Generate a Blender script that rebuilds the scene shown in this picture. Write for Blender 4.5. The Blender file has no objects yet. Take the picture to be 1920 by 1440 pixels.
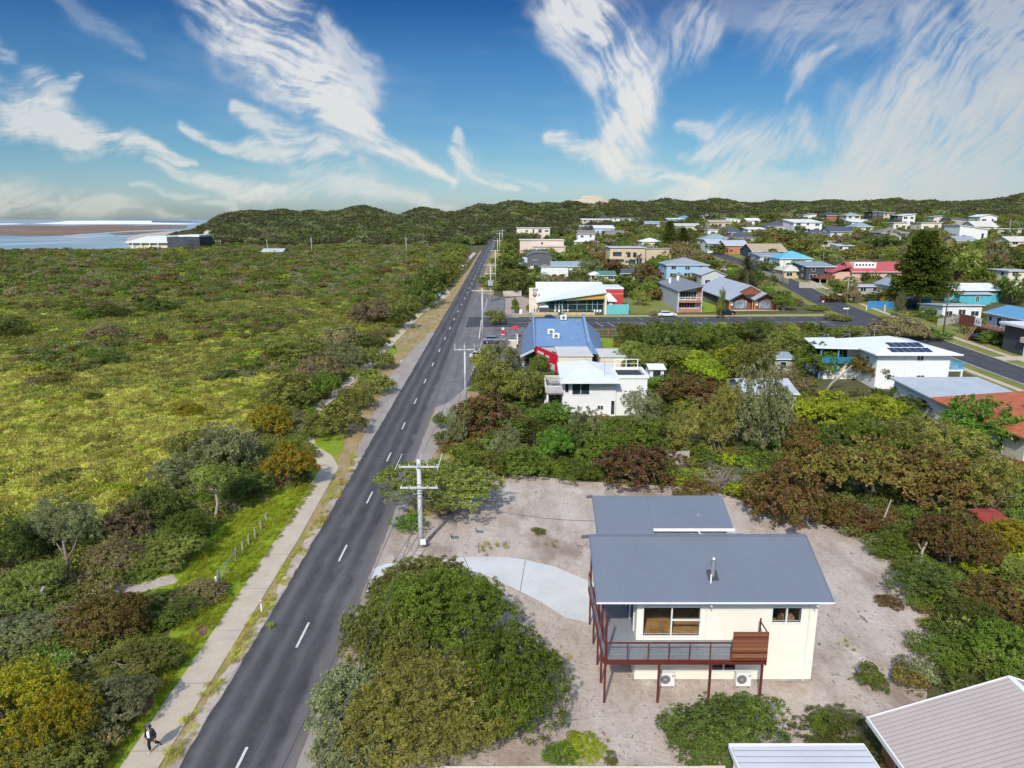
import bpy, bmesh, math, random
import numpy as np
from mathutils import Vector, Matrix
S = bpy.context.scene
COL = S.collection
R = math.radians
F = 1331.0; PITCH = R(13.11); CH = 28.0
CP, SP = math.cos(PITCH), math.sin(PITCH)

# ---------------------------------------------------------------- terrain
def sp_(v, k): return k*np.logaddexp(0, np.asarray(v, float)/k)
def ss(v, a, b):
    t = np.clip((np.asarray(v, float)-a)/(b-a), 0, 1); return t*t*(3-2*t)
SIL = [(250,462),(300,452),(340,443),(356,437),(375,427),(395,415),(412,405),(430,399),(450,396),(475,394),(500,397),(530,393),(560,398),(590,394),(605,398),(640,395),(655,390),(680,385),(700,391),(720,398),(750,404),(770,396),(790,389),(812,393),
       (835,399),(860,396),(880,389),(900,383),(925,385),(960,377),(985,380),(1000,383),(1030,380),(1050,382),(1066,375),(1080,366),(1095,361),(1112,360),(1128,363),(1145,373),(1160,379),(1180,379),(1215,381),(1232,377),(1250,374),(1275,379),(1300,380),(1320,377),(1340,373),(1365,377),(1380,381),(1420,384),(1450,378),(1470,380),(1520,381),(1540,377),(1560,376),(1580,380),(1600,381),(1640,377),(1660,375),(1680,373),(1700,377),(1720,380),(1745,376),(1760,380),(1800,380),(1830,377),(1850,376),(1890,369),(1920,363),(2100,350)]
SA = np.array([(p-960)/F/1.0306 for p, q in SIL])
SZ = np.array([(-SP-((q-720)/F)*CP)/(CP-((q-720)/F)*SP) for p, q in SIL])
CA = np.array([-2, -.55, -.50, -.475, -.455, -.44, 2])
CR = np.array([392, 392, 405, 440, 600, 1500, 1500.])
RID = 850.0
def T(x, y):
    x = np.asarray(x, float); y = np.asarray(y, float)
    b = .035*sp_(y-80, 18) + 14*ss(y, 120, 460)*ss(x, 0, 210)
    a = x/np.maximum(y, 1)
    zr = CH + RID*np.interp(a, SA, SZ) - 4.5
    st = np.interp(a, [-.4, -.1, .03, .3, .6], [430, 440, 480, 520, 560])
    s = ss(y, st, np.full_like(st, RID))
    z = b*(1-s) + zr*s
    z = z - .12*np.maximum(y-RID, 0)
    rs = np.interp(a, CA, CR)
    return z - 30*ss(y, rs, rs+60)
def T1(x, y): return float(T(x, y))
def ray(px, py):
    u = (px-960)/F; v = (py-720)/F
    return u, CP-v*SP, -SP-v*CP
_t = np.concatenate([np.arange(25, 120, .5), np.arange(120, 400, 1.), np.arange(400, 1300, 3.)])
def at(px, py, z=None):
    dx, dy, dz = ray(px, py)
    if z is not None:
        t = (z-CH)/dz; return Vector((dx*t, dy*t, z))
    d = CH+dz*_t - T(dx*_t, dy*_t)
    i = np.argmax(d < 0) if (d < 0).any() else len(_t)-1
    i = max(i, 1)
    lo, hi = _t[i-1], _t[i]
    for _ in range(22):
        m = (lo+hi)/2
        if CH+dz*m < T1(dx*m, dy*m): hi = m
        else: lo = m
    return Vector((dx*hi, dy*hi, T1(dx*hi, dy*hi)))
def atY(px, py, Y):
    dx, dy, dz = ray(px, py); t = Y/dy
    return Vector((dx*t, Y, CH+dz*t))

# ---------------------------------------------------------------- object helpers
def tag(o, label=None, cat=None, group=None, kind=None):
    if label: o['label'] = label
    if cat: o['category'] = cat
    if group: o['group'] = group
    if kind: o['kind'] = kind
    return o
def empty(name, loc, label=None, cat=None, rz=0, group=None):
    o = bpy.data.objects.new(name, None); COL.objects.link(o)
    o.location = loc; o.rotation_euler = (0, 0, rz); o.empty_display_size = .5
    return tag(o, label, cat, group)
def link(name, me, mat=None, parent=None):
    o = bpy.data.objects.new(name, me); COL.objects.link(o)
    if mat is not None and not me.materials: me.materials.append(mat)
    if parent is not None: o.parent = parent
    return o
class MB:
    def __init__(s): s.v = []; s.f = []
    def add(s, vs, fs):
        n = len(s.v); s.v += [tuple(p) for p in vs]; s.f += [tuple(i+n for i in f) for f in fs]; return s
    def box(s, x0, x1, y0, y1, z0, z1):
        if x0 > x1: x0, x1 = x1, x0
        if y0 > y1: y0, y1 = y1, y0
        if z0 > z1: z0, z1 = z1, z0
        return s.add([(x0,y0,z0),(x1,y0,z0),(x1,y1,z0),(x0,y1,z0),(x0,y0,z1),(x1,y0,z1),(x1,y1,z1),(x0,y1,z1)],
              [(3,2,1,0),(4,5,6,7),(0,1,5,4),(1,2,6,5),(2,3,7,6),(3,0,4,7)])
    def slab(s, top, th):       # polygon (list of 3d pts, ccw from above) extruded straight down
        n = len(top); b = [(p[0], p[1], p[2]-th) for p in top]
        fs = [tuple(range(n)), tuple(reversed(range(n, 2*n)))]
        fs += [(i, i+n, (i+1) % n+n, (i+1) % n) for i in range(n)]
        return s.add(list(top)+b, fs)
    def pris(s, pts, d):        # polygon extruded along vector d
        n = len(pts); d = Vector(d); b = [tuple(Vector(p)+d) for p in pts]
        fs = [tuple(reversed(range(n))), tuple(range(n, 2*n))]
        fs += [(i, (i+1) % n, (i+1) % n+n, i+n) for i in range(n)]
        return s.add(list(pts)+b, fs)
    def quad(s, *p): return s.add(p, [tuple(range(len(p)))])
    def bar(s, a, b, w, h=None):
        a = Vector(a); b = Vector(b); h = h or w
        d = (b-a).normalized(); up = Vector((0,0,1)) if abs(d.z) < .95 else Vector((0,1,0))
        x = d.cross(up).normalized()*w/2; y = x.normalized().cross(d).normalized()*h/2
        vs = [a-x-y, a+x-y, a+x+y, a-x+y, b-x-y, b+x-y, b+x+y, b-x+y]
        return s.add(vs, [(0,1,2,3),(7,6,5,4),(0,4,5,1),(1,5,6,2),(2,6,7,3),(3,7,4,0)])
    def tube(s, pts, rs, n=8, cap=True):
        if not hasattr(rs, '__len__'): rs = [rs]*len(pts)
        base = len(s.v); pts = [Vector(p) for p in pts]
        for i, p in enumerate(pts):
            d = (pts[min(i+1, len(pts)-1)]-pts[max(i-1, 0)]).normalized()
            up = Vector((0,0,1)) if abs(d.z) < .9 else Vector((0,1,0))
            x = d.cross(up).normalized(); y = d.cross(x).normalized()
            for k in range(n):
                a = 2*math.pi*k/n
                s.v.append(tuple(p+(x*math.cos(a)+y*math.sin(a))*rs[i]))
        for i in range(len(pts)-1):
            for k in range(n):
                s.f.append((base+i*n+k, base+i*n+(k+1) % n, base+(i+1)*n+(k+1) % n, base+(i+1)*n+k))
        if cap:
            s.f.append(tuple(base+k for k in reversed(range(n))))
            s.f.append(tuple(base+(len(pts)-1)*n+k for k in range(n)))
        return s
    def sph(s, c, r, seg=10, rings=6, sc=(1,1,1)):
        b = len(s.v); c = Vector(c)
        for i in range(rings+1):
            t = math.pi*i/rings
            for k in range(seg):
                a = 2*math.pi*k/seg
                s.v.append((c.x+r*sc[0]*math.sin(t)*math.cos(a), c.y+r*sc[1]*math.sin(t)*math.sin(a), c.z+r*sc[2]*math.cos(t)))
        for i in range(rings):
            for k in range(seg):
                s.f.append((b+i*seg+k, b+(i+1)*seg+k, b+(i+1)*seg+(k+1) % seg, b+i*seg+(k+1) % seg))
        return s
    def mesh(s, name, smooth=False):
        me = bpy.data.meshes.new(name); me.from_pydata(s.v, [], s.f)
        bm = bmesh.new(); bm.from_mesh(me)
        bmesh.ops.remove_doubles(bm, verts=bm.verts, dist=1e-5) if smooth else None
        bmesh.ops.recalc_face_normals(bm, faces=bm.faces); bm.to_mesh(me); bm.free()
        if smooth:
            for p in me.polygons: p.use_smooth = True
        return me
    def build(s, name, mat, parent=None, smooth=False, bevel=0):
        o = link(name, s.mesh(name, smooth), mat, parent)
        if bevel:
            m = o.modifiers.new('bev', 'BEVEL'); m.width = bevel; m.segments = 2; m.limit_method = 'ANGLE'
        return o
def thing(mb, name, mat, label, cat, group=None, smooth=False, bevel=0, loc=None, rz=0):
    o = mb.build(name, mat, None, smooth, bevel)
    if loc is not None: o.location = loc
    o.rotation_euler = (0, 0, rz)
    return tag(o, label, cat, group)
def copy_tree(o, parent=None):
    c = o.copy(); COL.objects.link(c)
    if parent is not None:
        mi = o.matrix_parent_inverse.copy(); c.parent = parent; c.matrix_parent_inverse = mi
    for ch in list(o.children): copy_tree(ch, c)
    return c

# ---------------------------------------------------------------- materials
def newmat(name):
    m = bpy.data.materials.new(name); m.use_nodes = True
    nt = m.node_tree; nt.nodes.clear()
    return m, nt
def N(nt, t, **k):
    n = nt.nodes.new(t)
    for a, b in k.items():
        if a.startswith('i_'):
            key = a[2:]; key = int(key) if key.isdigit() else key
            n.inputs[key].default_value = b
        else: setattr(n, a, b)
    return n
def L(nt, a, b): nt.links.new(a, b)
def c4(c): return (c[0], c[1], c[2], 1)
def ramp(nt, fac, stops, interp='LINEAR'):
    r = N(nt, 'ShaderNodeValToRGB'); r.color_ramp.interpolation = interp
    el = r.color_ramp.elements
    while len(el) < len(stops): el.new(.5)
    for e, (p, c) in zip(el, stops): e.position = p; e.color = c4(c) if len(c) == 3 else c
    L(nt, fac, r.inputs[0]); return r.outputs[0]
def noise(nt, vec, scale, detail=4, rough=.6, dist=0):
    n = N(nt, 'ShaderNodeTexNoise'); n.inputs['Scale'].default_value = scale; n.inputs['Detail'].default_value = detail
    n.inputs['Roughness'].default_value = rough; n.inputs['Distortion'].default_value = dist
    if vec is not None: L(nt, vec, n.inputs['Vector'])
    return n.outputs[0]
def mixc(nt, f, a, b, mode='MIX'):
    m = N(nt, 'ShaderNodeMix', data_type='RGBA', blend_type=mode, clamp_factor=True)
    for sock, val in ((0, f), (6, a), (7, b)):
        if isinstance(val, (int, float)): m.inputs[sock].default_value = val
        elif isinstance(val, tuple): m.inputs[sock].default_value = c4(val)
        else: L(nt, val, m.inputs[sock])
    return m.outputs[2]
def math_(nt, op, a, b=None, c=None, clamp=False):
    m = N(nt, 'ShaderNodeMath', operation=op, use_clamp=clamp)
    for i, v in enumerate((a, b, c)):
        if v is None: continue
        if isinstance(v, (int, float)): m.inputs[i].default_value = v
        else: L(nt, v, m.inputs[i])
    return m.outputs[0]
def out(nt, sh):
    o = N(nt, 'ShaderNodeOutputMaterial'); L(nt, sh, o.inputs[0])
def geo_pos(nt): return N(nt, 'ShaderNodeNewGeometry').outputs['Position']
def scalevec(nt, v, s):
    m = N(nt, 'ShaderNodeVectorMath', operation='MULTIPLY'); L(nt, v, m.inputs[0]); m.inputs[1].default_value = s
    return m.outputs[0]
MATS = {}
def mat(name, col, rough=.7, var=.12, vs=1.2, metal=0, stripe=None, bump=0, bs=8, spec=.4, dirt=None):
    """plain surface: base colour with soft mottling; stripe=(axis, per metre, depth) gives sheet ribs or boards as bump plus thin joint lines"""
    if name in MATS: return MATS[name]
    m, nt = newmat(name)
    p = N(nt, 'ShaderNodeBsdfPrincipled'); p.inputs['Roughness'].default_value = rough; p.inputs['Metallic'].default_value = metal
    p.inputs['Specular IOR Level'].default_value = spec
    co = N(nt, 'ShaderNodeTexCoord').outputs['Object']
    n1 = noise(nt, co, vs, 5, .65); n2 = noise(nt, co, vs*9, 3)
    f = math_(nt, 'ADD', math_(nt, 'MULTIPLY', n1, .7), math_(nt, 'MULTIPLY', n2, .3))
    lo = tuple(max(0, c*(1-var*1.6)) for c in col); hi = tuple(min(1, c*(1+var)) for c in col)
    c = ramp(nt, f, [(.3, lo), (.5, col), (.7, hi)])
    if dirt:
        c = mixc(nt, ramp(nt, noise(nt, co, dirt[1], 6, .7), [(.5, (0,0,0)), (.72, (1,1,1))]), c, dirt[0])
    h = None
    if stripe:
        ax, fr, dep = stripe
        sx = N(nt, 'ShaderNodeSeparateXYZ'); L(nt, co, sx.inputs[0])
        w = math_(nt, 'PINGPONG', math_(nt, 'MULTIPLY', sx.outputs[ax], fr), .5)
        line = math_(nt, 'LESS_THAN', w, .09)
        c = mixc(nt, math_(nt, 'MULTIPLY', line, dep), c, tuple(q*.45 for q in col))
        h = w
    L(nt, c, p.inputs['Base Color'])
    if bump or h is not None:
        b = N(nt, 'ShaderNodeBump'); b.inputs['Strength'].default_value = .35; b.inputs['Distance'].default_value = bump or .03
        L(nt, h if h is not None else noise(nt, co, bs, 4), b.inputs['Height']); L(nt, b.outputs[0], p.inputs['Normal'])
    out(nt, p.outputs[0]); MATS[name] = m
    return m
def glassmat(name, col=(.03,.04,.05), tr=0.0, rough=.06):
    if name in MATS: return MATS[name]
    m, nt = newmat(name)
    p = N(nt, 'ShaderNodeBsdfPrincipled'); p.inputs['Roughness'].default_value = rough
    p.inputs['Specular IOR Level'].default_value = .7
    co = N(nt, 'ShaderNodeTexCoord').outputs['Object']
    c = ramp(nt, noise(nt, co, .9, 2), [(.35, tuple(q*.6 for q in col)), (.65, tuple(min(1, q*1.6) for q in col))])
    L(nt, c, p.inputs['Base Color'])
    if tr:
        t = N(nt, 'ShaderNodeBsdfTransparent'); mx = N(nt, 'ShaderNodeMixShader'); mx.inputs[0].default_value = tr
        L(nt, p.outputs[0], mx.inputs[1]); L(nt, t.outputs[0], mx.inputs[2]); out(nt, mx.outputs[0])
    else: out(nt, p.outputs[0])
    MATS[name] = m; return m

# ---------------------------------------------------------------- foliage materials and meshes
def leafmat(name, cols, tips=None, tipamt=.45, hv=.04, vv=.5, ns=.35):
    """cols: dark, mid, light leaf colours picked per leaf; tips: second leaf colour (new growth, flowers) on part of the clumps"""
    m, nt = newmat(name)
    at_ = N(nt, 'ShaderNodeAttribute', attribute_name='rnd').outputs['Fac']
    cl = N(nt, 'ShaderNodeAttribute', attribute_name='clump').outputs['Fac']
    oi = N(nt, 'ShaderNodeObjectInfo').outputs['Random']
    nz = noise(nt, geo_pos(nt), ns, 3)
    f = math_(nt, 'ADD', math_(nt, 'MULTIPLY', at_, .45), math_(nt, 'ADD', math_(nt, 'MULTIPLY', cl, .3), math_(nt, 'MULTIPLY_ADD', nz, .9, -.3)))
    c = ramp(nt, f, [(.15, cols[0]), (.5, cols[1]), (.85, cols[2])])
    if tips:
        g = math_(nt, 'ADD', math_(nt, 'MULTIPLY', cl, .65), math_(nt, 'MULTIPLY', at_, .35))
        t = ramp(nt, g, [(1-tipamt-.12, (0,0,0)), (min(1, 1-tipamt+.12), (1,1,1))])
        c = mixc(nt, t, c, tips)
    h = N(nt, 'ShaderNodeHueSaturation')
    L(nt, math_(nt, 'MULTIPLY_ADD', oi, hv, .5-hv/2), h.inputs['Hue'])
    L(nt, math_(nt, 'MULTIPLY_ADD', oi, vv, 1-vv*.45), h.inputs['Value'])
    L(nt, c, h.inputs['Color'])
    p = N(nt, 'ShaderNodeBsdfPrincipled'); p.inputs['Roughness'].default_value = .55; p.inputs['Specular IOR Level'].default_value = .3
    L(nt, h.outputs[0], p.inputs['Base Color'])
    t = N(nt, 'ShaderNodeBsdfTranslucent'); L(nt, h.outputs[0], t.inputs['Color'])
    mx = N(nt, 'ShaderNodeMixShader'); mx.inputs[0].default_value = .42
    L(nt, p.outputs[0], mx.inputs[1]); L(nt, t.outputs[0], mx.inputs[2]); out(nt, mx.outputs[0])
    MATS[name] = m; return m
def np_mesh(name, V, Fq, attrs=None, nv=4):
    me = bpy.data.meshes.new(name)
    V = np.asarray(V, np.float32).reshape(-1, 3); Fq = np.asarray(Fq, np.int32).reshape(-1, nv); nf = len(Fq)
    me.vertices.add(len(V)); me.vertices.foreach_set('co', V.ravel())
    me.loops.add(nf*nv); me.loops.foreach_set('vertex_index', Fq.ravel())
    me.polygons.add(nf); me.polygons.foreach_set('loop_start', np.arange(0, nf*nv, nv, dtype=np.int32))
    me.update(calc_edges=True)
    for k, (dom, arr) in (attrs or {}).items():
        a = me.attributes.new(k, 'FLOAT', dom); a.data.foreach_set('value', np.asarray(arr, np.float32))
    return me
def unit(a): return a/np.maximum(np.linalg.norm(a, axis=1, keepdims=True), 1e-6)
def dirs(rng, n, low=-.25):
    d = unit(rng.normal(size=(int(n*2.6)+20, 3))); d = d[d[:, 2] > low]
    while len(d) < n: d = np.concatenate([d, d])
    return d[:n]
def crown(seed, n, leaf, blobs=None, nb=9, asp=.45, per=26, spread=1.0, depth=.32, droop=0, up=.35, shape='dome', lump=.2, puff=None, ar=None):
    """foliage in a unit box: x,y in -.5..5, z in 0..1. Small leaf quads gathered in puffs, the puffs spread over the shell of several lobes."""
    rng = np.random.default_rng(seed)
    if blobs is None:
        blobs = [(0, 0, .46, .36, .46)]
        for k in range(nb):
            a = 2*math.pi*(k+rng.random()*.7)/nb; rr = .25+.1*rng.random()
            if shape == 'dome': z = .2+.46*rng.random(); rr *= 1.08-.55*max(0, z-.35)
            elif shape == 'tall': z = .12+.7*rng.random(); rr *= .8*(1-.5*abs(z-.45))
            elif shape == 'umb': z = .52+.25*rng.random(); rr = .18+.2*rng.random()
            else: z = .2+.2*rng.random()
            r = .17+.09*rng.random()
            blobs.append((rr*math.cos(a), rr*math.sin(a), z, r, r*(.95 if shape != 'umb' else .55)))
    B = np.array(blobs); w = B[:, 3]**2; w = w/w.sum()
    ar = ar or {'dome': .66, 'tall': .85, 'umb': .7, 'low': .5}.get(shape, .66)
    nc = max(6, n//per)
    puff = puff or max(leaf*.9, .62/math.sqrt(nc))*spread
    bi = rng.choice(len(B), nc, p=w); d = dirs(rng, nc)
    ph = rng.random((4, 3))*6; fr = rng.normal(size=(4, 3))*4.5
    bumps = sum(np.sin(d@fr[i]+ph[i, 0]+bi) for i in range(4))/4
    rad = (1-depth*rng.random(nc)**1.8)*(1+lump*bumps)
    C = B[bi, :3] + d*np.stack([B[bi, 3], B[bi, 3], B[bi, 4]], 1)*rad[:, None]
    C[:, 2] = np.maximum(C[:, 2], .03+.08*rng.random(nc))
    clump = np.clip(.5+.22*bumps+.24*rng.normal(size=nc), 0, 1)
    C[:, 2] *= ar
    m = nc*per; idx = np.repeat(np.arange(nc), per)
    pr = puff*(.6+.8*rng.random(nc))
    dl = unit(rng.normal(size=(m, 3))+d[idx]*.7+np.array([0, 0, .45]))
    P = C[idx]+dl*(pr[idx]*(.35+.65*rng.random(m)**.6))[:, None]*np.array([1, 1, .8])
    P[:, 2] = np.maximum(P[:, 2], .005)
    nrm = unit(d[idx]*.75+dl*.8+rng.normal(size=(m, 3))*.5+np.array([0, 0, .25]))
    side = rng.random(m) < .22   # a share of the leaves stand edge-on, as sprig tips do
    nrm[side] = unit(rng.normal(size=(int(side.sum()), 3)))
    tg = np.cross(nrm, rng.normal(size=(m, 3)))
    dd = unit(unit(tg)+dl*.45+np.array([0, 0, (up-droop)*.9]))
    sd = unit(np.cross(nrm, dd))
    ln = leaf*(.6+.8*rng.random(m))[:, None]; wd = ln*asp
    q = np.stack([P-sd*wd*.35, P+dd*ln*.45-sd*wd*.55, P+dd*ln, P+dd*ln*.5+sd*wd*.55], 1)
    q[..., 2] /= ar
    Fq = np.arange(m*4).reshape(-1, 4)
    return q.reshape(-1, 3), Fq, dict(rnd=('FACE', np.clip(.5+.22*rng.normal(size=m), 0, 1)), clump=('FACE', clump[idx]))
def trunkmesh(seed, h, r, n=4, spread=.3, name='trunk', bend=.1, limbs=4, up=.56, sides=6):
    rng = random.Random(seed); mb = MB()
    stems = n
    for s in range(stems):
        a = 2*math.pi*(s+rng.random())/max(1, stems); x0 = .05*math.cos(a)*(stems > 1); y0 = .05*math.sin(a)*(stems > 1)
        tx, ty = spread*math.cos(a)*(stems > 1)+rng.uniform(-bend, bend), spread*math.sin(a)*(stems > 1)+rng.uniform(-bend, bend)
        pts = []
        for i in range(5):
            t = i/4; k = t**1.3
            pts.append((x0+(tx-x0)*k+rng.uniform(-.02, .02), y0+(ty-y0)*k+rng.uniform(-.02, .02), h*up*t-.02))
        mb.tube(pts, [r*(1-.6*i/4) for i in range(5)], sides)
        for l in range(limbs):
            i = rng.choice([2, 3, 4]); p = Vector(pts[i]); b = rng.uniform(0, 6.28); ll = rng.uniform(.1, .22)
            q = p+Vector((math.cos(b)*ll, math.sin(b)*ll, rng.uniform(.04, .16)*h)); mid = (p+q)/2+Vector((0, 0, -.03))
            mb.tube([p, mid, q], [r*.42, r*.3, r*.12], 5)
    return mb.mesh(name)
def twigs(seed, n, r=.006):
    """bare branching shrub in the unit box"""
    rng = random.Random(seed); mb = MB()
    for s in range(n):
        a = rng.uniform(0, 6.28); rad = math.sqrt(rng.random())*.42
        p0 = Vector((rng.uniform(-.08, .08), rng.uniform(-.08, .08), 0)); p3 = Vector((rad*math.cos(a), rad*math.sin(a), rng.uniform(.5, .95)*(1-.5*rad)))
        p1 = p0.lerp(p3, .4)+Vector((rng.uniform(-.06, .06), rng.uniform(-.06, .06), .05)); p2 = p0.lerp(p3, .7)+Vector((rng.uniform(-.05, .05), rng.uniform(-.05, .05), .04))
        mb.tube([p0, p1, p2, p3], [r*2.2, r*1.6, r, r*.5], 4, False)
        for k in range(4):
            q = p1.lerp(p3, rng.random()); e = q+Vector((rng.uniform(-.16, .16), rng.uniform(-.16, .16), rng.uniform(0, .16)))
            mb.tube([q, q.lerp(e, .5)+Vector((0, 0, .02)), e], [r, r*.7, r*.4], 3, False)
    return mb.mesh('bare_twigs')
# ---------------------------------------------------------------- camera, sun, sky
cam = bpy.data.cameras.new('camera'); cam.sensor_width = 36; cam.lens = F/1920*36; cam.clip_end = 60000; cam.clip_start = .5
co_ = bpy.data.objects.new('camera', cam); COL.objects.link(co_); S.camera = co_
co_.location = (0, 0, CH); co_.rotation_euler = (R(90)-PITCH, 0, 0)
SUN_EL = R(40); SHX, SHY = .30, .954
sl = bpy.data.lights.new('sun', 'SUN'); sl.energy = 2.75; sl.angle = R(2.2); sl.color = (1, .95, .87)
so = bpy.data.objects.new('sun', sl); COL.objects.link(so)
so.rotation_euler = Vector((SHX*math.cos(SUN_EL), SHY*math.cos(SUN_EL), -math.sin(SUN_EL))).to_track_quat('-Z', 'Y').to_euler()
S.view_settings.view_transform = 'Standard'; S.view_settings.look = 'None'; S.view_settings.exposure = 0.45; S.view_settings.gamma = 1
W = bpy.data.worlds.new('World'); S.world = W; W.use_nodes = True
def build_sky():
    nt = W.node_tree; nt.nodes.clear()
    sk = N(nt, 'ShaderNodeTexSky', sky_type='NISHITA', sun_disc=False, sun_elevation=SUN_EL, sun_rotation=math.atan2(-SHX, -SHY))
    sk.air_density = 1.0; sk.dust_density = .9; sk.ozone_density = 3.5; sk.altitude = 0
    d = N(nt, 'ShaderNodeTexCoord').outputs['Generated']
    sx = N(nt, 'ShaderNodeSeparateXYZ'); L(nt, d, sx.inputs[0])
    bg = N(nt, 'ShaderNodeBackground'); bg.inputs['Strength'].default_value = SKY_STR
    # deepen the blue low down; the unseen sky overhead is brightened as added fill
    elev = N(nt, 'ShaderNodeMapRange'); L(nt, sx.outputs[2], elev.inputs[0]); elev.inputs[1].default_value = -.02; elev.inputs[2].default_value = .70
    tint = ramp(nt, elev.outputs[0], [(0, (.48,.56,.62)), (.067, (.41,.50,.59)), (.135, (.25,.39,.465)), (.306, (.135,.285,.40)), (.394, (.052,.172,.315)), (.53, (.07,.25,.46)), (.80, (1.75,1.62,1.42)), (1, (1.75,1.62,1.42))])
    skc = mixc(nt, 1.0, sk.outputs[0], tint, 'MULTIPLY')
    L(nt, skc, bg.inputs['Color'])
    o = N(nt, 'ShaderNodeOutputWorld'); L(nt, bg.outputs[0], o.inputs[0])
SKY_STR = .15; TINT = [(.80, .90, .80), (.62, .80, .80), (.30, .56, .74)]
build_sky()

# ---------------------------------------------------------------- cirrus: a high shell of thin cloud
def perlin(x, y, seed):
    rng = np.random.default_rng(seed); n = 256
    g = rng.random((n, n))*2*np.pi; gxx, gyy = np.cos(g), np.sin(g)
    xi = np.floor(x).astype(int); yi = np.floor(y).astype(int); xf = x-xi; yf = y-yi
    u = xf**3*(xf*(xf*6-15)+10); v = yf**3*(yf*(yf*6-15)+10)
    def d(i, j):
        a = (xi+i) % n; b = (yi+j) % n
        return gxx[a, b]*(xf-i)+gyy[a, b]*(yf-j)
    return (d(0,0)*(1-u)+d(1,0)*u)*(1-v)+(d(0,1)*(1-u)+d(1,1)*u)*v
def fbm(x, y, seed, o=6, g=.55):
    r = 0; a = 1; t = 0
    for i in range(o):
        r = r+a*perlin(x*2**i, y*2**i, seed+i*7); t += a; a *= g
    return r/t*1.6
STROKES = [  # px polyline with half width, strength, filament angle offset
  ([(400,-60,80),(480,30,85),(560,125,78),(640,225,48),(740,292,24),(850,336,8)], 1.0),
  ([(600,40,20),(680,120,34),(700,205,24)], .62), ([(640,150,20),(700,180,40)], .4),
  ([(375,236,8),(520,285,24),(665,312,8)], .75), ([(460,195,12),(560,262,28),(650,292,10)], .75), ([(690,330,10),(700,300,26),(640,300,14)], .4),
  ([(-60,160,40),(60,215,46),(150,250,34),(380,296,8)], .85), ([(75,150,18),(120,185,24),(152,150,8)], .6), ([(-40,80,30),(45,120,10)], .55),
  ([(305,306,8),(420,338,20),(530,354,8)], .72), ([(275,347,6),(420,368,12)], .45), ([(-60,380,50),(110,385,42),(340,400,14)], .5), ([(460,350,8),(640,375,26),(850,398,14)], .45),
  ([(560,320,20),(700,370,40),(800,380,20)], .35), ([(120,0,30),(260,110,14)], .18),
  ([(1070,-50,60),(1130,90,66),(1175,190,50),(1175,250,48),(1150,312,26)], 1.0), ([(1040,30,14),(1050,90,24),(1110,150,20)], .6),
  ([(1195,175,16),(1240,115,36),(1310,60,44)], .55), ([(1015,244,12),(1090,266,24),(1170,315,24),(1320,376,10)], .85), ([(1190,200,30),(1200,290,34)], .5),
  ([(865,232,8),(862,275,20),(885,325,18),(970,354,6)], .72), ([(850,345,10),(880,300,30)], .35), ([(910,315,8),(1020,345,6)], .3),
  ([(1283,245,14),(1330,262,12)], .6), ([(1280,312,12),(1380,282,22)], .6), ([(1300,385,40),(1380,320,70),(1480,262,30)], .6), ([(1230,390,20),(1500,350,60),(1640,380,50)], .5),
  ([(1450,215,10),(1480,170,20),(1540,120,6)], .55), ([(1500,80,90),(1640,0,110)], .3), ([(1380,20,40),(1560,60,60)], .22),
  ([(1690,190,80),(1640,250,90),(1540,340,60)], .6), ([(2000,40,190),(1800,160,170),(1650,260,90)], .72), ([(2000,260,160),(1720,330,140),(1560,390,60)], .7), ([(2000,120,60),(1760,330,40)], .3)]
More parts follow.
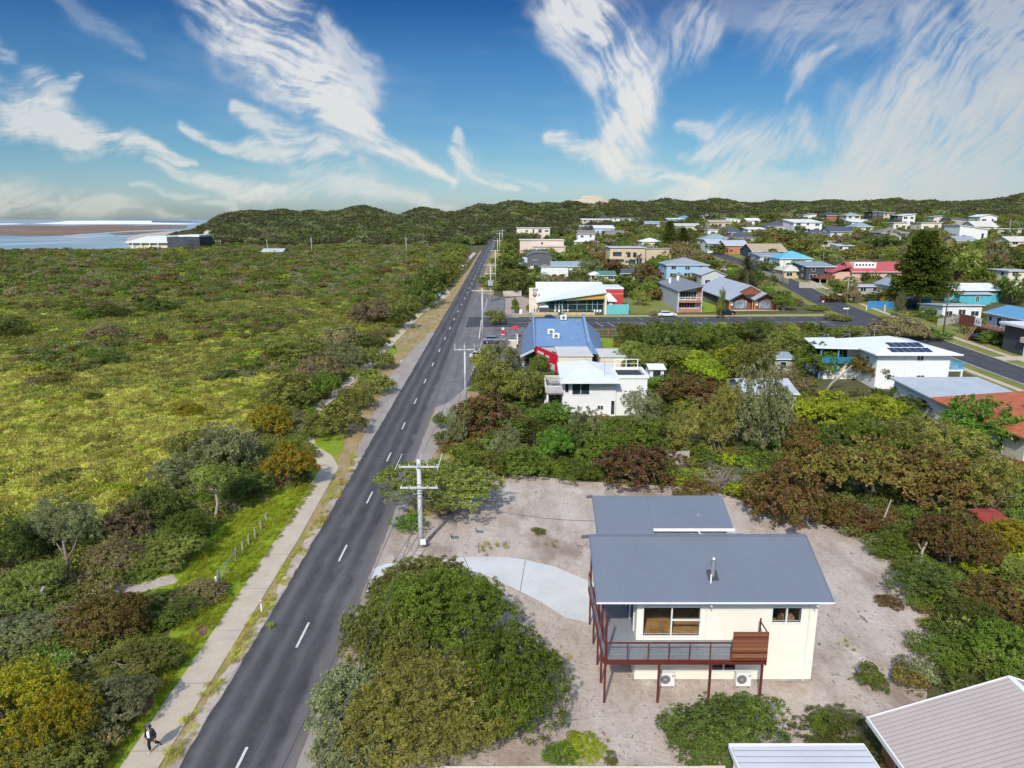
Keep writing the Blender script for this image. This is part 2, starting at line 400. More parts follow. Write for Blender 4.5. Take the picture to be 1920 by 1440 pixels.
def build_clouds():
    nu, nw = 1000, 380
    U, Wd = np.meshgrid(np.linspace(-1.05, 1.05, nu), np.linspace(-.012, .62, nw))
    k = F/1.03
    wx = fbm(U*3.2+3, Wd*3.2, 11, 3)*.045+fbm(U*14, Wd*14, 21, 4, .5)*.011; wy = fbm(U*3.2+50, Wd*3.2+9, 31, 3)*.045+fbm(U*14+7, Wd*14, 41, 4, .5)*.011
    x = U+wx; y = Wd+wy
    A = np.zeros_like(U)
    for si, (pl, it) in enumerate(STROKES):
        P = [];
        for px, py, r in pl:
            a, b, c = ray(px, py); P.append((a/b, c/b, r*1.55/k))
        sel = np.zeros(U.shape, bool)
        for (ax, ay, ar), (bx, by, br) in zip(P[:-1], P[1:]):
            r = max(ar, br)*1.02
            sel |= (x > min(ax, bx)-r) & (x < max(ax, bx)+r) & (y > min(ay, by)-r) & (y < max(ay, by)+r)
        xs, ys = x[sel], y[sel]
        dn = np.full(xs.shape, 9.); al = np.zeros_like(xs); cr = np.zeros_like(xs); s0 = 0
        for (ax, ay, ar), (bx, by, br) in zip(P[:-1], P[1:]):
            dx, dy = bx-ax, by-ay; ln = math.hypot(dx, dy); t = ((xs-ax)*dx+(ys-ay)*dy)/ln**2; tc = np.clip(t, 0, 1)
            d = np.hypot(xs-ax-dx*tc, ys-ay-dy*tc); q = d/(ar+(br-ar)*tc); sg = ((xs-ax)*dy-(ys-ay)*dx)/ln
            m = q < dn; dn = np.where(m, q, dn); al = np.where(m, s0+t*ln, al); cr = np.where(m, sg, cr); s0 += ln
        ok = dn < 1; idx = np.flatnonzero(sel)[ok]
        if not len(idx): continue
        xs, ys, al, cr = xs[ok], ys[ok], al[ok], cr[ok]; body = 1-dn[ok]
        th = math.atan2(P[-1][1]-P[0][1], P[-1][0]-P[0][0])+.32; ct, sn = math.cos(th), math.sin(th); al = xs*ct+ys*sn; cr = -xs*sn+ys*ct
        fil = fbm(al*6+si*13.7, cr*48, 60+si, 5, .64)
        fine = fbm(al*15+si*3.1, cr*130, 160+si, 4, .6)
        puff = fbm(xs*13+si, ys*13, 90+si, 5, .62)
        core = ss(body, 0, .95)
        tex = .50+.6*fil+.6*fine+.7*puff
        edge = np.clip(body+.55*puff+.28*fil-.10, 0, 1)
        den = np.clip((.25*core+.95*ss(edge, .0, .75))*np.clip(tex*1.25, .12, 1.2)*core**.6*1.05, 0, .88)*it
        Af = A.ravel(); Af[idx] = 1-(1-Af[idx])*(1-np.clip(den, 0, .97)); A = Af.reshape(A.shape)
    veil = np.clip(.02+.28*fbm(U*2.2+20, Wd*7, 301, 6)+.15*fbm(U*9+Wd*10, Wd*30, 311, 5), 0, 1)*ss(Wd, .62, .05)*.55
    A = 1-(1-A)*(1-veil)
    A = np.clip(A, 0, .97)*ss(Wd, -.012, .012)*ss(np.abs(U), 1.05, .98)*ss(Wd, .62, .57)
    D = np.stack([U, np.ones_like(U), Wd], -1); D /= np.linalg.norm(D, axis=-1, keepdims=True)
    V = D*25000+np.array([0, 0, CH])
    ii = np.arange(nu*nw).reshape(nw, nu)
    Fq = np.stack([ii[:-1,:-1], ii[:-1,1:], ii[1:,1:], ii[1:,:-1]], -1).reshape(-1, 4)
    keep = A.ravel()[Fq].max(1) > .004
    me = np_mesh('sky', V, Fq[keep], dict(cover=('POINT', A.ravel())))
    m, nt = newmat('cirrus_cloud')
    at_ = N(nt, 'ShaderNodeAttribute', attribute_name='cover').outputs['Fac']
    g = N(nt, 'ShaderNodeSeparateXYZ'); L(nt, geo_pos(nt), g.inputs[0])
    rt = N(nt, 'ShaderNodeMapRange'); L(nt, g.outputs[0], rt.inputs[0]); rt.inputs[1].default_value = 6000; rt.inputs[2].default_value = 15000
    lo = N(nt, 'ShaderNodeMapRange'); L(nt, g.outputs[2], lo.inputs[0]); lo.inputs[1].default_value = 0; lo.inputs[2].default_value = 5000
    c = mixc(nt, lo.outputs[0], (.82,.80,.73), (.84,.845,.84))
    c = mixc(nt, math_(nt, 'MULTIPLY', rt.outputs[0], .75), c, (.52,.55,.57))
    e = N(nt, 'ShaderNodeEmission'); L(nt, c, e.inputs['Color']); e.inputs['Strength'].default_value = CLOUD
    t = N(nt, 'ShaderNodeBsdfTransparent'); mx = N(nt, 'ShaderNodeMixShader')
    L(nt, at_, mx.inputs[0]); L(nt, t.outputs[0], mx.inputs[1]); L(nt, e.outputs[0], mx.inputs[2]); out(nt, mx.outputs[0])
    tag(link('sky', me, m), kind='structure')
CLOUD = .71
build_clouds()

# ---------------------------------------------------------------- ground
def ground_mat(name, cols, scale=.5, fine=6, rough=.95, bump=.05, streak=None, patch=None):
    m, nt = newmat(name); g = geo_pos(nt)
    v = g
    if streak: v = scalevec(nt, g, streak)
    a = noise(nt, v, scale, 6, .65); b = noise(nt, g, fine, 4, .7)
    f = math_(nt, 'ADD', math_(nt, 'MULTIPLY', a, .62), math_(nt, 'MULTIPLY', b, .38))
    n = len(cols); c = ramp(nt, f, [(.28+.44*i/(n-1), q) for i, q in enumerate(cols)])
    for q in patch or []:   # (colour, scale, threshold, width)
        t = ramp(nt, noise(nt, v, q[1], 5, .7), [(q[2], (0,0,0)), (q[2]+q[3], (1,1,1))]); c = mixc(nt, t, c, q[0])
    p = N(nt, 'ShaderNodeBsdfPrincipled'); p.inputs['Roughness'].default_value = rough; p.inputs['Specular IOR Level'].default_value = .2
    L(nt, c, p.inputs['Base Color'])
    bp = N(nt, 'ShaderNodeBump'); bp.inputs['Strength'].default_value = .6; bp.inputs['Distance'].default_value = bump; L(nt, f, bp.inputs['Height']); L(nt, bp.outputs[0], p.inputs['Normal'])
    out(nt, p.outputs[0]); return m
def grid_axis(pts):
    r = []
    for a, b, s in pts: r += list(np.arange(a, b, s))
    return np.array(r+[pts[-1][1]])
gx = grid_axis([(-900,-300,30),(-300,-100,8),(-100,120,4),(120,400,8),(400,1100,30)])
gy = grid_axis([(-30,10,10),(10,220,4),(220,500,7),(500,900,14),(900,1400,50)])
GX, GY = np.meshgrid(gx, gy); GZ = T(GX, GY)
nx, ny = len(gx), len(gy); ii = np.arange(nx*ny).reshape(ny, nx)
me = np_mesh('terrain', np.stack([GX, GY, GZ], -1), np.stack([ii[:-1,:-1], ii[:-1,1:], ii[1:,1:], ii[1:,:-1]], -1))
for p_ in me.polygons: p_.use_smooth = True
g_soil = ground_mat('soil_and_litter', [(.035,.04,.015),(.07,.075,.028),(.11,.105,.045),(.15,.13,.07)], .35, 3)
tag(link('terrain', me, g_soil), kind='structure')

def sheet(name, poly, m, dz, cell=4.0, kind='structure', zfun=None):
    bm = bmesh.new(); vs = [bm.verts.new((p[0], p[1], 0)) for p in poly]
    f = bm.faces.new(vs); bmesh.ops.triangulate(bm, faces=[f])
    xs = [p[0] for p in poly]; ys = [p[1] for p in poly]
    for ax, lo, hi in ((0, min(xs), max(xs)), (1, min(ys), max(ys))):
        c = math.ceil(lo/cell)*cell
        while c < hi:
            no = (1,0,0) if ax == 0 else (0,1,0); pt = (c,0,0) if ax == 0 else (0,c,0)
            bmesh.ops.bisect_plane(bm, geom=bm.verts[:]+bm.edges[:]+bm.faces[:], plane_co=pt, plane_no=no, dist=1e-4); c += cell
    for v in bm.verts: v.co.z = (T1(v.co.x, v.co.y) if zfun is None else zfun(v.co.x, v.co.y))+dz
    bmesh.ops.recalc_face_normals(bm, faces=bm.faces)
    me = bpy.data.meshes.new(name); bm.to_mesh(me); bm.free()
    if me.polygons and sum(p.normal.z for p in me.polygons) < 0: me.flip_normals()
    o = link(name, me, m); return tag(o, kind=kind)
def px_poly(pts): return [tuple(at(*p)[:2]) for p in pts]
def ribbon(name, cen, w, m, dz, step=3.0, jit=0, seed=0):
    """strip along a centre line [(x,y)], w = width or list of (left,right) offsets"""
    rng = random.Random(seed); P = []
    for i in range(len(cen)-1):
        a = Vector(cen[i]); b = Vector(cen[i+1]); n = max(1, int((b-a).length/step))
        P += [(a.lerp(b, k/n), i+k/n) for k in range(n)]
    P.append((Vector(cen[-1]), len(cen)-1))
    vs = []; fs = []
    for i, (p, t) in enumerate(P):
        d = (P[min(i+1, len(P)-1)][0]-P[max(i-1, 0)][0]).normalized(); nrm = Vector((-d.y, d.x))
        if hasattr(w, '__len__'):
            j = min(int(t), len(w)-2); k = t-j; l = w[j][0]*(1-k)+w[j+1][0]*k; r = w[j][1]*(1-k)+w[j+1][1]*k
        else: l = r = w/2
        l += rng.uniform(-jit, jit); r += rng.uniform(-jit, jit)
        for s in (l, l/3-r/3, -r):
            q = p+nrm*s; vs.append((q.x, q.y, T1(q.x, q.y)+dz))
    for i in range(len(P)-1):
        for k in (0, 1):
            fs.append((3*i+k, 3*i+k+1, 3*i+k+4, 3*i+k+3))
    mb = MB(); mb.v = vs; mb.f = fs
    me = mb.mesh(name)
    if sum(p.normal.z for p in me.polygons) < 0: me.flip_normals()
    return tag(link(name, me, m), kind='structure')

m_sand = ground_mat('pale_sand', [(.27,.215,.17),(.41,.335,.275),(.50,.42,.36),(.59,.515,.45)], .45, 3.5, patch=[((.29,.215,.165), .10, .50, .10), ((.60,.545,.48), .16, .60, .10), ((.22,.165,.13), 1.1, .62, .06), ((.30,.245,.20), 4.5, .58, .06), ((.17,.13,.10), 7, .68, .04)], streak=(1, .5, 1), bump=.3)
m_verge = ground_mat('dry_verge', [(.17,.14,.04),(.28,.20,.085),(.36,.26,.15),(.44,.34,.24)], .5, 4, patch=[((.20,.21,.02), .55, .52, .10), ((.46,.40,.34), .4, .64, .07)], streak=(1.6, .6, 1))
m_lawn = ground_mat('lush_grass', [(.10,.15,.012),(.16,.23,.015),(.22,.29,.02),(.30,.28,.05)], .35, 5, patch=[((.26,.22,.07), .22, .55, .14)])
m_grass2 = ground_mat('mown_grass', [(.09,.11,.02),(.15,.17,.03),(.21,.21,.06),(.27,.24,.11)], .25, 3)
m_conc = ground_mat('path_concrete', [(.37,.305,.225),(.45,.375,.285),(.50,.42,.325),(.54,.465,.37)], .8, 8, bump=.01)
m_conc2 = ground_mat('new_concrete', [(.40,.40,.39),(.52,.52,.505),(.575,.575,.56),(.62,.62,.61)], .35, 6, bump=.01, patch=[((.42,.40,.37), .5, .60, .14)])
m_kerb = mat('kerb_concrete', (.42,.40,.36), .9, .2, .8)
m_white = mat('road_paint', (.58,.56,.51), .8, .2, 3)
def asphalt(name, base, track=True, x0=-14.5):
    m, nt = newmat(name); g = geo_pos(nt)
    fine = noise(nt, g, 9, 6, .85); big = noise(nt, scalevec(nt, g, (1.1, .10, 1)), .7, 7, .68); pt = noise(nt, scalevec(nt, g, (1, .6, 1)), .5, 7, .75)
    f = math_(nt, 'ADD', math_(nt, 'MULTIPLY', fine, .42), math_(nt, 'ADD', math_(nt, 'MULTIPLY', big, .30), math_(nt, 'MULTIPLY', pt, .28)))
    c = ramp(nt, f, [(.34, tuple(q*.5 for q in base)), (.5, base), (.64, tuple(q*1.9 for q in base))])
    if track:   # polished wheel tracks and dust at the right hand edge
        sx = N(nt, 'ShaderNodeSeparateXYZ'); L(nt, g, sx.inputs[0])
        wob = math_(nt, 'MULTIPLY_ADD', pt, 1.1, -.55); xx = math_(nt, 'ADD', math_(nt, 'SUBTRACT', sx.outputs[0], x0), wob)
        t = math_(nt, 'ABSOLUTE', math_(nt, 'SUBTRACT', math_(nt, 'ABSOLUTE', xx), 1.55)); t = math_(nt, 'ABSOLUTE', math_(nt, 'SUBTRACT', t, .75))
        k = ramp(nt, t, [(.05, (1,1,1)), (.5, (0,0,0))])
        pz = ramp(nt, noise(nt, scalevec(nt, g, (.8, .5, 1)), .9, 8, .8), [(.56, (0,0,0)), (.66, (1,1,1))]); c = mixc(nt, math_(nt, 'MULTIPLY', pz, .55), c, tuple(q*.45 for q in base)); vo = N(nt, 'ShaderNodeTexVoronoi', feature='DISTANCE_TO_EDGE'); vo.inputs['Scale'].default_value = .28; wq = N(nt, 'ShaderNodeTexNoise'); wq.inputs['Scale'].default_value = 1.3; L(nt, g, wq.inputs['Vector']); wa = N(nt, 'ShaderNodeVectorMath', operation='ADD'); L(nt, g, wa.inputs[0]); L(nt, wq.outputs['Color'], wa.inputs[1]); L(nt, wa.outputs[0], vo.inputs['Vector']); ck = math_(nt, 'MULTIPLY', math_(nt, 'LESS_THAN', vo.outputs['Distance'], .012), math_(nt, 'GREATER_THAN', pt, .5)); c = mixc(nt, math_(nt, 'MULTIPLY', ck, .3), c, tuple(q*.35 for q in base))
        c = mixc(nt, math_(nt, 'MULTIPLY', math_(nt, 'MULTIPLY', k, big), .95), c, tuple(q*2.3 for q in base))
        d = ramp(nt, math_(nt, 'MULTIPLY_ADD', xx, .25, math_(nt, 'MULTIPLY_ADD', big, .3, -.15)), [(.42, (0,0,0)), (.78, (1,1,1))])
        c = mixc(nt, math_(nt, 'MULTIPLY', d, .62), c, (.22,.19,.175))
    p = N(nt, 'ShaderNodeBsdfPrincipled'); p.inputs['Roughness'].default_value = .85; p.inputs['Specular IOR Level'].default_value = .3; L(nt, c, p.inputs['Base Color'])
    bp = N(nt, 'ShaderNodeBump'); bp.inputs['Strength'].default_value = .4; bp.inputs['Distance'].default_value = .01; L(nt, fine, bp.inputs['Height']); L(nt, bp.outputs[0], p.inputs['Normal'])
    out(nt, p.outputs[0]); return m
m_asph = asphalt('old_asphalt', (.064,.061,.062))
m_asph2 = asphalt('street_asphalt', (.058,.058,.064), False)
m_asph3 = asphalt('shoulder_asphalt', (.15,.14,.138), False)
m_gravel = ground_mat('gravel_edge', [(.22,.19,.17),(.31,.27,.24),(.40,.35,.31)], .5, 6, patch=[((.42,.27,.15), .12, .62, .08)], streak=(1, .4, 1))

def xy(px, py): v = at(px, py); return (v.x, v.y)
road_c = [(-14.3,12),(-14.4,50),(-14.65,90),(-14.6,140),(-14.5,177),xy(893,514),xy(906,485),xy(922,455),xy(933,441)]
# verge on both sides of the road, laid under it
sheet('road_verge', [(-22,12),(-20.4,40),(-20.8,60),(-22.5,76),(-26,95),(-28,120),(-26,160),(-20,230),(-18,300),xy(900,470),xy(945,470),(-8,300),(-6,240),(-4,100),(-2.5,90),(-4.5,66),(-8.5,62),(-10,50),(-9,12)], m_verge, .03)
ribbon('gravel_edge', [(-17.4,12),(-17.6,60),(-17.8,75),(-18.3,92),(-19.5,118),(-19.2,135),(-18.2,160)], [(.35,.6),(.4,.6),(.6,.6),(1.1,.9),(1.6,2),(1.2,1.6),(.4,.6)], m_gravel, .045, 1.5, .12, 3)
ribbon('sandy_edge', [(-17.7,12),(-17.9,60),(-18.2,80)], [(.25,.3),(.4,.35),(.2,.3)], m_sand, .05, .6, .22, 9)
ribbon('gravel_edge', [(-10.9,12),(-11,50),(-10.9,70),(-9.8,88),(-8.8,100),(-8.8,118)], [(.9,.9),(.9,.9),(.7,.7),(1.6,1.2),(2.4,1.8),(2.2,1.6)], m_gravel, .045, 1.5, .15, 4)
ribbon('road', road_c, [(3.05,3.1),(3.1,3.0),(3.2,3.25),(3.1,3.5),(3.0,3.6),(3.0,3.0),(3,3),(3,3),(3,3)], m_asph, .065, .8, .07, 5)
for i in range(36):
    y = 31.5+12.12*i - (0 if i < 10 else 0)
    if y > 430: break
    cx = np.interp(y, [c[1] for c in road_c], [c[0] for c in road_c])
    ribbon('centre_line', [(cx, y-1.5), (cx, y+1.5)], .16 if y < 120 else .2, m_white, .075)
# shoulder, forecourt and parking bays on the right of the road
sheet('shoulder', [(-11.3,101),(-9.4,104),(-7.6,112),(-7.0,121),(2.5,122),(3,166),(-1,180),(-1,214),(-8,222),(-11.0,226)], m_asph3, .05)
for k in range(12): ribbon('bay_line', [(-7.4+.02*k,181+2.4*k), (-2.2,181+2.4*k)], .13, m_white, .075)
ribbon('edge_line', [(-7.1,120),(-6.6,140),(-6.4,150)], .12, m_white, .075); ribbon('edge_line', [(-7.6,181),(-7.3,212)], .14, m_white, .075)
sheet('side_street', [(-11.2,166.2),(84.8,166.2),(84.8,178.2),(-1,179.2),(-11.2,180.5)], m_asph2, .058)
for k in range(30):
    x = 4+2.75*k
    if x < 78: ribbon('bay_line', [(x+1.1,166.9),(x,172.0)], .13, m_white, .075)
    if k % 2 == 0 and x < 78: ribbon('bay_line', [(x+.9,176.3),(x+.4,178.2)], .13, m_white, .075)
ribbon('edge_line', [(-3,172.1),(80,172.1)], .1, m_white, .074); 
sheet('nature_strip', [(-.5,180.0),(84,178.9),(84,183.4),(-.5,184)], m_grass2, .04)
ribbon('footpath', [(-1,181.6),(84,180.9)], 1.0, m_conc, .06)
sheet('vacant_block', [(25,184),(43.4,186.2),(44,216),(40,226),(30,226)], m_grass2, .045)
sheet('side_lawn', [(50.3,186.2),(57.6,188.6),(55.5,206),(50.6,210)], m_lawn, .045)
sheet('shop_lawn', [(17,133),(30,133),(30,150),(18,154)], m_lawn, .05)
# right-hand street
sheet('nature_strip', [(80,60),(104,60),(104,330),(82,330),(82,185),(80,165)], m_grass2, .03, 6)
ribbon('street', [(88.3,50),(88.3,160),(88.8,200),(92.5,240),(94,290),(92.5,330),xy(1318,476)], [(3.7,3.9),(3.7,3.9),(4,4),(3.6,3.6),(3.4,3.4),(3.2,3.2),(3,3)], m_asph2, .06)
ribbon('kerb', [(92.5,50),(92.5,165)], .35, m_kerb, .12); ribbon('kerb', [(84.4,50),(84.4,162)], .35, m_kerb, .12)
ribbon('kerb', [(93.0,200),(96.3,240),(97.6,290)], .35, m_kerb, .12)
ribbon('footpath', [(96.4,50),(96.4,170),(97,200),(100.5,240),(102,300)], 1.3, m_conc, .06)
ribbon('footpath', [(81.4,60),(81.4,150)], 1.3, m_conc, .06)
for y in (96,120,133): ribbon('crossover', [(92.6,y),(103,y+1)], 3.2, m_conc, .07)
ribbon('crossover', [(84.2,101),(72,103)], 4.5, m_conc, .07)
# footpath beside the heath
PATH = [xy(*p) for p in [(150,1620),(262,1440),(417,1200),(540,1010),(590,925),(618,878),(606,857),(578,840)]]
ribbon('walking_path', PATH, [(1.0,1.0)]*8, m_conc, .07, .7)
PATH2 = [xy(*p) for p in [(578,840),(570,800),(596,765),(640,728),(672,700),(700,678),(735,640),(782,592),(815,567),(834,556),(838,547),(828,540),(846,518),(875,490),(890,474)]]
ribbon('walking_path', PATH2, 1.9, m_conc, .065, 1.5)
for i in range(40):
    y = 27+1.9*i
    if y < 74 and i % 3 == 0:
        x = np.interp(y, [p[1] for p in PATH[:6]], [p[0] for p in PATH[:6]])
        ribbon('path_joint', [(x-.99,y),(x+.99,y)], .03, mat('joint_dark', (.16,.14,.11)), .078)
sheet('grass_verge', px_poly([(190,1470),(120,1440),(300,1230),(330,1160),(180,1130),(230,1060),(420,900),(560,800),(700,700),(745,660),(720,640),(800,560),(870,490)])+[xy(878,496)]+[xy(*p) for p in [(846,525),(815,575),(782,600),(740,645),(705,685),(640,745),(650,790),(640,850),(622,890),(590,935),(540,1020),(417,1210),(262,1450)]], m_lawn, .045, 5)
ribbon('track', [xy(190,1110),xy(260,1105),xy(330,1085)], 1.6, m_sand, .06, 1, .25)
ribbon('leaf_litter', [(-21.9,27),(-21.8,38),(-21.7,45)], .9, ground_mat('brown_litter', [(.09,.05,.03),(.18,.1,.06),(.26,.17,.11)], 2, 12), .065, .6, .25)
# the sandy building lot
sheet('sand_lot', px_poly([(690,1090),(735,1000),(775,975),(835,962),(880,940),(905,915),(915,900),(960,890),(1120,905),(1300,915),(1405,940),(1540,968),(1665,1015),(1712,1102),(1765,1197),(1740,1290),(1720,1420)])+[(24,27),(-10.2,27)]+px_poly([(590,1440),(640,1240)]), m_sand, .055)
sheet('driveway', px_poly([(725,1058),(700,1068),(688,1112),(760,1100),(850,1068),(900,1075),(950,1098),(1010,1128),(1060,1160),(1112,1172)])+[(6.6,50.5)]+px_poly([(1040,1064),(980,1050),(935,1045),(875,1046),(800,1055)]), m_conc2, .08)
for a, b in (((985,1052),(975,1112)), ((870,1047),(880,1070))): ribbon('driveway_joint', [xy(*a), xy(*b)], .05, MATS['joint_dark'], .09)
for r_, x_ in enumerate((-9.9, -9.2, -8.6, -7.9)): ribbon('wheel_track', [(x_-.6,50),(x_,54),(x_+.9,60)], .16, ground_mat('damp_sand%d' % r_, [(.25,.2,.165),(.3,.25,.21)], 1), .062, 1, .03)

# ---------------------------------------------------------------- sea, reef and beach
SEA = 2.0
def water_mat():
    m, nt = newmat('sea_water'); g = geo_pos(nt)
    p = N(nt, 'ShaderNodeBsdfPrincipled'); p.inputs['Roughness'].default_value = .22; p.inputs['Specular IOR Level'].default_value = .6
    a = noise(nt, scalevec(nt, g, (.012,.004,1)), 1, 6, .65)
    c = ramp(nt, a, [(.3, (.10,.17,.23)), (.48, (.20,.28,.34)), (.56, (.40,.42,.42)), (.72, (.50,.50,.47))])  # pale tones put the wet flats' sky reflection into the colour
    L(nt, c, p.inputs['Base Color'])
    b = N(nt, 'ShaderNodeBump'); b.inputs['Strength'].default_value = .15; b.inputs['Distance'].default_value = .4; L(nt, noise(nt, scalevec(nt, g, (.1,.25,1)), 1, 5), b.inputs['Height']); L(nt, b.outputs[0], p.inputs['Normal'])
    out(nt, p.outputs[0]); return m
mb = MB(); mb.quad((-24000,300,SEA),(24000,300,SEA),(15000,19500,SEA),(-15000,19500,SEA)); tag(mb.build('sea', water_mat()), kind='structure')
m_reef = ground_mat('reef_rock', [(.09,.055,.035),(.16,.10,.065),(.24,.16,.11),(.35,.33,.31)], .02, .2, patch=[((.32,.36,.40), .012, .60, .05)], streak=(.6,1,1))
m_beach = ground_mat('beach_sand', [(.38,.33,.26),(.45,.39,.31),(.52,.46,.38)], .02, .3)
m_foam = ground_mat('surf_foam', [(.62,.65,.66),(.75,.77,.77),(.85,.86,.86)], .01, .1)
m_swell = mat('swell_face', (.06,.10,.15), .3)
def flat(name, pts, m, z): return sheet(name, [tuple(at(p[0], p[1], z)[:2]) for p in pts], m, z, 400, zfun=lambda x, y: 0.0)
flat('reef', [(-480,425),(-60,424),(40,422.5),(120,423),(200,421.5),(260,423),(300,422),(355,423),(345,428),(290,430),(230,433),(170,437),(120,441),(60,443),(20,441),(-60,442),(-480,442)], m_reef, SEA+.25)
flat('reef', [(205,437),(250,434.5),(300,433),(330,434),(280,438),(240,440),(215,440)], m_reef, SEA+.3)
flat('beach', [(240,446),(262,439),(300,435),(350,431),(395,431),(395,470),(255,470),(235,455)], m_beach, SEA+.4)
flat('surf_foam', [(60,419.2),(110,416.5),(125,414.2),(200,413.6),(285,414),(285,417),(330,418.2),(380,420),(330,420.8),(230,420.2),(120,420.5)], m_foam, SEA+.35)
flat('surf_foam', [(-480,419.5),(-60,420),(20,418.8),(48,419.6),(20,420.8),(-60,421.4),(-480,421)], m_foam, SEA+.36)
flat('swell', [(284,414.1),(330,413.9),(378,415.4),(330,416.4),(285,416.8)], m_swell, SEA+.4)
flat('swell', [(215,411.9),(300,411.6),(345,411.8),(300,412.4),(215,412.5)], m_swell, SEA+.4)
# bare sand: the high dune on the skyline and the cliff by the headland
m_dune = ground_mat('dune_sand', [(.48,.38,.25),(.58,.47,.32),(.66,.55,.39)], .03, .4)
sheet('dune', px_poly([(1062,384),(1074,379),(1086,373.5),(1096,369.5),(1112,368.5),(1126,371),(1140,376.5),(1158,383),(1142,385),(1128,387),(1116,394),(1103,398),(1108,389),(1096,384)]), m_dune, 1.2, 6)
sheet('sand_cliff', px_poly([(368,447),(378,438),(388,433),(394,436),(401,430),(413,431),(406,440),(396,444),(390,450),(380,448)]), m_dune, 1.2, 6)
sheet('sand_blowout', px_poly([(732,412),(756,413),(757,418),(735,420)]), m_dune, 1.2, 6)
sheet('sand_blowout', px_poly([(562,437),(577,437),(574,441),(563,441)]), m_dune, 1.2, 6)
# ---------------------------------------------------------------- plants
def tri(b, tips=None, ta=.45, k=(.38, 1.0, 1.75), **kw):
    return [tuple(min(.9, q*s) for q in b) for s in k], tips, ta, kw
LM = {}
WARM = lambda D: {k: ((b[0]*1.30, b[1]*1.22, b[2]*.85), t and (t[0]*1.12, t[1]*1.12, t[2]*.95), a) for k, (b, t, a) in D.items()}
for nm, (b, tips, ta) in WARM(dict(olive=((.086,.100,.028), (.16,.145,.055), .18), dark=((.045,.060,.016), None, .4), bright=((.052,.092,.016), None, .4), lime=((.135,.165,.016), (.20,.20,.02), .35),
        grey=((.092,.104,.062), (.17,.17,.115), .25), brown=((.090,.086,.024), (.15,.088,.036), .5), maroon=((.078,.068,.024), (.12,.058,.038), .52), yellow=((.115,.115,.016), (.26,.19,.012), .5),
        willow=((.125,.130,.034), (.17,.16,.06), .3), green=((.062,.096,.016), (.11,.135,.025), .3), heath=((.222,.222,.058), (.31,.28,.085), .4), heath2=((.115,.124,.031), (.19,.175,.062), .4), drab=((.115,.10,.055), (.20,.155,.11), .45), hillwood=((.040,.045,.022), (.085,.075,.052), .3))).items():
    LM[nm] = leafmat('leaf_'+nm, [tuple(min(.9, q*s*2.0) for q in b) for s in (.36, 1.0, 1.85)], tips and tuple(q*1.3 for q in tips), ta)
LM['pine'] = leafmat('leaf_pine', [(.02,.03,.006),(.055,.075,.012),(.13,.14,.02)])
LM['palm'] = leafmat('leaf_palm', [(.05,.055,.015),(.11,.11,.03),(.2,.19,.07)])
LM['dry'] = leafmat('leaf_dry', [(.11,.075,.05),(.22,.16,.11),(.34,.27,.2)])
m_bark = mat('bark', (.20,.155,.115), .9, .35, 6, bump=.02, bs=30)
m_bark2 = mat('pale_bark', (.34,.29,.23), .9, .3, 6, bump=.02, bs=30)
m_dead = mat('dead_twigs', (.27,.215,.19), .9, .3, 3)
def cmesh(name, *a, m=None, **k):
    V, Fq, at_ = crown(*a, **k); me = np_mesh(name, V, Fq, at_); me.materials.append(m); return me
SHAPE = dict(olive='dome', dark='dome', bright='dome', lime='dome', grey='dome', brown='dome', maroon='dome', yellow='dome', willow='tall', green='dome', drab='low')
DEN = {}
def crowns(kind, lod):
    if (kind, lod) in DEN: return DEN[kind, lod]
    n, leaf = {'hi': (24000, .021), 'mid': (9000, .034), 'lo': (1800, .075), 'far': (420, .15)}[lod]
    kw = {}
    if kind == 'willow': kw = dict(droop=.9, asp=.3, lump=.25)
    if kind in ('grey',): kw = dict(asp=.38, lump=.26)
    if kind in ('brown', 'maroon'): kw = dict(asp=.6, lump=.22, nb=11)
    if kind == 'yellow': kw = dict(asp=.5, lump=.22)
    nv = {'hi': 2, 'mid': 3, 'lo': 3, 'far': 2}[lod]
    hs = sum(ord(c) for c in kind)
    DEN[kind, lod] = [cmesh('foliage_'+kind, hs*10+i, n, leaf, m=LM[kind], shape=SHAPE[kind], **kw) for i in range(nv)]
    return DEN[kind, lod]
TRK = [trunkmesh(5, 1, .028, 4, .25, 'trunk', sides=5), trunkmesh(6, 1, .034, 2, .15, 'trunk', .16), trunkmesh(7, 1, .03, 5, .3, 'trunk', sides=5)]
for t_ in TRK: t_.materials.append(m_bark)
TW = [twigs(3, 34), twigs(4, 44, .005), twigs(8, 26, .007)]
for t_ in TW: t_.materials.append(m_dead)
PR = random.Random(77)
PLACED = []
BLKN = 'trees and shrubs of the overgrown block behind the new house'
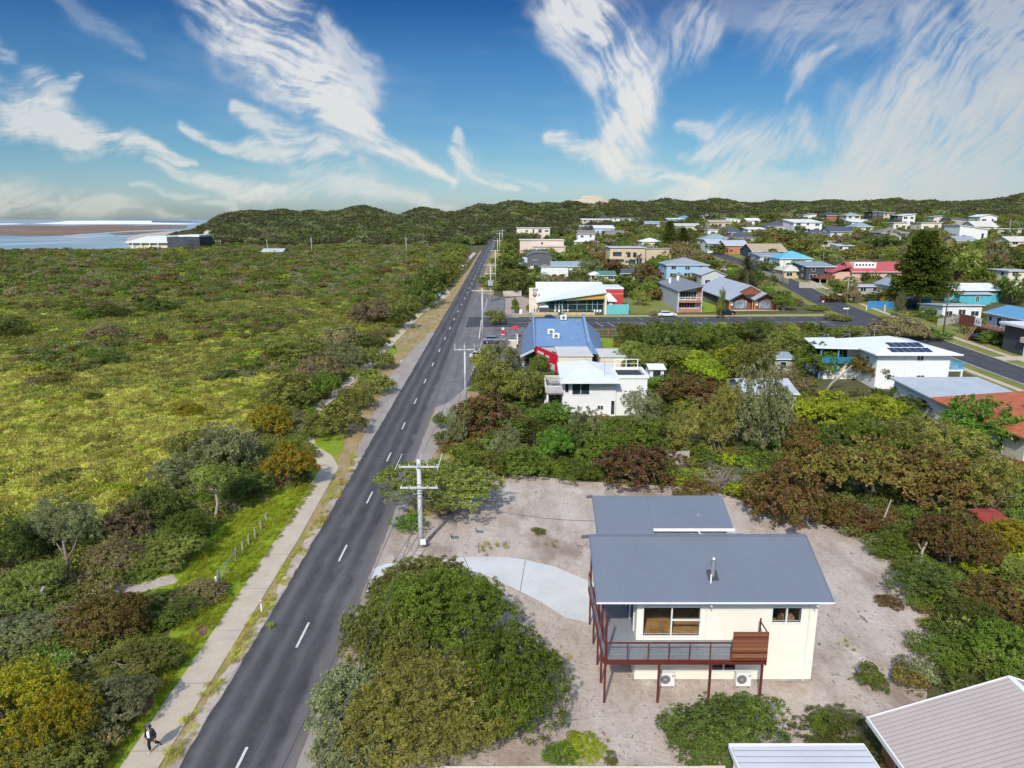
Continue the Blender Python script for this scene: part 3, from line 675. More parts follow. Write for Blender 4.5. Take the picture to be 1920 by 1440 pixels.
def plant(kind, cx, top, base, w, label, group=None, lod=None, name=None, deep=.9, loc=None, size=None, tilt=0, stem=True):
    """shrub or tree standing on the ground; cx/top/base/w are photograph pixels of its crown"""
    if loc is None:
        p = at(cx, base); dist = math.hypot(p.y, CH)
        wm = w*dist/F
        c = at(cx, base); k = wm*.42*deep
        X = c.x*(c.y+k)/c.y; Y = c.y+k
        g = T1(X, Y); h = max(.5, (atY(cx, top, Y+wm*.12).z-g)*.97)
    else: X, Y = loc; g = T1(X, Y); wm, h = size; dist = math.hypot(Y, CH)
    lod = lod or ('hi' if dist < 62 and wm > 2 else 'mid' if dist < 190 else 'lo')
    rz = PR.uniform(0, 6.28)
    isT = (h > 2.6 and stem)
    nm = name or ('dead_shrub' if kind == 'dead' else 'tree' if isT else 'shrub')
    cat = 'tree' if nm == 'tree' else 'shrub'
    o = empty(nm, (X, Y, g-.05), label, cat, rz, group)
    k_ = 1.3 if group == BLKN else 1.14
    o.scale = (wm*1.14, wm*deep*1.14, h*k_)
    if kind == 'dead':
        link('branches', PR.choice(TW), None, o)
    else:
        link('crown' if nm == 'tree' else 'foliage', PR.choice(crowns(kind, lod)), None, o)
        if lod != 'lo' or isT: link('trunk' if nm == 'tree' else 'stems', PR.choice(TRK), None, o).scale = (.85, .85, .8)
    PLACED.append((X, Y, wm*.5))
    return o
def bent(pts, r, label, parent=None, name='limb', m=None):
    return MB().tube(pts, r, 7).build(name, m or m_bark2, parent, True)

# --- big bush in the foreground: five grown-together tea-trees and two banksias
FG = 'coastal bushes grown together between the road and the new house'
def big(kind, x, y, w, d, h, n, leaf, seed, label, asp=.36, nb=14, lump=.2, z0=0, spread=1.0, shape='dome'):
    V, Fq, a = crown(seed, n, leaf, nb=nb, asp=asp, lump=lump, spread=spread, up=.55, shape=shape)
    me = np_mesh('foliage', V, Fq, a); me.materials.append(LM[kind])
    o = empty('shrub', (x, y, T1(x, y)-.05), label, 'shrub', PR.uniform(-.3, .3), FG); o.scale = (w, d, h)
    link('foliage', me, None, o); link('stems', PR.choice(TRK), None, o).scale = (.7, .7, .7); PLACED.append((x, y, w*.5)); return o
big('olive', -6.6, 47.4, 7.6, 7.0, 4.0, 44000, .024, 900, 'olive green tea-tree bush at the back of the big roadside clump, beside the concrete driveway', lump=.3)
big('green', -4.4, 42.6, 8.2, 7.6, 5.6, 56000, .021, 901, 'darkest green dome in the middle of the big roadside clump', lump=.3, nb=18)
big('olive', -8.2, 40.6, 5.4, 8.6, 4.2, 40000, .025, 902, 'pale olive bush of the big clump, overhanging the road edge', lump=.3)
big('green', -.4, 36.4, 6.6, 9.2, 4.6, 48000, .022, 903, 'dark green bush of the big clump, next to the bare sand left of the house', lump=.3, nb=18)
big('willow', -4.6, 33.4, 8.8, 7.2, 5.0, 54000, .022, 904, 'pale feathery olive bush at the front of the big roadside clump', asp=.28, shape='dome', lump=.3)
big('grey', -9.2, 35.2, 4.4, 4.8, 3.0, 14000, .042, 905, 'grey leaved banksia at the road edge corner of the big clump', asp=.42)
big('grey', -7.9, 31.2, 4.6, 4.0, 3.0, 14000, .042, 906, 'grey green banksia under the bent white pole at the front of the big clump', asp=.42)
big('dark', 11.4, 33.0, 6.6, 4.6, 3.2, 36000, .027, 907, 'dark fine leaved bush standing in the sand in front of the deck posts')
# --- bush beside the nearest power pole, stems in view
def multi(kind, cx, top, base, w, label, seed, h=None, d=.8):
    p = at(cx, base); dist = math.hypot(p.y, CH); wm = w*dist/F; X, Y = p.x, p.y+wm*.25
    g = T1(X, Y); h = h or (atY(cx, top, Y).z-g)
    V, Fq, a = crown(seed, 24000, .024, nb=16, shape='umb', lump=.25); me = np_mesh('crown', V, Fq, a); me.materials.append(LM[kind])
    tr = trunkmesh(seed, 1, .022, 9, .32, 'trunk', .1, 4, .62); tr.materials.append(m_bark)
    o = empty('tree', (X, Y, g-.05), label, 'tree', 0); o.scale = (wm, wm*d, h)
    link('crown', me, None, o); link('trunk', tr, None, o); PLACED.append((X, Y, wm*.4)); return o
multi('olive', 822, 855, 985, 205, 'wide olive tree with many bare stems behind the nearest power pole', 41, h=5.3, d=.95)
# --- belt of scrub between the heath and the footpath
BELT = 'shrubs in the belt of scrub beside the footpath'
for a in [('olive',632,752,826,112,'round olive shrub standing alone on the grass just past the bend of the footpath'),
 ('yellow',508,760,832,74,'yellow flowered shrub behind the dense yellow topped one at the footpath bend'),
 ('yellow',545,825,925,92,'dense yellow topped dark shrub hugging the bend of the footpath'),
 ('grey',428,792,905,125,'grey green shrub with dead wood directly above the bent pale trunk'),
 ('olive',368,805,885,92,'olive shrub at the yellow heath edge, left of the grey one above the bent trunk'),
 ('dead',462,800,880,80,'pinkish dead branches sticking out beside the yellow topped shrub'),
 ('dark',470,880,945,90,'dark low shrub on the grass edge right of the bent pale trunk'),
 ('grey',345,850,930,110,'dull grey shrub between the heath edge and the bent pale trunk'),
 ('dark',300,915,1010,105,'dark green bush left of the grassy opening with the fence posts'),
 ('green',352,955,1050,92,'leafy green bush at the left edge of the grassy opening'),
 ('drab',250,945,1030,95,'purplish grey dead looking shrub left of the grassy opening'),
 ('olive',322,1000,1080,100,'olive bush at the lower left corner of the grassy opening, above the sandy track'),
 ('grey',118,930,1060,135,'tall grey green tree at the heath edge on the far left'),
 ('dark',32,970,1090,90,'dark green bush at the left picture edge below the yellow heath'),
 ('drab',220,1010,1085,110,'greyish twiggy shrub below the tall grey tree on the left'),
 ('olive',60,1060,1165,120,'dull olive shrub on the far left beside the start of the sandy track'),
 ('brown',216,1098,1225,128,'brown tipped tree standing right below the sandy track'),
 ('dark',318,1110,1180,140,'low dark bush beside the lawn, opposite the metal gate'),
 ('drab',383,1085,1140,85,'pinkish dry shrub at the foot of the metal gate'),
 ('grey',60,1150,1240,120,'grey leaved shrub on the far left with a broken trunk beside it'),
 ('drab',128,1130,1215,110,'bare grey brush between the brown tipped tree and the left edge'),
 ('green',80,1215,1290,110,'fresh green shrub in the dark hollow near the bottom left'),
 ('yellow',40,1255,1420,150,'large yellow topped bush at the bottom left corner'),
 ('yellow',128,1285,1440,120,'second yellow topped bush, right of the bottom left corner one'),
 ('yellow',30,1400,1540,170,'lowest yellow topped bush, cut by the bottom edge'),
 ('olive',255,1205,1300,140,'olive hedge like bush beside the footpath, uphill of the walker'),
 ('grey',215,1270,1400,140,'grey olive bush overhanging the footpath nearest the walker'),
 ('olive',110,1370,1500,130,'olive bush beside the footpath at the bottom edge'),
 ('bright',300,1205,1270,80,'small bright green bush where the lawn meets the hedge by the footpath'),
 ('olive',702,690,745,66,'olive shrub on the verge, nearest of three between path and road'),
 ('olive',668,720,775,72,'olive shrub on the verge directly behind the round lone shrub'),
 ('olive',712,652,698,56,'olive shrub on the verge, farthest of three between path and road'),
 ('drab',598,665,735,85,'purplish dead shrub in the belt left of the verge shrubs'),
 ('green',610,695,755,60,'green shrub in front of the purplish dead shrub by the path'),
 ('olive',545,700,775,110,'mixed olive shrub at the heath edge left of the purplish dead one'),
 ('grey',650,640,705,75,'grey shrub with a thin pale trunk left of the verge shrubs'),
 ('drab',700,562,612,90,'big pinkish brown dead shrub beside the white marker post'),
 ('dark',752,575,620,50,'dark shrub just above the white marker post'),
 ('dark',800,535,575,60,'dark hedge like shrub behind the blue road sign'),
 ('drab',640,610,660,90,'brownish grey shrub in the belt below the pinkish dead one'),
 ('olive',560,632,690,120,'olive shrub mass on the edge of the green heath'),
 ('dark',690,625,662,70,'dark shrub beside the path where a log lies'),
 ('yellow',350,752,788,60,'brownish low shrub standing alone in the yellow heath'),
 ('dark',178,735,757,34,'small dark shrub standing alone in the yellow heath, left of the brownish one'),
 ('dark',126,880,915,80,'dark low patch shrub at the lower edge of the yellow heath'),
 ('dark',207,655,690,60,'dark pair of shrubs at the top edge of the yellow heath'),
 ('dark',300,560,590,70,'dark mound in the middle of the olive heath'),
 ('dark',210,570,600,60,'round dark mound left of the middle one in the olive heath'),
 ('bright',165,580,605,60,'bright green mound in the olive heath'),
 ('drab',200,605,642,75,'pale grey dead shrub in the olive heath below the bright mound'),
 ('dark',20,595,640,70,'dark mound at the left picture edge in the olive heath'),
 ('dark',275,555,585,45,'dark round mound beside the bright patch in the olive heath')]:
    plant(*a, group=BELT)
# dark hedge of scrub along the far part of the footpath
for i, (x, t, b, w) in enumerate([(770,552,590,46),(792,545,582,40),(815,520,556,36),(828,505,540,34),(838,494,525,32),(846,482,512,30),(854,472,500,28),(862,462,488,26),(780,520,560,44),(806,500,545,40)]):
    plant(PR.choice(['dark','dark','olive']), x, t, b, w, 'dark shrub in the unbroken hedge of scrub along the far part of the footpath', 'hedge of scrub along the far footpath')
# the tree with the bent pale trunk
tb = at(405, 980)
o = empty('tree', tb, 'small tree with a bent pale bare trunk leaning over the grass', 'tree'); 
bent([(0,0,-.1),(.05,.1,.9),(.25,.2,1.9),(.1,.3,2.8),(-.4,.4,3.5)], [.17,.15,.13,.11,.07], '', o, 'trunk')
for s_ in ((-1.3,.5,4.3),(.9,.9,4.2),(-.2,1.6,4.6)): bent([(.1,.3,2.7),(s_[0]*.5,s_[1]*.6,3.5),s_], [.09,.06,.03], '', o, 'limb')
V, Fq, a_ = crown(77, 9000, .04, shape='umb', lump=.3); V = V*np.array([5.2, 4.4, 3.2])+np.array([-.2, .9, 2.5]); me = np_mesh('crown', V, Fq, a_); me.materials.append(LM['olive']); link('crown', me, None, o)
tb = at(128, 1085); o = empty('dead_tree', tb, 'slim forked trunk rising in the scrub at the far left', 'tree')
bent([(0,0,0),(.05,.1,1.6),(-.1,.2,3.2)], [.16,.13,.08], '', o, 'trunk', m_bark); bent([(.05,.1,1.5),(.7,.2,2.6),(1.1,.3,3.6)], [.1,.07,.04], '', o, 'limb', m_bark); bent([(0,.1,1.8),(-.7,.3,2.9)], [.08,.04], '', o, 'limb', m_bark)
tb = at(90, 1150); o = empty('tree_stump', tb, 'pale broken trunk standing in the scrub near the left edge', 'stump'); bent([(0,0,0),(-.1,0,1.0),(-.25,.05,1.7),(-.05,.1,2.1)], [.2,.17,.16,.1], '', o, 'trunk')
tb = at(516, 945); thing(MB().tube([(0,0,.1),(-.5,.3,.25),(-.9,.2,.55)], [.09,.08,.05], 6), 'fallen_log', m_bark2, 'short grey log lying on the grass near the farthest fence posts', 'log', loc=tb)

# --- trees and shrubs of the block right of the road
BLK = 'trees and shrubs of the overgrown block behind the new house'
for a in [('maroon',1190,842,925,136,'maroon leaved round tree right behind the rear roof of the new house'),
 ('dead',1345,880,930,110,'bare grey branches right of the maroon tree'),
 ('brown',1300,905,960,80,'brownish low shrub behind the right end of the rear roof'),
 ('brown',1466,880,1005,140,'dense brown dome shaped tree at the sand edge, right of the rear roof'),
 ('brown',1530,838,945,125,'rust tipped tree behind the brown dome, left part of the wide rusty canopy'),
 ('brown',1628,835,958,160,'middle of the wide rusty tree canopy behind the sand lot'),
 ('brown',1745,852,972,150,'right part of the wide rusty tree canopy, beside the drooping trees'),
 ('brown',1590,945,1008,95,'small rusty shrub at the sand edge below the wide rusty canopy'),
 ('brown',1776,965,1085,125,'round rusty tree with a visible leaning trunk right of the sand lot'),
 ('willow',1768,800,905,150,'drooping yellow green tree above the rusty canopy, left one'),
 ('willow',1838,868,985,115,'drooping yellow green tree above the rusty canopy, right one'),
 ('bright',1838,760,870,135,'bright green tree in front of the orange tiled roof'),
 ('dark',1722,744,782,105,'flat topped dark green tree in front of the grey metal roof'),
 ('lime',1555,742,818,112,'yellow green spreading tree in the middle of the block, left one'),
 ('lime',1645,746,800,92,'yellow green spreading tree in the middle of the block, right one'),
 ('dead',1655,788,830,80,'grey dead twigs below the right yellow green tree'),
 ('dead',1805,778,822,70,'bare pale branches left of the bright green tree'),
 ('grey',1422,708,862,116,'tall silver grey banksia in the middle of the block'),
 ('brown',1497,797,875,75,'rust tipped tree right of the silver banksia'),
 ('willow',1345,745,862,80,'olive yellow drooping tree left of the silver banksia, right one'),
 ('willow',1282,765,860,85,'olive yellow drooping tree left of the silver banksia, left one'),
 ('brown',1303,712,772,140,'wide orange brown tree behind the pair of drooping trees'),
 ('lime',1325,677,722,70,'small lime green tree behind the wide orange brown tree'),
 ('olive',1404,650,724,90,'olive tree with bare lower limbs near the small green shed'),
 ('olive',1245,652,705,72,'olive tree at the right end of the white house with the roof terrace'),
 ('green',1532,648,712,92,'dark green tree in front of the white house with solar panels'),
 ('bright',1550,660,712,36,'ivy covered trunk below the dark green tree by the solar house'),
 ('brown',1632,668,725,80,'olive brown tree against the left wall corner of the solar house'),
 ('green',1685,722,752,34,'small green shrub at the foot of the solar house wall'),
 ('drab',1465,690,745,80,'grey twiggy shrub left of the dark green tree by the solar house'),
 ('green',1615,780,850,80,'green tree between the yellow green trees and the rusty canopy'),
 ('olive',1700,790,850,95,'olive tree below the flat topped dark green tree'),
 ('dark',1560,800,850,80,'dark shaded shrub under the left yellow green tree'),
 ('lime',1478,745,806,80,'yellow green tree hiding the front of the pale grey shed'),
 ('olive',1420,752,800,60,'olive shrub below the left end of the pale grey shed roof'),
 ('green',870,850,905,60,'low green shrub between the road and the multi stemmed tree'),
 ('grey',940,645,705,74,'grey green tall shrub on the kerb in front of the blue roofed shop'),
 ('lime',910,655,703,46,'yellow green shrub at the road side of the grey green tall shrub'),
 ('olive',935,685,758,85,'olive tree left of the white house terrace, at the road side'),
 ('green',1242,706,742,46,'olive shrub in front of the tiny white outbuilding'),
 ('olive',985,698,768,76,'olive tree directly left of the white house terrace'),
 ('maroon',915,750,836,120,'dark maroon brown tree near the second power pole'),
 ('grey',858,772,836,40,'grey green shrub at the road edge left of the maroon brown tree'),
 ('green',827,775,808,28,'small lone green shrub at the road edge'),
 ('bright',948,788,842,90,'bright green shrub right of the maroon brown tree'),
 ('bright',1040,757,805,90,'bright green rounded tree in front of the white house'),
 ('bright',1040,806,872,74,'bright green rounded shrub in the middle of the front thicket'),
 ('dark',998,790,838,70,'dark green shrub left of the front thicket'),
 ('grey',948,805,885,50,'grey olive bush at the road side end of the front thicket'),
 ('grey',1100,772,848,75,'grey green bush in front of the white house wall'),
 ('dark',1085,800,862,80,'dark shrub below the grey green bush by the white house'),
 ('grey',1060,727,765,52,'leafy grey green shrub against the white house balcony'),
 ('dead',1118,700,768,62,'leafless brown tree against the white house wall'),
 ('grey',1203,735,790,66,'pale grey green tree at the right corner of the white house'),
 ('dead',1187,779,820,36,'pinkish bare bush below the right corner of the white house'),
 ('green',1200,787,845,95,'mid green shrub above the maroon tree, right of the front thicket'),
 ('green',1125,815,880,85,'mid green shrub left of the maroon tree'),
 ('green',985,845,905,95,'low green shrub at the back left edge of the sand lot'),
 ('olive',920,850,900,70,'olive shrub right behind the tree by the nearest pole'),
 ('green',1075,865,912,80,'low green shrub at the back edge of the sand, left of the maroon tree'),
 ('bright',1015,720,748,40,'green shrub at the wall of the white house terrace'),
 ('dark',1250,606,664,98,'dark olive tree at the left end of the band of trees by the car park'),
 ('olive',1185,646,700,66,'olive tree between the shop annex and the white house'),
 ('dark',1182,612,650,44,'dark shrub on the car park edge right of the shop lawn'),
 ('green',1348,618,668,92,'green tree in the middle of the band of trees by the car park'),
 ('dark',1410,608,650,80,'dark tree by the car park, right of the band centre'),
 ('olive',1470,622,672,80,'olive tree by the car park, in front of the bay lines'),
 ('green',1530,612,660,80,'green tree by the car park left of the solar house balcony'),
 ('dark',1432,600,628,40,'small dark shrub growing over the car park bay lines'),
 ('lime',1380,650,700,90,'lime green tree below the band of trees by the car park'),
 ('lime',1300,660,706,80,'lime green tree behind the terrace of the white house'),
 ('drab',1680,598,645,125,'grey brown leafless thicket beside the street corner, behind the solar house'),
 ('olive',1590,612,640,60,'olive shrub behind the solar house roof'),
 ('green',1745,618,640,70,'low green hedge at the street side right of the leafless thicket'),
 ('olive',1350,548,600,16,'thin young tree in front of the parked black car'),
 ('olive',1035,655,680,34,'brown green tree in front of the red shop wall'),
 ('green',1012,668,700,36,'orange and green shrub at the foot of the red shop wall')]:
    plant(*a, group=BLK)
# limbs of the leaning tree by the solar house and the rusty one by the sand
tb = at(1548, 735); o = empty('tree', tb, 'pale leaning forked trunk below the olive brown tree by the solar house', 'tree')
bent([(0,0,0),(.9,.2,1.4),(2.4,.4,2.6),(4.0,.6,4.2)], [.22,.2,.15,.08], '', o, 'trunk'); bent([(.9,.2,1.4),(1.6,.3,2.8),(3.2,.5,4.6)], [.14,.11,.06], '', o, 'limb'); bent([(2.0,.4,2.3),(3.2,.2,2.7),(4.4,.1,3.2)], [.1,.08,.04], '', o, 'limb')
tb = at(1722, 1072); o = empty('tree', tb, 'bare leaning pale trunk under the round rusty tree', 'tree'); bent([(0,0,0),(.15,.1,.9),(.2,.2,1.7),(.55,.3,2.5)], [.14,.12,.11,.07], '', o, 'trunk'); bent([(.2,.2,1.7),(-.2,.3,2.4)], [.07,.03], '', o, 'limb')
tb = at(1655, 1000); o = empty('tree', tb, 'crooked bare stem hanging at the dark gap in the rusty canopy', 'tree'); bent([(0,0,.2),(-.3,0,1),(.1,.1,1.8),(.5,.2,3.2)], [.1,.09,.08,.04], '', o, 'trunk')
# --- shrubs right of the sand lot, down to the bottom right corner
RGT = 'shrubs along the right side of the sand lot'
for a in [('dark',1735,1052,1140,135,'dark green bushes below the round rusty tree'),
 ('green',1665,1000,1060,80,'small green shrub at the upper right rim of the sand'),
 ('brown',1868,1085,1195,135,'rusty topped bush at the right edge below the grassy slope'),
 ('green',1870,1170,1285,130,'leafy yellow green bush above the big grey roof'),
 ('green',1770,1195,1265,110,'low yellow green bush at the right tip of the sand'),
 ('yellow',1885,972,1050,90,'yellow green shrub beside the small red shed on the right edge'),
 ('lime',1815,985,1050,60,'lime shrub right of the round rusty tree'),
 ('olive',1905,900,965,70,'olive shrub at the right edge below the red fence'),
 ('dark',1810,1120,1200,80,'shaded dark shrub left of the rusty topped bush'),
 ('olive',1900,1040,1100,90,'dull green slope shrub at the right edge'),
 ('dark',1590,1350,1440,150,'dark shrub between the carport and the big grey roof'),
 ('green',1545,1335,1385,60,'leafy green shrub at the top left of the dark one by the carport'),
 ('green',1632,1245,1300,50,'low weeds at the right rim of the sand near the big grey roof')]:
    plant(*a, group=RGT)
for a in [('lime',1095,1388,1430,70,'bright yellow green weed clump on the sand near the bottom fence'), ('green',1050,1395,1440,60,'low weed clump at the corner of the big bush'), ('lime',1076,1368,1392,22,'tiny yellow weed on the sand beside the big bush'),
 ('olive',1145,1408,1440,22,'thin dry weed near the bottom fence'), ('maroon',1665,1125,1142,45,'small reddish seedling on the right part of the sand'), ('green',1010,990,1004,26,'little weed at the back of the sand lot'), ('lime',1300,880,915,90,'bright grassy shrub in front of the paling fence'), ('bright',770,965,1005,60,'bright grass clump at the foot of the nearest pole tree')]:
    plant(*a, group='weeds and seedlings on the sand lot', lod='mid')
# --- street and town trees near enough to single out
TWN = 'garden trees of the town'
for a in [('bright',1168,517,560,62,'bright green broad tree behind the red end of the cafe'),
 ('bright',1215,528,562,50,'green tree right behind the bright broad one by the cafe'),
 ('olive',1201,543,575,28,'small brown green tree on the lawn right of the cafe'),
 ('brown',1228,540,565,40,'reddish shrub beside the grey two storey shop'),
 ('olive',930,580,612,38,'olive tree on the planted island by the main road corner'),
 ('maroon',1212,500,532,48,'brown leaved tree in front of the light blue house'),
 ('maroon',1145,485,516,44,'dark brown tree below the tan two storey house'),
 ('grey',1106,485,518,40,'grey green tree beside the dark brown one below the tan house'),
 ('green',1238,480,508,34,'round green tree left of the light blue house'),
 ('olive',1075,456,492,38,'olive tree right of the peach coloured hall'),
 ('drab',1115,454,488,46,'grey brown tree between the hall and the tan two storey house'),
 ('dark',958,480,516,46,'dark tree by the roadside left of the arched shed'),
 ('dark',975,447,470,26,'dark green tree left of the peach coloured hall'),
 ('olive',950,455,482,26,'olive tree by the main road below the hall'),
 ('dark',968,515,555,66,'dark shrub mass by the main road left of the cafe'),
 ('green',1000,528,552,30,'green shrub against the sign wall of the cafe'),
 ('bright',1045,473,490,30,'bright green shrub right of the arched shed'),
 ('green',1092,472,490,30,'light green shrub left of the tan two storey house'),
 ('green',965,560,580,14,'round shrub in front of the cafe courtyard, rear one'), ('green',967,572,588,16,'round shrub in front of the cafe courtyard, front one'),
 ('green',993,570,586,12,'clipped shrub at the white sign post of the cafe'), ('olive',1024,577,588,9,'small clipped bush on the cafe terrace'),
 ('drab',1225,582,594,16,'low brownish shrub by the white parked wagon'),
 ('green',1468,548,585,40,'green bush at the right end of the timber gabled building'),
 ('olive',1532,571,584,42,'low planting on the street corner island, far one'), ('olive',1572,588,604,46,'low planting on the street corner island, near one'),
 ('dark',1348,458,478,40,'dark round tree beside the light grey roofs up the street'),
 ('drab',1275,455,490,50,'purplish brown tree beside the pair of dark pines'),
 ('dark',1435,490,510,40,'dark shrub beside the palm tree'),
 ('olive',1575,522,550,40,'olive tree in front of the grey roofed deck house'), ('drab',1597,535,570,34,'bare pinkish tree by the pale leaning pole'),
 ('dark',1640,548,568,50,'dark shrubs below the dark deck in front of the pink house'),
 ('brown',1560,550,568,40,'brown hedge by the street below the grey deck house'),
 ('grey',1684,548,597,18,'young grey pine tree in front of the blue fence'),
 ('green',1732,576,598,36,'green shrub left of the white garden shed'), ('green',1760,590,606,46,'green shrubs in front of the white garden shed'), ('green',1785,588,602,24,'small green shrub below the white garden shed'),
 ('yellow',1830,605,628,50,'yellowish grass shrubs below the wooden deck stairs'), ('green',1862,620,650,50,'green bush beside the white carport pier'),
 ('dark',1885,480,530,70,'dark tree at the right edge below the cream house'), ('olive',1800,470,530,70,'olive tree behind the turquoise house'), ('green',1830,500,535,50,'green tree behind the turquoise house, right one'),
 ('olive',1770,455,520,60,'olive tree right of the big pine'), ('drab',1860,460,520,50,'grey branchy tree near the right edge'), ('dark',1900,520,575,60,'dark bushes right of the turquoise house'),
 ('olive',1550,465,492,50,'olive tree behind the pink house, left one'), ('olive',1500,450,476,50,'olive tree behind the tan roofed house'), ('brown',1610,462,488,60,'brown olive tree behind the pink house, middle one'),
 ('green',1590,455,470,40,'green tree with low roofs behind it'), ('dark',1660,440,470,60,'dark tree left behind the big pine'), ('brown',1455,440,462,50,'brownish tree beside the slate roofs'), ('olive',1520,440,465,50,'olive tree below the slate roofed row'), ('dark',1480,432,458,44,'dark tree below the slate roofed row, left one')]:
    plant(*a, group=TWN)
# conifers: tiers of level boughs
def pine_crown(seed, tiers, n, leaf):
    n = int(n*2.6); leaf *= .5
    rng = np.random.default_rng(seed); Q = []; A = []; Cc = []
    for t in range(tiers):
        z = .17+.81*(t+.5)/tiers; r = .5*(1-(z-.17)/.87)**.8+.03
        nb = max(5, int(11-5*z))
        for b in range(nb):
            a = 2*math.pi*(b+rng.random()*.8)/nb; rl = r*(.7+.4*rng.random()); m = int(n/(tiers*nb))
            s = rng.random(m)**.7*rl; lat = rng.normal(size=m)*.06*(1-.4*s/rl)*(.4+r*1.4); zz = z+.035*(s/rl)+rng.normal(size=m)*.012+.03*rng.random()
            P = np.stack([s*math.cos(a)-lat*math.sin(a), s*math.sin(a)+lat*math.cos(a), zz], 1)
            d = unit(np.stack([np.full(m, math.cos(a)), np.full(m, math.sin(a)), np.full(m, .1)], 1)+rng.normal(size=(m, 3))*.45)
            sd = unit(np.cross(d, np.array([0, 0, 1.])+rng.normal(size=(m, 3))*.5)); l = leaf*(.6+.8*rng.random(m))[:, None]
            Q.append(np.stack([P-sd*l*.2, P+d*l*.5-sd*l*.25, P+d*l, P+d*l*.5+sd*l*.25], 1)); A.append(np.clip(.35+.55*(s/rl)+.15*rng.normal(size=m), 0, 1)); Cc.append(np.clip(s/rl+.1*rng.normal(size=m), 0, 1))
    Q = np.concatenate(Q); Fq = np.arange(len(Q)*4).reshape(-1, 4)
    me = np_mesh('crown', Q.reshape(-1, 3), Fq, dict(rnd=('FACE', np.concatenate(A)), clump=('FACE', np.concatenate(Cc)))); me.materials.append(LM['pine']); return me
def conifer(cx, top, base, w, label, seed, tiers=15, n=9000):
    p = at(cx, base); dist = math.hypot(p.y, CH); wm = w*dist/F; h = atY(cx, top, p.y).z-p.z
    o = empty('pine_tree', p, label, 'tree', seed); o.scale = (wm, wm, h)
    link('crown', pine_crown(seed, tiers, n, .075), None, o)
    link('trunk', MB().tube([(0,0,-.01),(0,0,.5),(0,0,.97)], [.034,.022,.006], 8).mesh('trunk', True), m_bark, o); PLACED.append((p.x, p.y, wm*.3))
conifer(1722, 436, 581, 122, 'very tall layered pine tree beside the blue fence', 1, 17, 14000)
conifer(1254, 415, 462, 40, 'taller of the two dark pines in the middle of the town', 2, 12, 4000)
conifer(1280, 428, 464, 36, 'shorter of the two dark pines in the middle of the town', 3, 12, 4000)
# palms: arching fronds on a stout trunk
def palm(cx, top, base, w, label, seed, nf=70):
    rng = random.Random(seed); p = at(cx, base); dist = math.hypot(p.y, CH); wm = w*dist/F; h = atY(cx, top, p.y).z-p.z
    V = []; A = []
    for i in range(nf):
        a = rng.uniform(0, 6.28); e = rng.uniform(-.5, 1.35); Lf = wm*.56*(.8+.3*rng.random()); pts = []
        for k in range(9):
            t = k/8; s = Lf*t*math.cos(e*.8); z = h*.62+Lf*t*math.sin(e)-Lf*.55*t*t*(1.1-.3*e)
            pts.append(Vector((s*math.cos(a), s*math.sin(a), z)))
        sd = Vector((-math.sin(a), math.cos(a), 0))
        for k in range(8):
            for sg in (-1, 1):
                for j in range(2):
                    q = pts[k].lerp(pts[k+1], j*.5); f = (pts[k+1]-pts[k]).normalized(); ll = Lf*.2*(1-abs(k/8-.4))
                    tip = q+sd*sg*ll*.8+f*ll*.6+Vector((0, 0, -.25*ll)); V += [q, q+f*.12, tip, q-f*.06]; A.append(rng.random())
    me = np_mesh('fronds', [tuple(v) for v in V], np.arange(len(V)).reshape(-1, 4), dict(rnd=('FACE', A), clump=('FACE', A))); me.materials.append(LM['palm'])
    o = empty('palm_tree', p, label, 'palm'); link('fronds', me, None, o)
    MB().tube([(0,0,-.2),(0,0,h*.35),(0,0,h*.62)], [.45,.38,.42], 10).build('trunk', m_bark, o, True); PLACED.append((p.x, p.y, wm*.4))
palm(1400, 476, 541, 62, 'big date palm behind the timber gabled building', 5)
palm(1095, 508, 530, 24, 'small palm behind the cafe roof', 6, 36)
palm(1198, 470, 500, 22, 'slim palm in front of the tan two storey house', 7, 30)
# ---------------------------------------------------------------- buildings
FOOT = []
def wpart(mb, name, m, root, smooth=False, bevel=0, parent=None):
    """part modelled in world coordinates, then moved into its thing's space"""
    me = mb.mesh(name, smooth); l = root.location
    me.transform(Matrix.Translation(-Vector(l)))
    o = link(name, me, m, parent or root)
    if bevel:
        b = o.modifiers.new('bev', 'BEVEL'); b.width = bevel; b.segments = 2; b.limit_method = 'ANGLE'
    return o
WALL = dict(white=(.72,.72,.69), cream=(.70,.63,.48), tan=(.56,.46,.31), peach=(.66,.55,.46), grey=(.36,.36,.36), lgrey=(.52,.53,.53), dark=(.06,.065,.075), blue=(.30,.50,.62), lblue=(.45,.58,.66), teal=(.09,.42,.50), pink=(.64,.42,.33),
            brick=(.36,.13,.08), orange=(.48,.19,.09), yellow=(.62,.47,.24), navy=(.035,.06,.11), beige=(.55,.49,.38), green=(.32,.36,.27), rbrick=(.30,.075,.06))
ROOF = dict(white=(.74,.75,.75), slate=(.075,.085,.11), grey=(.30,.33,.37), lgrey=(.45,.48,.51), dark=(.07,.07,.08), blue=(.12,.30,.48), red=(.45,.09,.09), tan=(.40,.32,.21), brown=(.22,.18,.165), green=(.08,.20,.15), cream=(.60,.56,.47), gblue=(.26,.33,.36), sky=(.14,.42,.60))
def wm(k): return mat('wall_'+k, WALL[k], .85, .07, .6, stripe=(2, 4.5, .12), dirt=(tuple(q*.8 for q in WALL[k]), .5))
def rm(k): return mat('roof_'+k, ROOF[k], .45 if k != 'tan' else .8, .1, .35, stripe=(0, 3.2, .22), dirt=(tuple(q*.82 for q in ROOF[k]), .3), spec=.35)
m_frame = mat('window_frame', (.68,.69,.68), .6, .05, 2); m_dframe = mat('dark_frame', (.05,.055,.06), .5, .1, 2)
m_glass = glassmat('window_glass'); m_trim = mat('white_trim', (.74,.74,.72), .6, .05, 1)
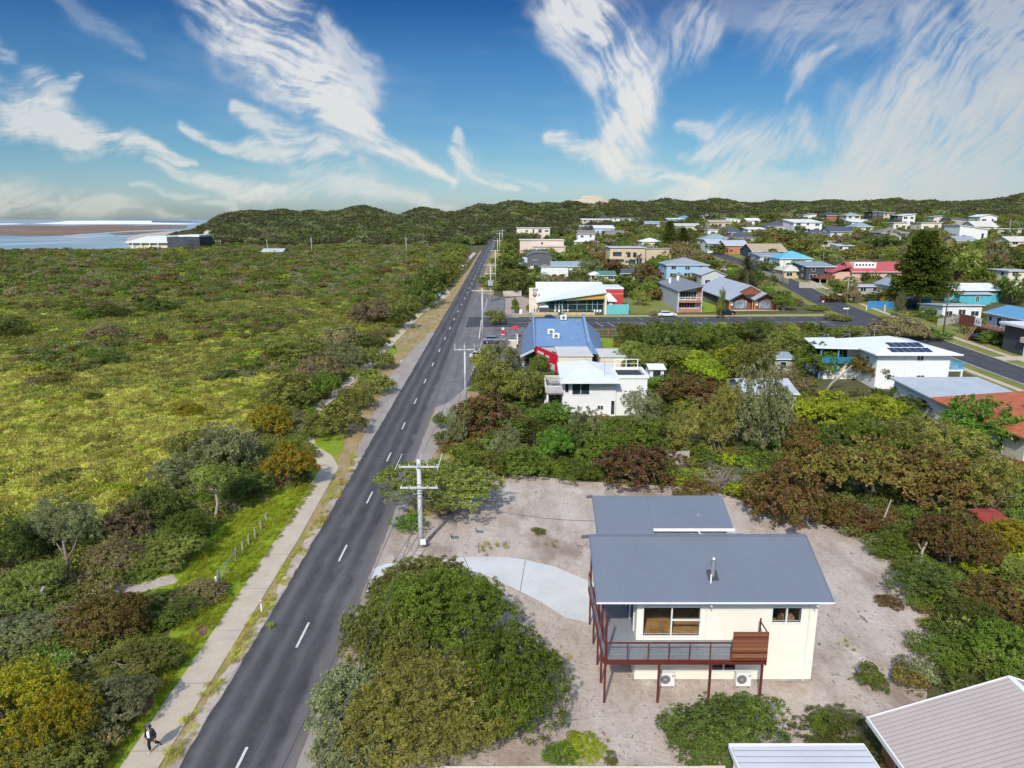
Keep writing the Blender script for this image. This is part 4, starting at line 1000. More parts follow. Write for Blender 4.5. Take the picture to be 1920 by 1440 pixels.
m_cblue = mat('rail_blue', (.06,.36,.60), .5, .08, 2); m_timber = mat('red_timber', (.22,.07,.03), .7, .35, 3, stripe=(2, 7, .5)); m_metal = mat('galvanised', (.50,.52,.53), .35, .12, 4, metal=.7)
def window(root, u0, u1, z0, z1, face='f', w=0, d=0, mul=1, fm=None, hbar=False, t=.07, name='window', gm=None, y=0):
    fr = MB(); pn = MB()
    def bx(mb, a0, a1, b0, b1, p0, p1):
        if face == 'f': mb.box(a0, a1, y-p1, y-p0, b0, b1)
        elif face == 'b': mb.box(a0, a1, d+p0, d+p1, b0, b1)
        elif face == 'l': mb.box(-p1, -p0, a0, a1, b0, b1)
        else: mb.box(w+p0, w+p1, a0, a1, b0, b1)
    bx(fr, u0, u1, z0, z0+t, .004, .06); bx(fr, u0, u1, z1-t, z1, .004, .06)
    bx(fr, u0, u0+t, z0+t, z1-t, .004, .06); bx(fr, u1-t, u1, z0+t, z1-t, .004, .06)
    for k in range(1, mul):
        c = u0+(u1-u0)*k/mul; bx(fr, c-t/2, c+t/2, z0+t, z1-t, .004, .055)
    if hbar:
        c = (z0+z1)/2; bx(fr, u0+t, u1-t, c-t/2, c+t/2, .004, .05)
    bx(pn, u0+t, u1-t, z0+t, z1-t, .003, .02)
    f = fr.build(name, fm or m_frame, root); pn.build('pane', gm or m_glass, f); return f
def roof_mb(kind, w, d, h, r, o):
    mb = MB(); th = .16; e = .07
    if kind == 'gx':
        s = r/(d/2)
        mb.slab([(-o,-o,h-o*s+e),(w+o,-o,h-o*s+e),(w+o,d/2,h+r+e),(-o,d/2,h+r+e)], th); mb.slab([(-o,d/2,h+r+e),(w+o,d/2,h+r+e),(w+o,d+o,h-o*s+e),(-o,d+o,h-o*s+e)], th)
    elif kind == 'gy':
        s = r/(w/2)
        mb.slab([(-o,-o,h-o*s+e),(w/2,-o,h+r+e),(w/2,d+o,h+r+e),(-o,d+o,h-o*s+e)], th); mb.slab([(w/2,-o,h+r+e),(w+o,-o,h-o*s+e),(w+o,d+o,h-o*s+e),(w/2,d+o,h+r+e)], th)
    elif kind == 'hip':
        a, b, c, f = (-o,-o,h+e),(w+o,-o,h+e),(w+o,d+o,h+e),(-o,d+o,h+e)
        if w >= d: i = d/2; R1, R2 = (i,d/2,h+r+e),(w-i,d/2,h+r+e); tops = [[a,b,R2,R1],[b,c,R2],[c,f,R1,R2],[f,a,R1]]
        else: i = w/2; R1, R2 = (w/2,i,h+r+e),(w/2,d-i,h+r+e); tops = [[a,b,R1],[b,c,R2,R1],[c,f,R2],[f,a,R1,R2]]
        if abs(w-d) < .05: tops = [[a,b,R1],[b,c,R1],[c,f,R1],[f,a,R1]]
        for t in tops: mb.quad(*t)
        mb.slab([a,b,c,f], th)
    else:
        zz = {'sf': (h, h, h+r, h+r), 'sb': (h+r, h+r, h, h), 'sl': (h+r, h, h, h+r), 'sr': (h, h+r, h+r, h), 'flat': (h, h, h, h)}[kind]
        mb.slab([(-o,-o,zz[0]+e),(w+o,-o,zz[1]+e),(w+o,d+o,zz[2]+e),(-o,d+o,zz[3]+e)], .22)
    return mb
def wall_mb(kind, w, d, h, r, z0=-1.2):
    mb = MB()
    if kind == 'gx': mb.pris([(0,0,z0),(0,d,z0),(0,d,h),(0,d/2,h+r-.02),(0,0,h)], (w,0,0))
    elif kind == 'gy': mb.pris([(0,0,z0),(w,0,z0),(w,0,h),(w/2,0,h+r-.02),(0,0,h)], (0,d,0))
    elif kind in ('sf','sb'):
        a, b = (h, h+r) if kind == 'sf' else (h+r, h); mb.pris([(0,0,z0),(0,d,z0),(0,d,b),(0,0,a)], (w,0,0))
    elif kind in ('sl','sr'):
        a, b = (h, h+r) if kind == 'sr' else (h+r, h); mb.pris([(0,0,z0),(w,0,z0),(w,0,b),(0,0,a)], (0,d,0))
    else: mb.box(0, w, 0, d, z0, h)
    return mb
def house(label, x0, x1, y0, h, d, kind='hip', r=1.6, wall='white', roof='grey', o=.5, nwin=None, z0=None, name='house', cat='house', group=None, rz=0, far=False, dark=False):
    w = x1-x0; z0 = T1((x0+x1)/2, y0+d*.3) if z0 is None else z0
    root = empty(name, (x0, y0, z0), label, cat, rz, group)
    wall_mb(kind, w, d, h, r).build('wall', wm(wall) if isinstance(wall, str) else wall, root)
    roof_mb(kind, w, d, h, r, o).build('roof', rm(roof) if isinstance(roof, str) else roof, root)
    MB().box(-o-.03, w+o+.03, -o-.10, -o-.01, h-(o*r/(d/2) if kind == 'gx' else 0)-.1+(r if kind == 'sb' else 0), h-(o*r/(d/2) if kind == 'gx' else 0)+.06+(r if kind == 'sb' else 0)).build('gutter', m_trim, root) if kind not in ('gy','sl','sr') else None
    rng = random.Random(int(abs(x0*13+y0*7)))
    st = 2 if h > 4.6 else 1
    n = nwin if nwin is not None else max(2, int(w/4.2))
    for s in range(st):
        zb = .95 + s*(h/2)
        for k in range(n):
            if rng.random() < .12 and n > 2: continue
            c = w*(k+.5)/n; ww = min(w/n*.62, rng.choice([1.2, 1.8, 2.4])); zt = min(zb+rng.choice([1.1, 1.3, 1.9]), h*(s+1)/st-.25)
            window(root, c-ww/2, c+ww/2, zt-1.3 if zt-zb < 1.7 else zb-.6, zt, mul=2 if ww > 1.5 else 1, fm=m_dframe if dark else None)
        if d > 6: window(root, d*.2, d*.2+1.5, zb, min(zb+1.2, h*(s+1)/st-.3), 'l', w, d)
    FOOT.append((x0-1, x1+1, y0-1.5, y0+d+1))
    return root
def phouse(label, pl, pr, pe, pb, d, kind='hip', r=1.6, wall='white', roof='grey', **k):
    """house from its front wall in the photograph: left, right, eave and base pixels; the base follows the ground"""
    p = at((pl+pr)/2, pb); Y = p.y; a = atY(pl, pb, Y); b = atY(pr, pb, Y); e = atY(pl, pe, Y)
    ext = k.pop('ext', 0)
    h = max(2.3, e.z-a.z)
    return house(label, a.x, b.x, Y, h, d, kind, r, wall, roof, z0=a.z, **k)

# --- the new house ------------------------------------------------------------
m_cream = mat('cream_weatherboard', (.80,.765,.645), .75, .03, .6, stripe=(2, 5.5, .07))
m_cb = mat('blue_grey_sheet_roof', (.148,.168,.205), .42, .05, .25, stripe=(0, 5.2, .2), spec=.4)
m_red = mat('red_steel', (.115,.022,.016), .5, .15, 2); m_deck = mat('grey_deck_boards', (.24,.25,.26), .7, .12, 2, stripe=(0, 7, .5)); m_deck2 = mat('grey_deck_boards_b', (.24,.25,.26), .7, .12, 2, stripe=(1, 7, .5))
m_floor = mat('timber_floor', (.52,.31,.11), .5, .4, 1.5, stripe=(1, 6, .5)); m_hard = mat('hardwood_slats', (.22,.085,.045), .6, .6, 2.8, stripe=(2, 9, .7))
m_clear = glassmat('clear_glass', (.02,.025,.03), .88, .03)
def slat_mat():
    m, nt = newmat('hardwood_boards'); co = N(nt, 'ShaderNodeTexCoord').outputs['Object']
    sx = N(nt, 'ShaderNodeSeparateXYZ'); L(nt, co, sx.inputs[0]); wn = N(nt, 'ShaderNodeTexWhiteNoise', noise_dimensions='1D'); L(nt, math_(nt, 'FLOOR', math_(nt, 'MULTIPLY', math_(nt, 'SUBTRACT', sx.outputs[2], 2.9), 1/.127)), wn.inputs['W'])
    g = noise(nt, scalevec(nt, co, (1.2, 1, 22)), 1.5, 5, .7); f = math_(nt, 'ADD', math_(nt, 'MULTIPLY', wn.outputs['Value'], .65), math_(nt, 'MULTIPLY', g, .4))
    c = ramp(nt, f, [(.15, (.075,.022,.012)), (.45, (.17,.055,.028)), (.75, (.26,.10,.045)), (.95, (.36,.18,.08))])
    p = N(nt, 'ShaderNodeBsdfPrincipled'); p.inputs['Roughness'].default_value = .5; L(nt, c, p.inputs['Base Color']); out(nt, p.outputs[0]); return m
m_hard = slat_mat()
def new_house():
    root = empty('house', (7.55, 38.6, .05), 'new cream weatherboard house with blue grey roof and red post deck on bare sand', 'house')
    P_ = lambda mb, n, m, **k: wpart(mb, n, m, root, **k)
    wins = [(7.95,11.35,3.32,5.20),(15.72,17.45,4.22,5.18),(12.3,13.72,.95,1.47)]
    mb = MB(); xs = sorted({7.55,18.45,*[q for a in wins for q in a[:2]]}); zs = sorted({.28,5.95,*[q for a in wins for q in a[2:]]})
    for i in range(len(xs)-1):
        for j in range(len(zs)-1):
            cx, cz = (xs[i]+xs[i+1])/2, (zs[j]+zs[j+1])/2
            if any(a[0] < cx < a[1] and a[2] < cz < a[3] for a in wins): continue
            mb.box(xs[i], xs[i+1], 38.6, 38.8, zs[j], zs[j+1])
    mb.pris([(7.55,38.81,.28),(7.55,46,.28),(7.55,46,5.95),(7.55,42.2,7.75),(7.55,38.81,5.95)], (.2,0,0)); mb.pris([(18.25,38.81,.28),(18.25,46,.28),(18.25,46,5.95),(18.25,42.2,7.75),(18.25,38.81,5.95)], (.2,0,0)); mb.box(7.76,18.24,45.8,45.99,.28,5.95)
    P_(mb, 'wall', m_cream)
    P_(MB().box(7.62,18.38,38.66,45.9,-.3,.279), 'plinth', mat('plinth', (.36,.35,.33), .9, .3, 2))
    P_(MB().box(7.76,18.24,38.81,45.79,2.95,3.1), 'floor', m_floor)
    P_(MB().box(12.4,12.5,38.81,43,3.1,5.9).box(7.76,18.24,44.2,44.3,3.1,5.9).box(16.7,17.4,39.3,40.2,3.1,4.1), 'inner_wall', mat('inner_lining', (.45,.30,.15), .7, .3, 1.5, stripe=(2, 5, .4)))
    s = 2.2/4.6; mb = MB()
    mb.slab([(5.0,37.6,6.12),(18.85,37.6,6.12),(18.85,42.2,8.2),(5.0,42.2,8.2)], .1); mb.slab([(5.0,42.2,8.2),(18.85,42.2,8.2),(18.85,46.8,6.0),(5.0,46.8,6.0)], .1)
    rf = P_(mb, 'roof', m_cb)
    P_(MB().box(4.95,18.9,37.52,37.595,6.04,6.12), 'gutter', m_trim)
    for x in (4.94, 18.855):
        P_(MB().pris([(x,37.6,5.92),(x,42.2,7.98),(x,46.8,5.78),(x,46.8,6.04),(x,42.2,8.24),(x,37.6,6.15)], (.05,0,0)), 'barge_board', m_cb)
    P_(MB().box(5.0,18.85,42.1,42.3,8.17,8.24), 'ridge_cap', m_cb)
    zf = 6.12+(39.25-37.6)*.452
    fl = P_(MB().tube([(12.15,39.25,zf-.1),(12.15,39.25,zf+1.15)], .12, 12).tube([(12.15,39.25,zf+1.15),(12.15,39.25,zf+1.22),(12.15,39.25,zf+1.3)], [.17,.17,.1], 12), 'flue', m_metal, smooth=False)
    wpart(MB().pris([(11.85,38.95,zf-.06),(12.45,38.95,zf-.06),(12.45,39.6,zf+.23),(11.85,39.6,zf+.23)], (0,0,.05)), 'flashing', m_dframe, root, parent=None)
    P_(MB().tube([(11.95,38.85,zf-.3),(11.95,38.85,zf+.35)], .05, 8), 'vent_pipe', m_trim)
    P_(MB().tube([(13.4,47.6,7.15),(13.4,47.6,7.6)], .06, 8).box(13.25,13.55,47.5,47.75,7.2,7.28), 'vent_pipe', m_metal)
    for i, a in enumerate(wins):
        f = MB(); x0,x1,z0,z1 = a; y0,y1 = 38.54,38.7
        f.box(x0-.09,x1+.09,y0,y1,z1,z1+.1).box(x0-.09,x1+.09,y0,y1,z0-.1,z0).box(x0-.09,x0,y0,y1,z0,z1).box(x1,x1+.09,y0,y1,z0,z1)
        c = (x0+x1)/2; f.box(c-.04,c+.04,y0+.01,y1-.01,z0,z1)
        if i == 0: f.box(c+.04,x1,y0+.01,y1-.01,(z0+z1)/2+.05,(z0+z1)/2+.12)
        fo = P_(f, 'window', m_trim); wpart(MB().box(x0,x1,38.66,38.67,z0,z1), 'pane', m_clear, root, parent=fo)
    for y0 in (39.4, 40.9):
        fo = P_(MB().box(7.49,7.54,y0,y0+.08,3.1,5.2).box(7.49,7.54,y0+1.3,y0+1.38,3.1,5.2).box(7.49,7.54,y0+.08,y0+1.3,5.12,5.2), 'sliding_door', m_trim); wpart(MB().box(7.52,7.545,y0+.08,y0+1.3,3.1,5.12), 'pane', m_glass, root, parent=fo)
    # deck
    P_(MB().box(5.4,14.75,36.6,38.59,2.9,3.0), 'deck_floor', m_deck); P_(MB().box(5.4,7.54,38.6,45,2.9,3.0), 'deck_floor', m_deck2)
    P_(MB().box(5.36,14.8,36.5,36.59,2.74,3.02).box(5.3,5.39,36.6,45,2.74,3.02).box(5.4,14.75,38.3,38.4,2.65,2.89).box(14.76,14.84,36.6,38.55,2.62,3.02), 'deck_beam', m_red)
    for x, zt in ((5.45,5.95),(8.6,2.62),(11.6,2.62),(14.62,2.62)): P_(MB().box(x-.06,x+.06,36.6-.01,36.72,-.2,zt), 'post', m_red)
    for y in (38.5,40.3,42.6,44.9): P_(MB().box(5.41,5.53,y-.06,y+.06,-.2,5.95), 'post', m_red)
    rl = MB(); rl.box(5.45,12.75,36.53,36.59,4.08,4.16); rl.box(5.31,5.37,36.6,45,4.08,4.16)
    n = 6
    for k in range(n+1): x = 5.5+(12.7-5.5)*k/n; rl.box(x-.03,x+.03,36.535,36.585,3.02,4.08)
    for k in range(1,7): y = 36.6+1.4*k; rl.box(5.32,5.36,y-.025,y+.025,3.02,4.08)
    ro = P_(rl, 'railing', m_red)
    wv = MB()
    for k in range(7): z = 3.14+.13*k; wv.box(5.5,12.7,36.555,36.567,z,z+.012); wv.box(5.335,5.347,36.6,45,z,z+.012)
    wpart(wv, 'wire', m_metal, root, parent=ro)
    sc = MB()
    for k in range(15): sc.box(12.76,14.8,36.5,36.56,2.95+.127*k,2.95+.127*k+.112)
    P_(sc, 'privacy_screen', m_hard); P_(MB().box(12.78,12.86,36.565,36.63,3,4.8).box(14.7,14.78,36.565,36.63,3,4.8).box(14.7,14.78,37.75,37.83,3,4.95).box(14.71,14.77,36.63,37.75,4.72,4.78), 'screen_frame', m_red)
    for x, z0 in ((11.72,3.05),(17.95,.2)): P_(MB().tube([(x,38.53,z0),(x,38.53,5.6),(x,37.6,5.85)], .045, 8), 'downpipe', m_trim)
    # rear wing
    P_(MB().box(6.4,15.2,46.6,52,-.2,6.45), 'rear_wall', m_cream)
    mb = MB(); mb.slab([(9.95,46.35,6.75),(15.6,46.35,6.75),(15.6,49.4,8.0),(9.95,49.4,8.0)], .1); mb.slab([(6.0,44.6,6.04),(9.94,44.6,6.04),(9.94,49.4,8.0),(6.0,49.4,8.0)], .1); mb.slab([(6.0,49.4,8.0),(15.6,49.4,8.0),(15.6,53,6.5),(6.0,53,6.5)], .1)
    P_(mb, 'rear_roof', m_cb); P_(MB().box(9.95,15.65,46.24,46.345,6.6,6.78), 'gutter', m_trim); P_(MB().slab([(9.96,44.9,6.72),(16.2,44.9,6.72),(16.2,46.23,6.45),(9.96,46.23,6.45)], .08), 'link_roof', mat('corrugated_link', (.28,.30,.32), .4, .1, 1, stripe=(1, 8, .5)))
    P_(MB().box(5.93,5.99,44.6,49.4,5.8,6.1) if False else MB().pris([(5.93,44.6,5.84),(5.93,49.4,7.8),(5.93,53,6.3),(5.93,53,6.54),(5.93,49.4,8.05),(5.93,44.6,6.08)], (.06,0,0)), 'barge_board', m_cb)
    P_(MB().tube([(13.1,46.3,6.6),(13.15,45.9,6.55),(13.4,45.6,6.62)], .05, 8), 'downpipe', m_trim)
    FOOT.append((4, 20, 35, 54))
new_house()
def aircon(x, label):
    o = empty('air_conditioner', (x, 38.0, .08), label, 'air conditioner', 0, 'air conditioners at the wall of the new house')
    MB().box(0,.92,0,.38,.12,1.02).build('casing', m_trim, o, bevel=.02)
    MB().tube([(.34,-.012,.6),(.34,-.002,.6)], .3, 20).build('fan_grille', mat('fan_grey', (.16,.16,.17), .6, .2, 5), o)
    MB().tube([(.34,-.02,.6),(.34,-.013,.6)], .1, 12).box(.74,.86,-.012,-.002,.8,.9).build('fan_hub', m_metal, o)
    MB().box(.08,.16,.02,.36,0,.119).box(.74,.82,.02,.36,0,.119).build('feet', m_dframe, o)
aircon(9.0, 'small white air conditioner unit under the deck, left of the two'); aircon(13.65, 'larger looking white air conditioner under the deck, right of the two')

# --- bottom right neighbours
def carport():
    o = empty('carport', (10.8, 27, 0), 'carport with pale ribbed metal roof at the bottom edge', 'carport')
    wpart(MB().slab([(10.7,26,2.62),(17.3,26,2.62),(17.3,30.05,2.72),(10.8,29.95,2.72)], .12), 'roof', mat('pale_ribbed_roof', (.56,.56,.57), .45, .05, .3, stripe=(1, 2.6, .75)), o)
    wpart(MB().box(10.68,10.75,26,29.95,2.48,2.76).box(17.31,17.38,26,30.05,2.48,2.76).box(10.7,17.38,30.06,30.13,2.5,2.76), 'fascia', m_trim, o)
    for x, y in ((10.9,29.6),(17.1,29.7),(14,29.65)): wpart(MB().box(x-.06,x+.06,y-.06,y+.06,0,2.55), 'post', m_trim, o)
    FOOT.append((10,18,25,31))
carport()
def corner_house():
    o = empty('house', (19.1, 22, 0), 'house with a big pale grey ribbed roof in the bottom right corner', 'house')
    wpart(MB().pris([(19.2,31.6,-.2),(32,31.6,-.2),(32,31.6,2.7),(25.6,31.6,4.75),(19.2,31.6,2.6)], (0,-12,0)), 'wall', mat('orange_brick', (.33,.15,.08), .9, .25, 3, stripe=(2, 11, .4)), o)
    wpart(MB().slab([(18.6,18,2.62),(25.6,18,5.05),(25.6,32.15,5.05),(18.6,32.15,2.62)], .12).slab([(25.6,18,5.05),(32.6,18,2.62),(32.6,32.15,2.62),(25.6,32.15,5.05)], .12), 'roof', mat('warm_grey_ribbed_roof', (.46,.385,.34), .5, .05, .3, stripe=(1, 3.6, .6)), o)
    wpart(MB().box(18.5,18.59,18,32.2,2.4,2.66), 'gutter', m_trim, o); wpart(MB().pris([(18.6,32.155,2.42),(25.6,32.155,4.85),(32.6,32.155,2.42),(32.6,32.155,2.66),(25.6,32.155,5.1),(18.6,32.155,2.66)], (0,.05,0)), 'barge_board', m_trim, o)
    wpart(MB().box(25.45,25.75,18,32.15,5.0,5.09), 'ridge_cap', m_trim, o)
    w = wpart(MB().box(19.12,19.19,28.2,30.2,.9,2.2), 'window', m_frame, o); wpart(MB().box(19.09,19.115,28.3,30.1,1.0,2.1), 'pane', m_glass, o, parent=w)
    FOOT.append((18,34,17,33))
corner_house()
def paling(label, pts, h, m, name='fence', board=.16, gap=.02):
    p0 = Vector(pts[0]); g0 = T1(p0.x, p0.y); o = empty(name, (p0.x, p0.y, g0), label, 'fence'); mb = MB(); ra = MB(); rng = random.Random(int(p0.x*10))
    for a, b in zip(pts[:-1], pts[1:]):
        a = Vector(a); b = Vector(b); d = (b-a); n = max(1, int(d.length/board)); d.normalize(); nr = Vector((-d.y, d.x))
        for k in range(n):
            q0 = a.lerp(b, k/n); q1 = a.lerp(b, (k+1)/n)-d*gap; z = T1(q0.x, q0.y); hh = h+rng.uniform(-.02, .02)
            mb.slab([(q0.x,q0.y,z+hh),(q1.x,q1.y,z+hh),(q1.x+nr.x*.03,q1.y+nr.y*.03,z+hh),(q0.x+nr.x*.03,q0.y+nr.y*.03,z+hh)], hh+.15)
        for zz in (.3, h-.3): ra.bar((a.x+nr.x*.08,a.y+nr.y*.08,T1(a.x,a.y)+zz),(b.x+nr.x*.08,b.y+nr.y*.08,T1(b.x,b.y)+zz),.06,.09)
    wpart(mb, 'palings', m, o); wpart(ra, 'rail', m, o); return o
m_pale = mat('weathered_paling', (.40,.36,.31), .9, .25, 2); m_cfence = mat('cream_paling', (.58,.52,.43), .85, .15, 2)
paling('cream paling fence along the bottom edge of the sand lot', [(-3.9,30.0),(10.6,30.0)], 1.5, m_cfence, board=1.2, gap=.01)
paling('grey paling fence among the shrubs behind the maroon tree', [xy(1252,872),xy(1292,870)], 1.6, m_pale)
paling('short pale timber fence beside the main road left of the cafe', [xy(943,556),xy(978,555)], 1.7, m_cfence)
paling('bright blue timber fence around the yard of the big pine', [xy(1626,578),xy(1665,579),xy(1700,577),xy(1745,574)], 2.0, mat('blue_paint', (.035,.20,.42), .7, .15, 1), board=.3)
paling('turquoise panel fence at the right end of the cafe', [(24.3,184.1),(30.4,184.3),(31.5,196)], 2.6, mat('turquoise_paint', (.13,.45,.47), .7, .08, 1), board=2.0)
paling('grey timber fence up the street beside the palm', [xy(1430,516),xy(1465,528),xy(1478,533)], 1.7, m_pale)
paling('grey timber fence in front of the grey deck house', [xy(1498,540),xy(1540,541)], 1.8, m_pale)
paling('curving grey timber fence below the white garden shed', [xy(1757,612),xy(1790,606),xy(1812,596)], 1.8, m_pale)
paling('short timber fence in front of the black parked car', [xy(1836,642),xy(1868,638)], 1.3, m_pale)
paling('dark red metal fence beside the tiled roof house on the right edge', [xy(1880,880),xy(1930,893)], 1.5, mat('red_fence', (.22,.035,.03), .6, .15, 1), board=.6)
thing(MB().box(0,2.2,0,2,0,1.2).slab([(-.2,-.2,1.2),(2.4,-.2,1.2),(2.4,2.2,1.45),(-.2,2.2,1.45)], .1), 'garden_shed', mat('red_shed', (.30,.05,.04), .7, .2, 1, stripe=(2,5,.3)), 'low red shed showing through the shrubs at the right edge', 'shed', loc=at(1843,1000))

# --- white house with terrace
def terrace_house():
    o = empty('house', (7.0, 96.8, .75), 'white two storey house with pyramid roof and a roof terrace among the trees', 'house'); P_ = lambda mb, n, m, **k: wpart(mb, n, m, o, **k)
    m = mat('white_board', (.74,.73,.70), .8, .05, .5, stripe=(2, 5, .1))
    P_(MB().box(7.1,14.6,96.8,106,-.5,6.0).box(14.61,19,97.1,103,-.5,6.2), 'wall', m)
    A,B,C,D,E_ = (6.7,95.4,6.02),(14.9,95.4,6.02),(15.7,106,6.3),(6.9,107,6.5),(10.9,105.5,7.15)
    mb = MB(); mb.quad(A,B,E_); mb.quad(B,C,E_); mb.quad(C,D,E_); mb.quad(D,A,E_); mb.slab([A,B,C,D], .14); P_(mb, 'roof', mat('white_sheet_roof', (.74,.75,.77), .4, .04, .3, stripe=(0, 3, .1)))
    P_(MB().box(6.66,14.95,95.28,95.39,5.85,6.08), 'gutter', m_trim)
    P_(MB().box(15.2,18.7,97.5,102.6,6.21,6.25), 'terrace_floor', mat('bitumen', (.035,.035,.04), .9, .2, 1)); P_(MB().box(14.9,19.2,96.95,97.45,6.21,6.6).box(18.75,19.25,97.46,103.1,6.21,6.6).box(14.95,18.74,102.65,103.1,6.21,6.6), 'parapet', m_trim)
    rl = MB()
    for x in (15.2,16.9,18.6): rl.box(x-.06,x+.06,103.0,103.1,6.6,7.7)
    rl.box(15.1,18.7,103.0,103.1,7.7,7.8); rl.box(15.1,18.7,103.02,103.08,7.1,7.15); P_(rl, 'railing', m_trim)
    P_(MB().box(4.8,7.09,96.4,103,4.05,4.25), 'balcony_floor', mat('terrace_boards', (.20,.16,.16), .8, .2, 2))
    bl = MB(); bl.box(4.75,4.85,96.3,103,5.2,5.3); bl.box(4.86,7.05,96.3,96.4,5.2,5.3); bl.box(4.86,7.05,102.95,103.05,5.2,5.3)
    for k in range(44): bl.box(4.77,4.83,96.35+.15*k,96.42+.15*k,4.26,5.2)
    for k in range(15): bl.box(4.9+.15*k,4.97+.15*k,96.32,96.38,4.26,5.2); bl.box(4.9+.15*k,4.97+.15*k,102.97,103.03,4.26,5.2)
    P_(bl, 'balustrade', m_trim)
    for y in (96.6,102.8): P_(MB().box(4.85,5.1,y-.12,y+.12,.3,4.04), 'post', m_trim)
    for a in ((8.4,10.9,3.9,5.8,2),(12.0,12.9,1.7,2.4,2),(13.9,14.5,1.0,3.1,1),(7.4,8.0,4.2,5.9,1)): window(o, a[0]-7, a[1]-7, a[2]-.75, a[3]-.75, mul=a[4], y=0)
    P_(MB().tube([(13.0,97.5,6.4),(13.0,97.5,8.6)], .03, 6).bar((12.0,97.5,8.5),(14.4,97.5,8.55),.04).bar((12.4,97.5,7.9),(13.6,97.5,7.9),.03), 'antenna', m_metal)
    FOOT.append((4,20,95,108))
terrace_house()
def tableset():
    o = empty('table', (5.7, 99.5, 4.25), 'outdoor table on the white house balcony', 'table'); MB().box(0,.9,0,1.4,.7,.75).build('tabletop', mat('grey_plastic', (.3,.3,.31)), o); MB().box(.4,.5,.65,.75,0,.7).box(.1,.8,.3,1.1,0,.04).build('leg', m_metal, o)
tableset()
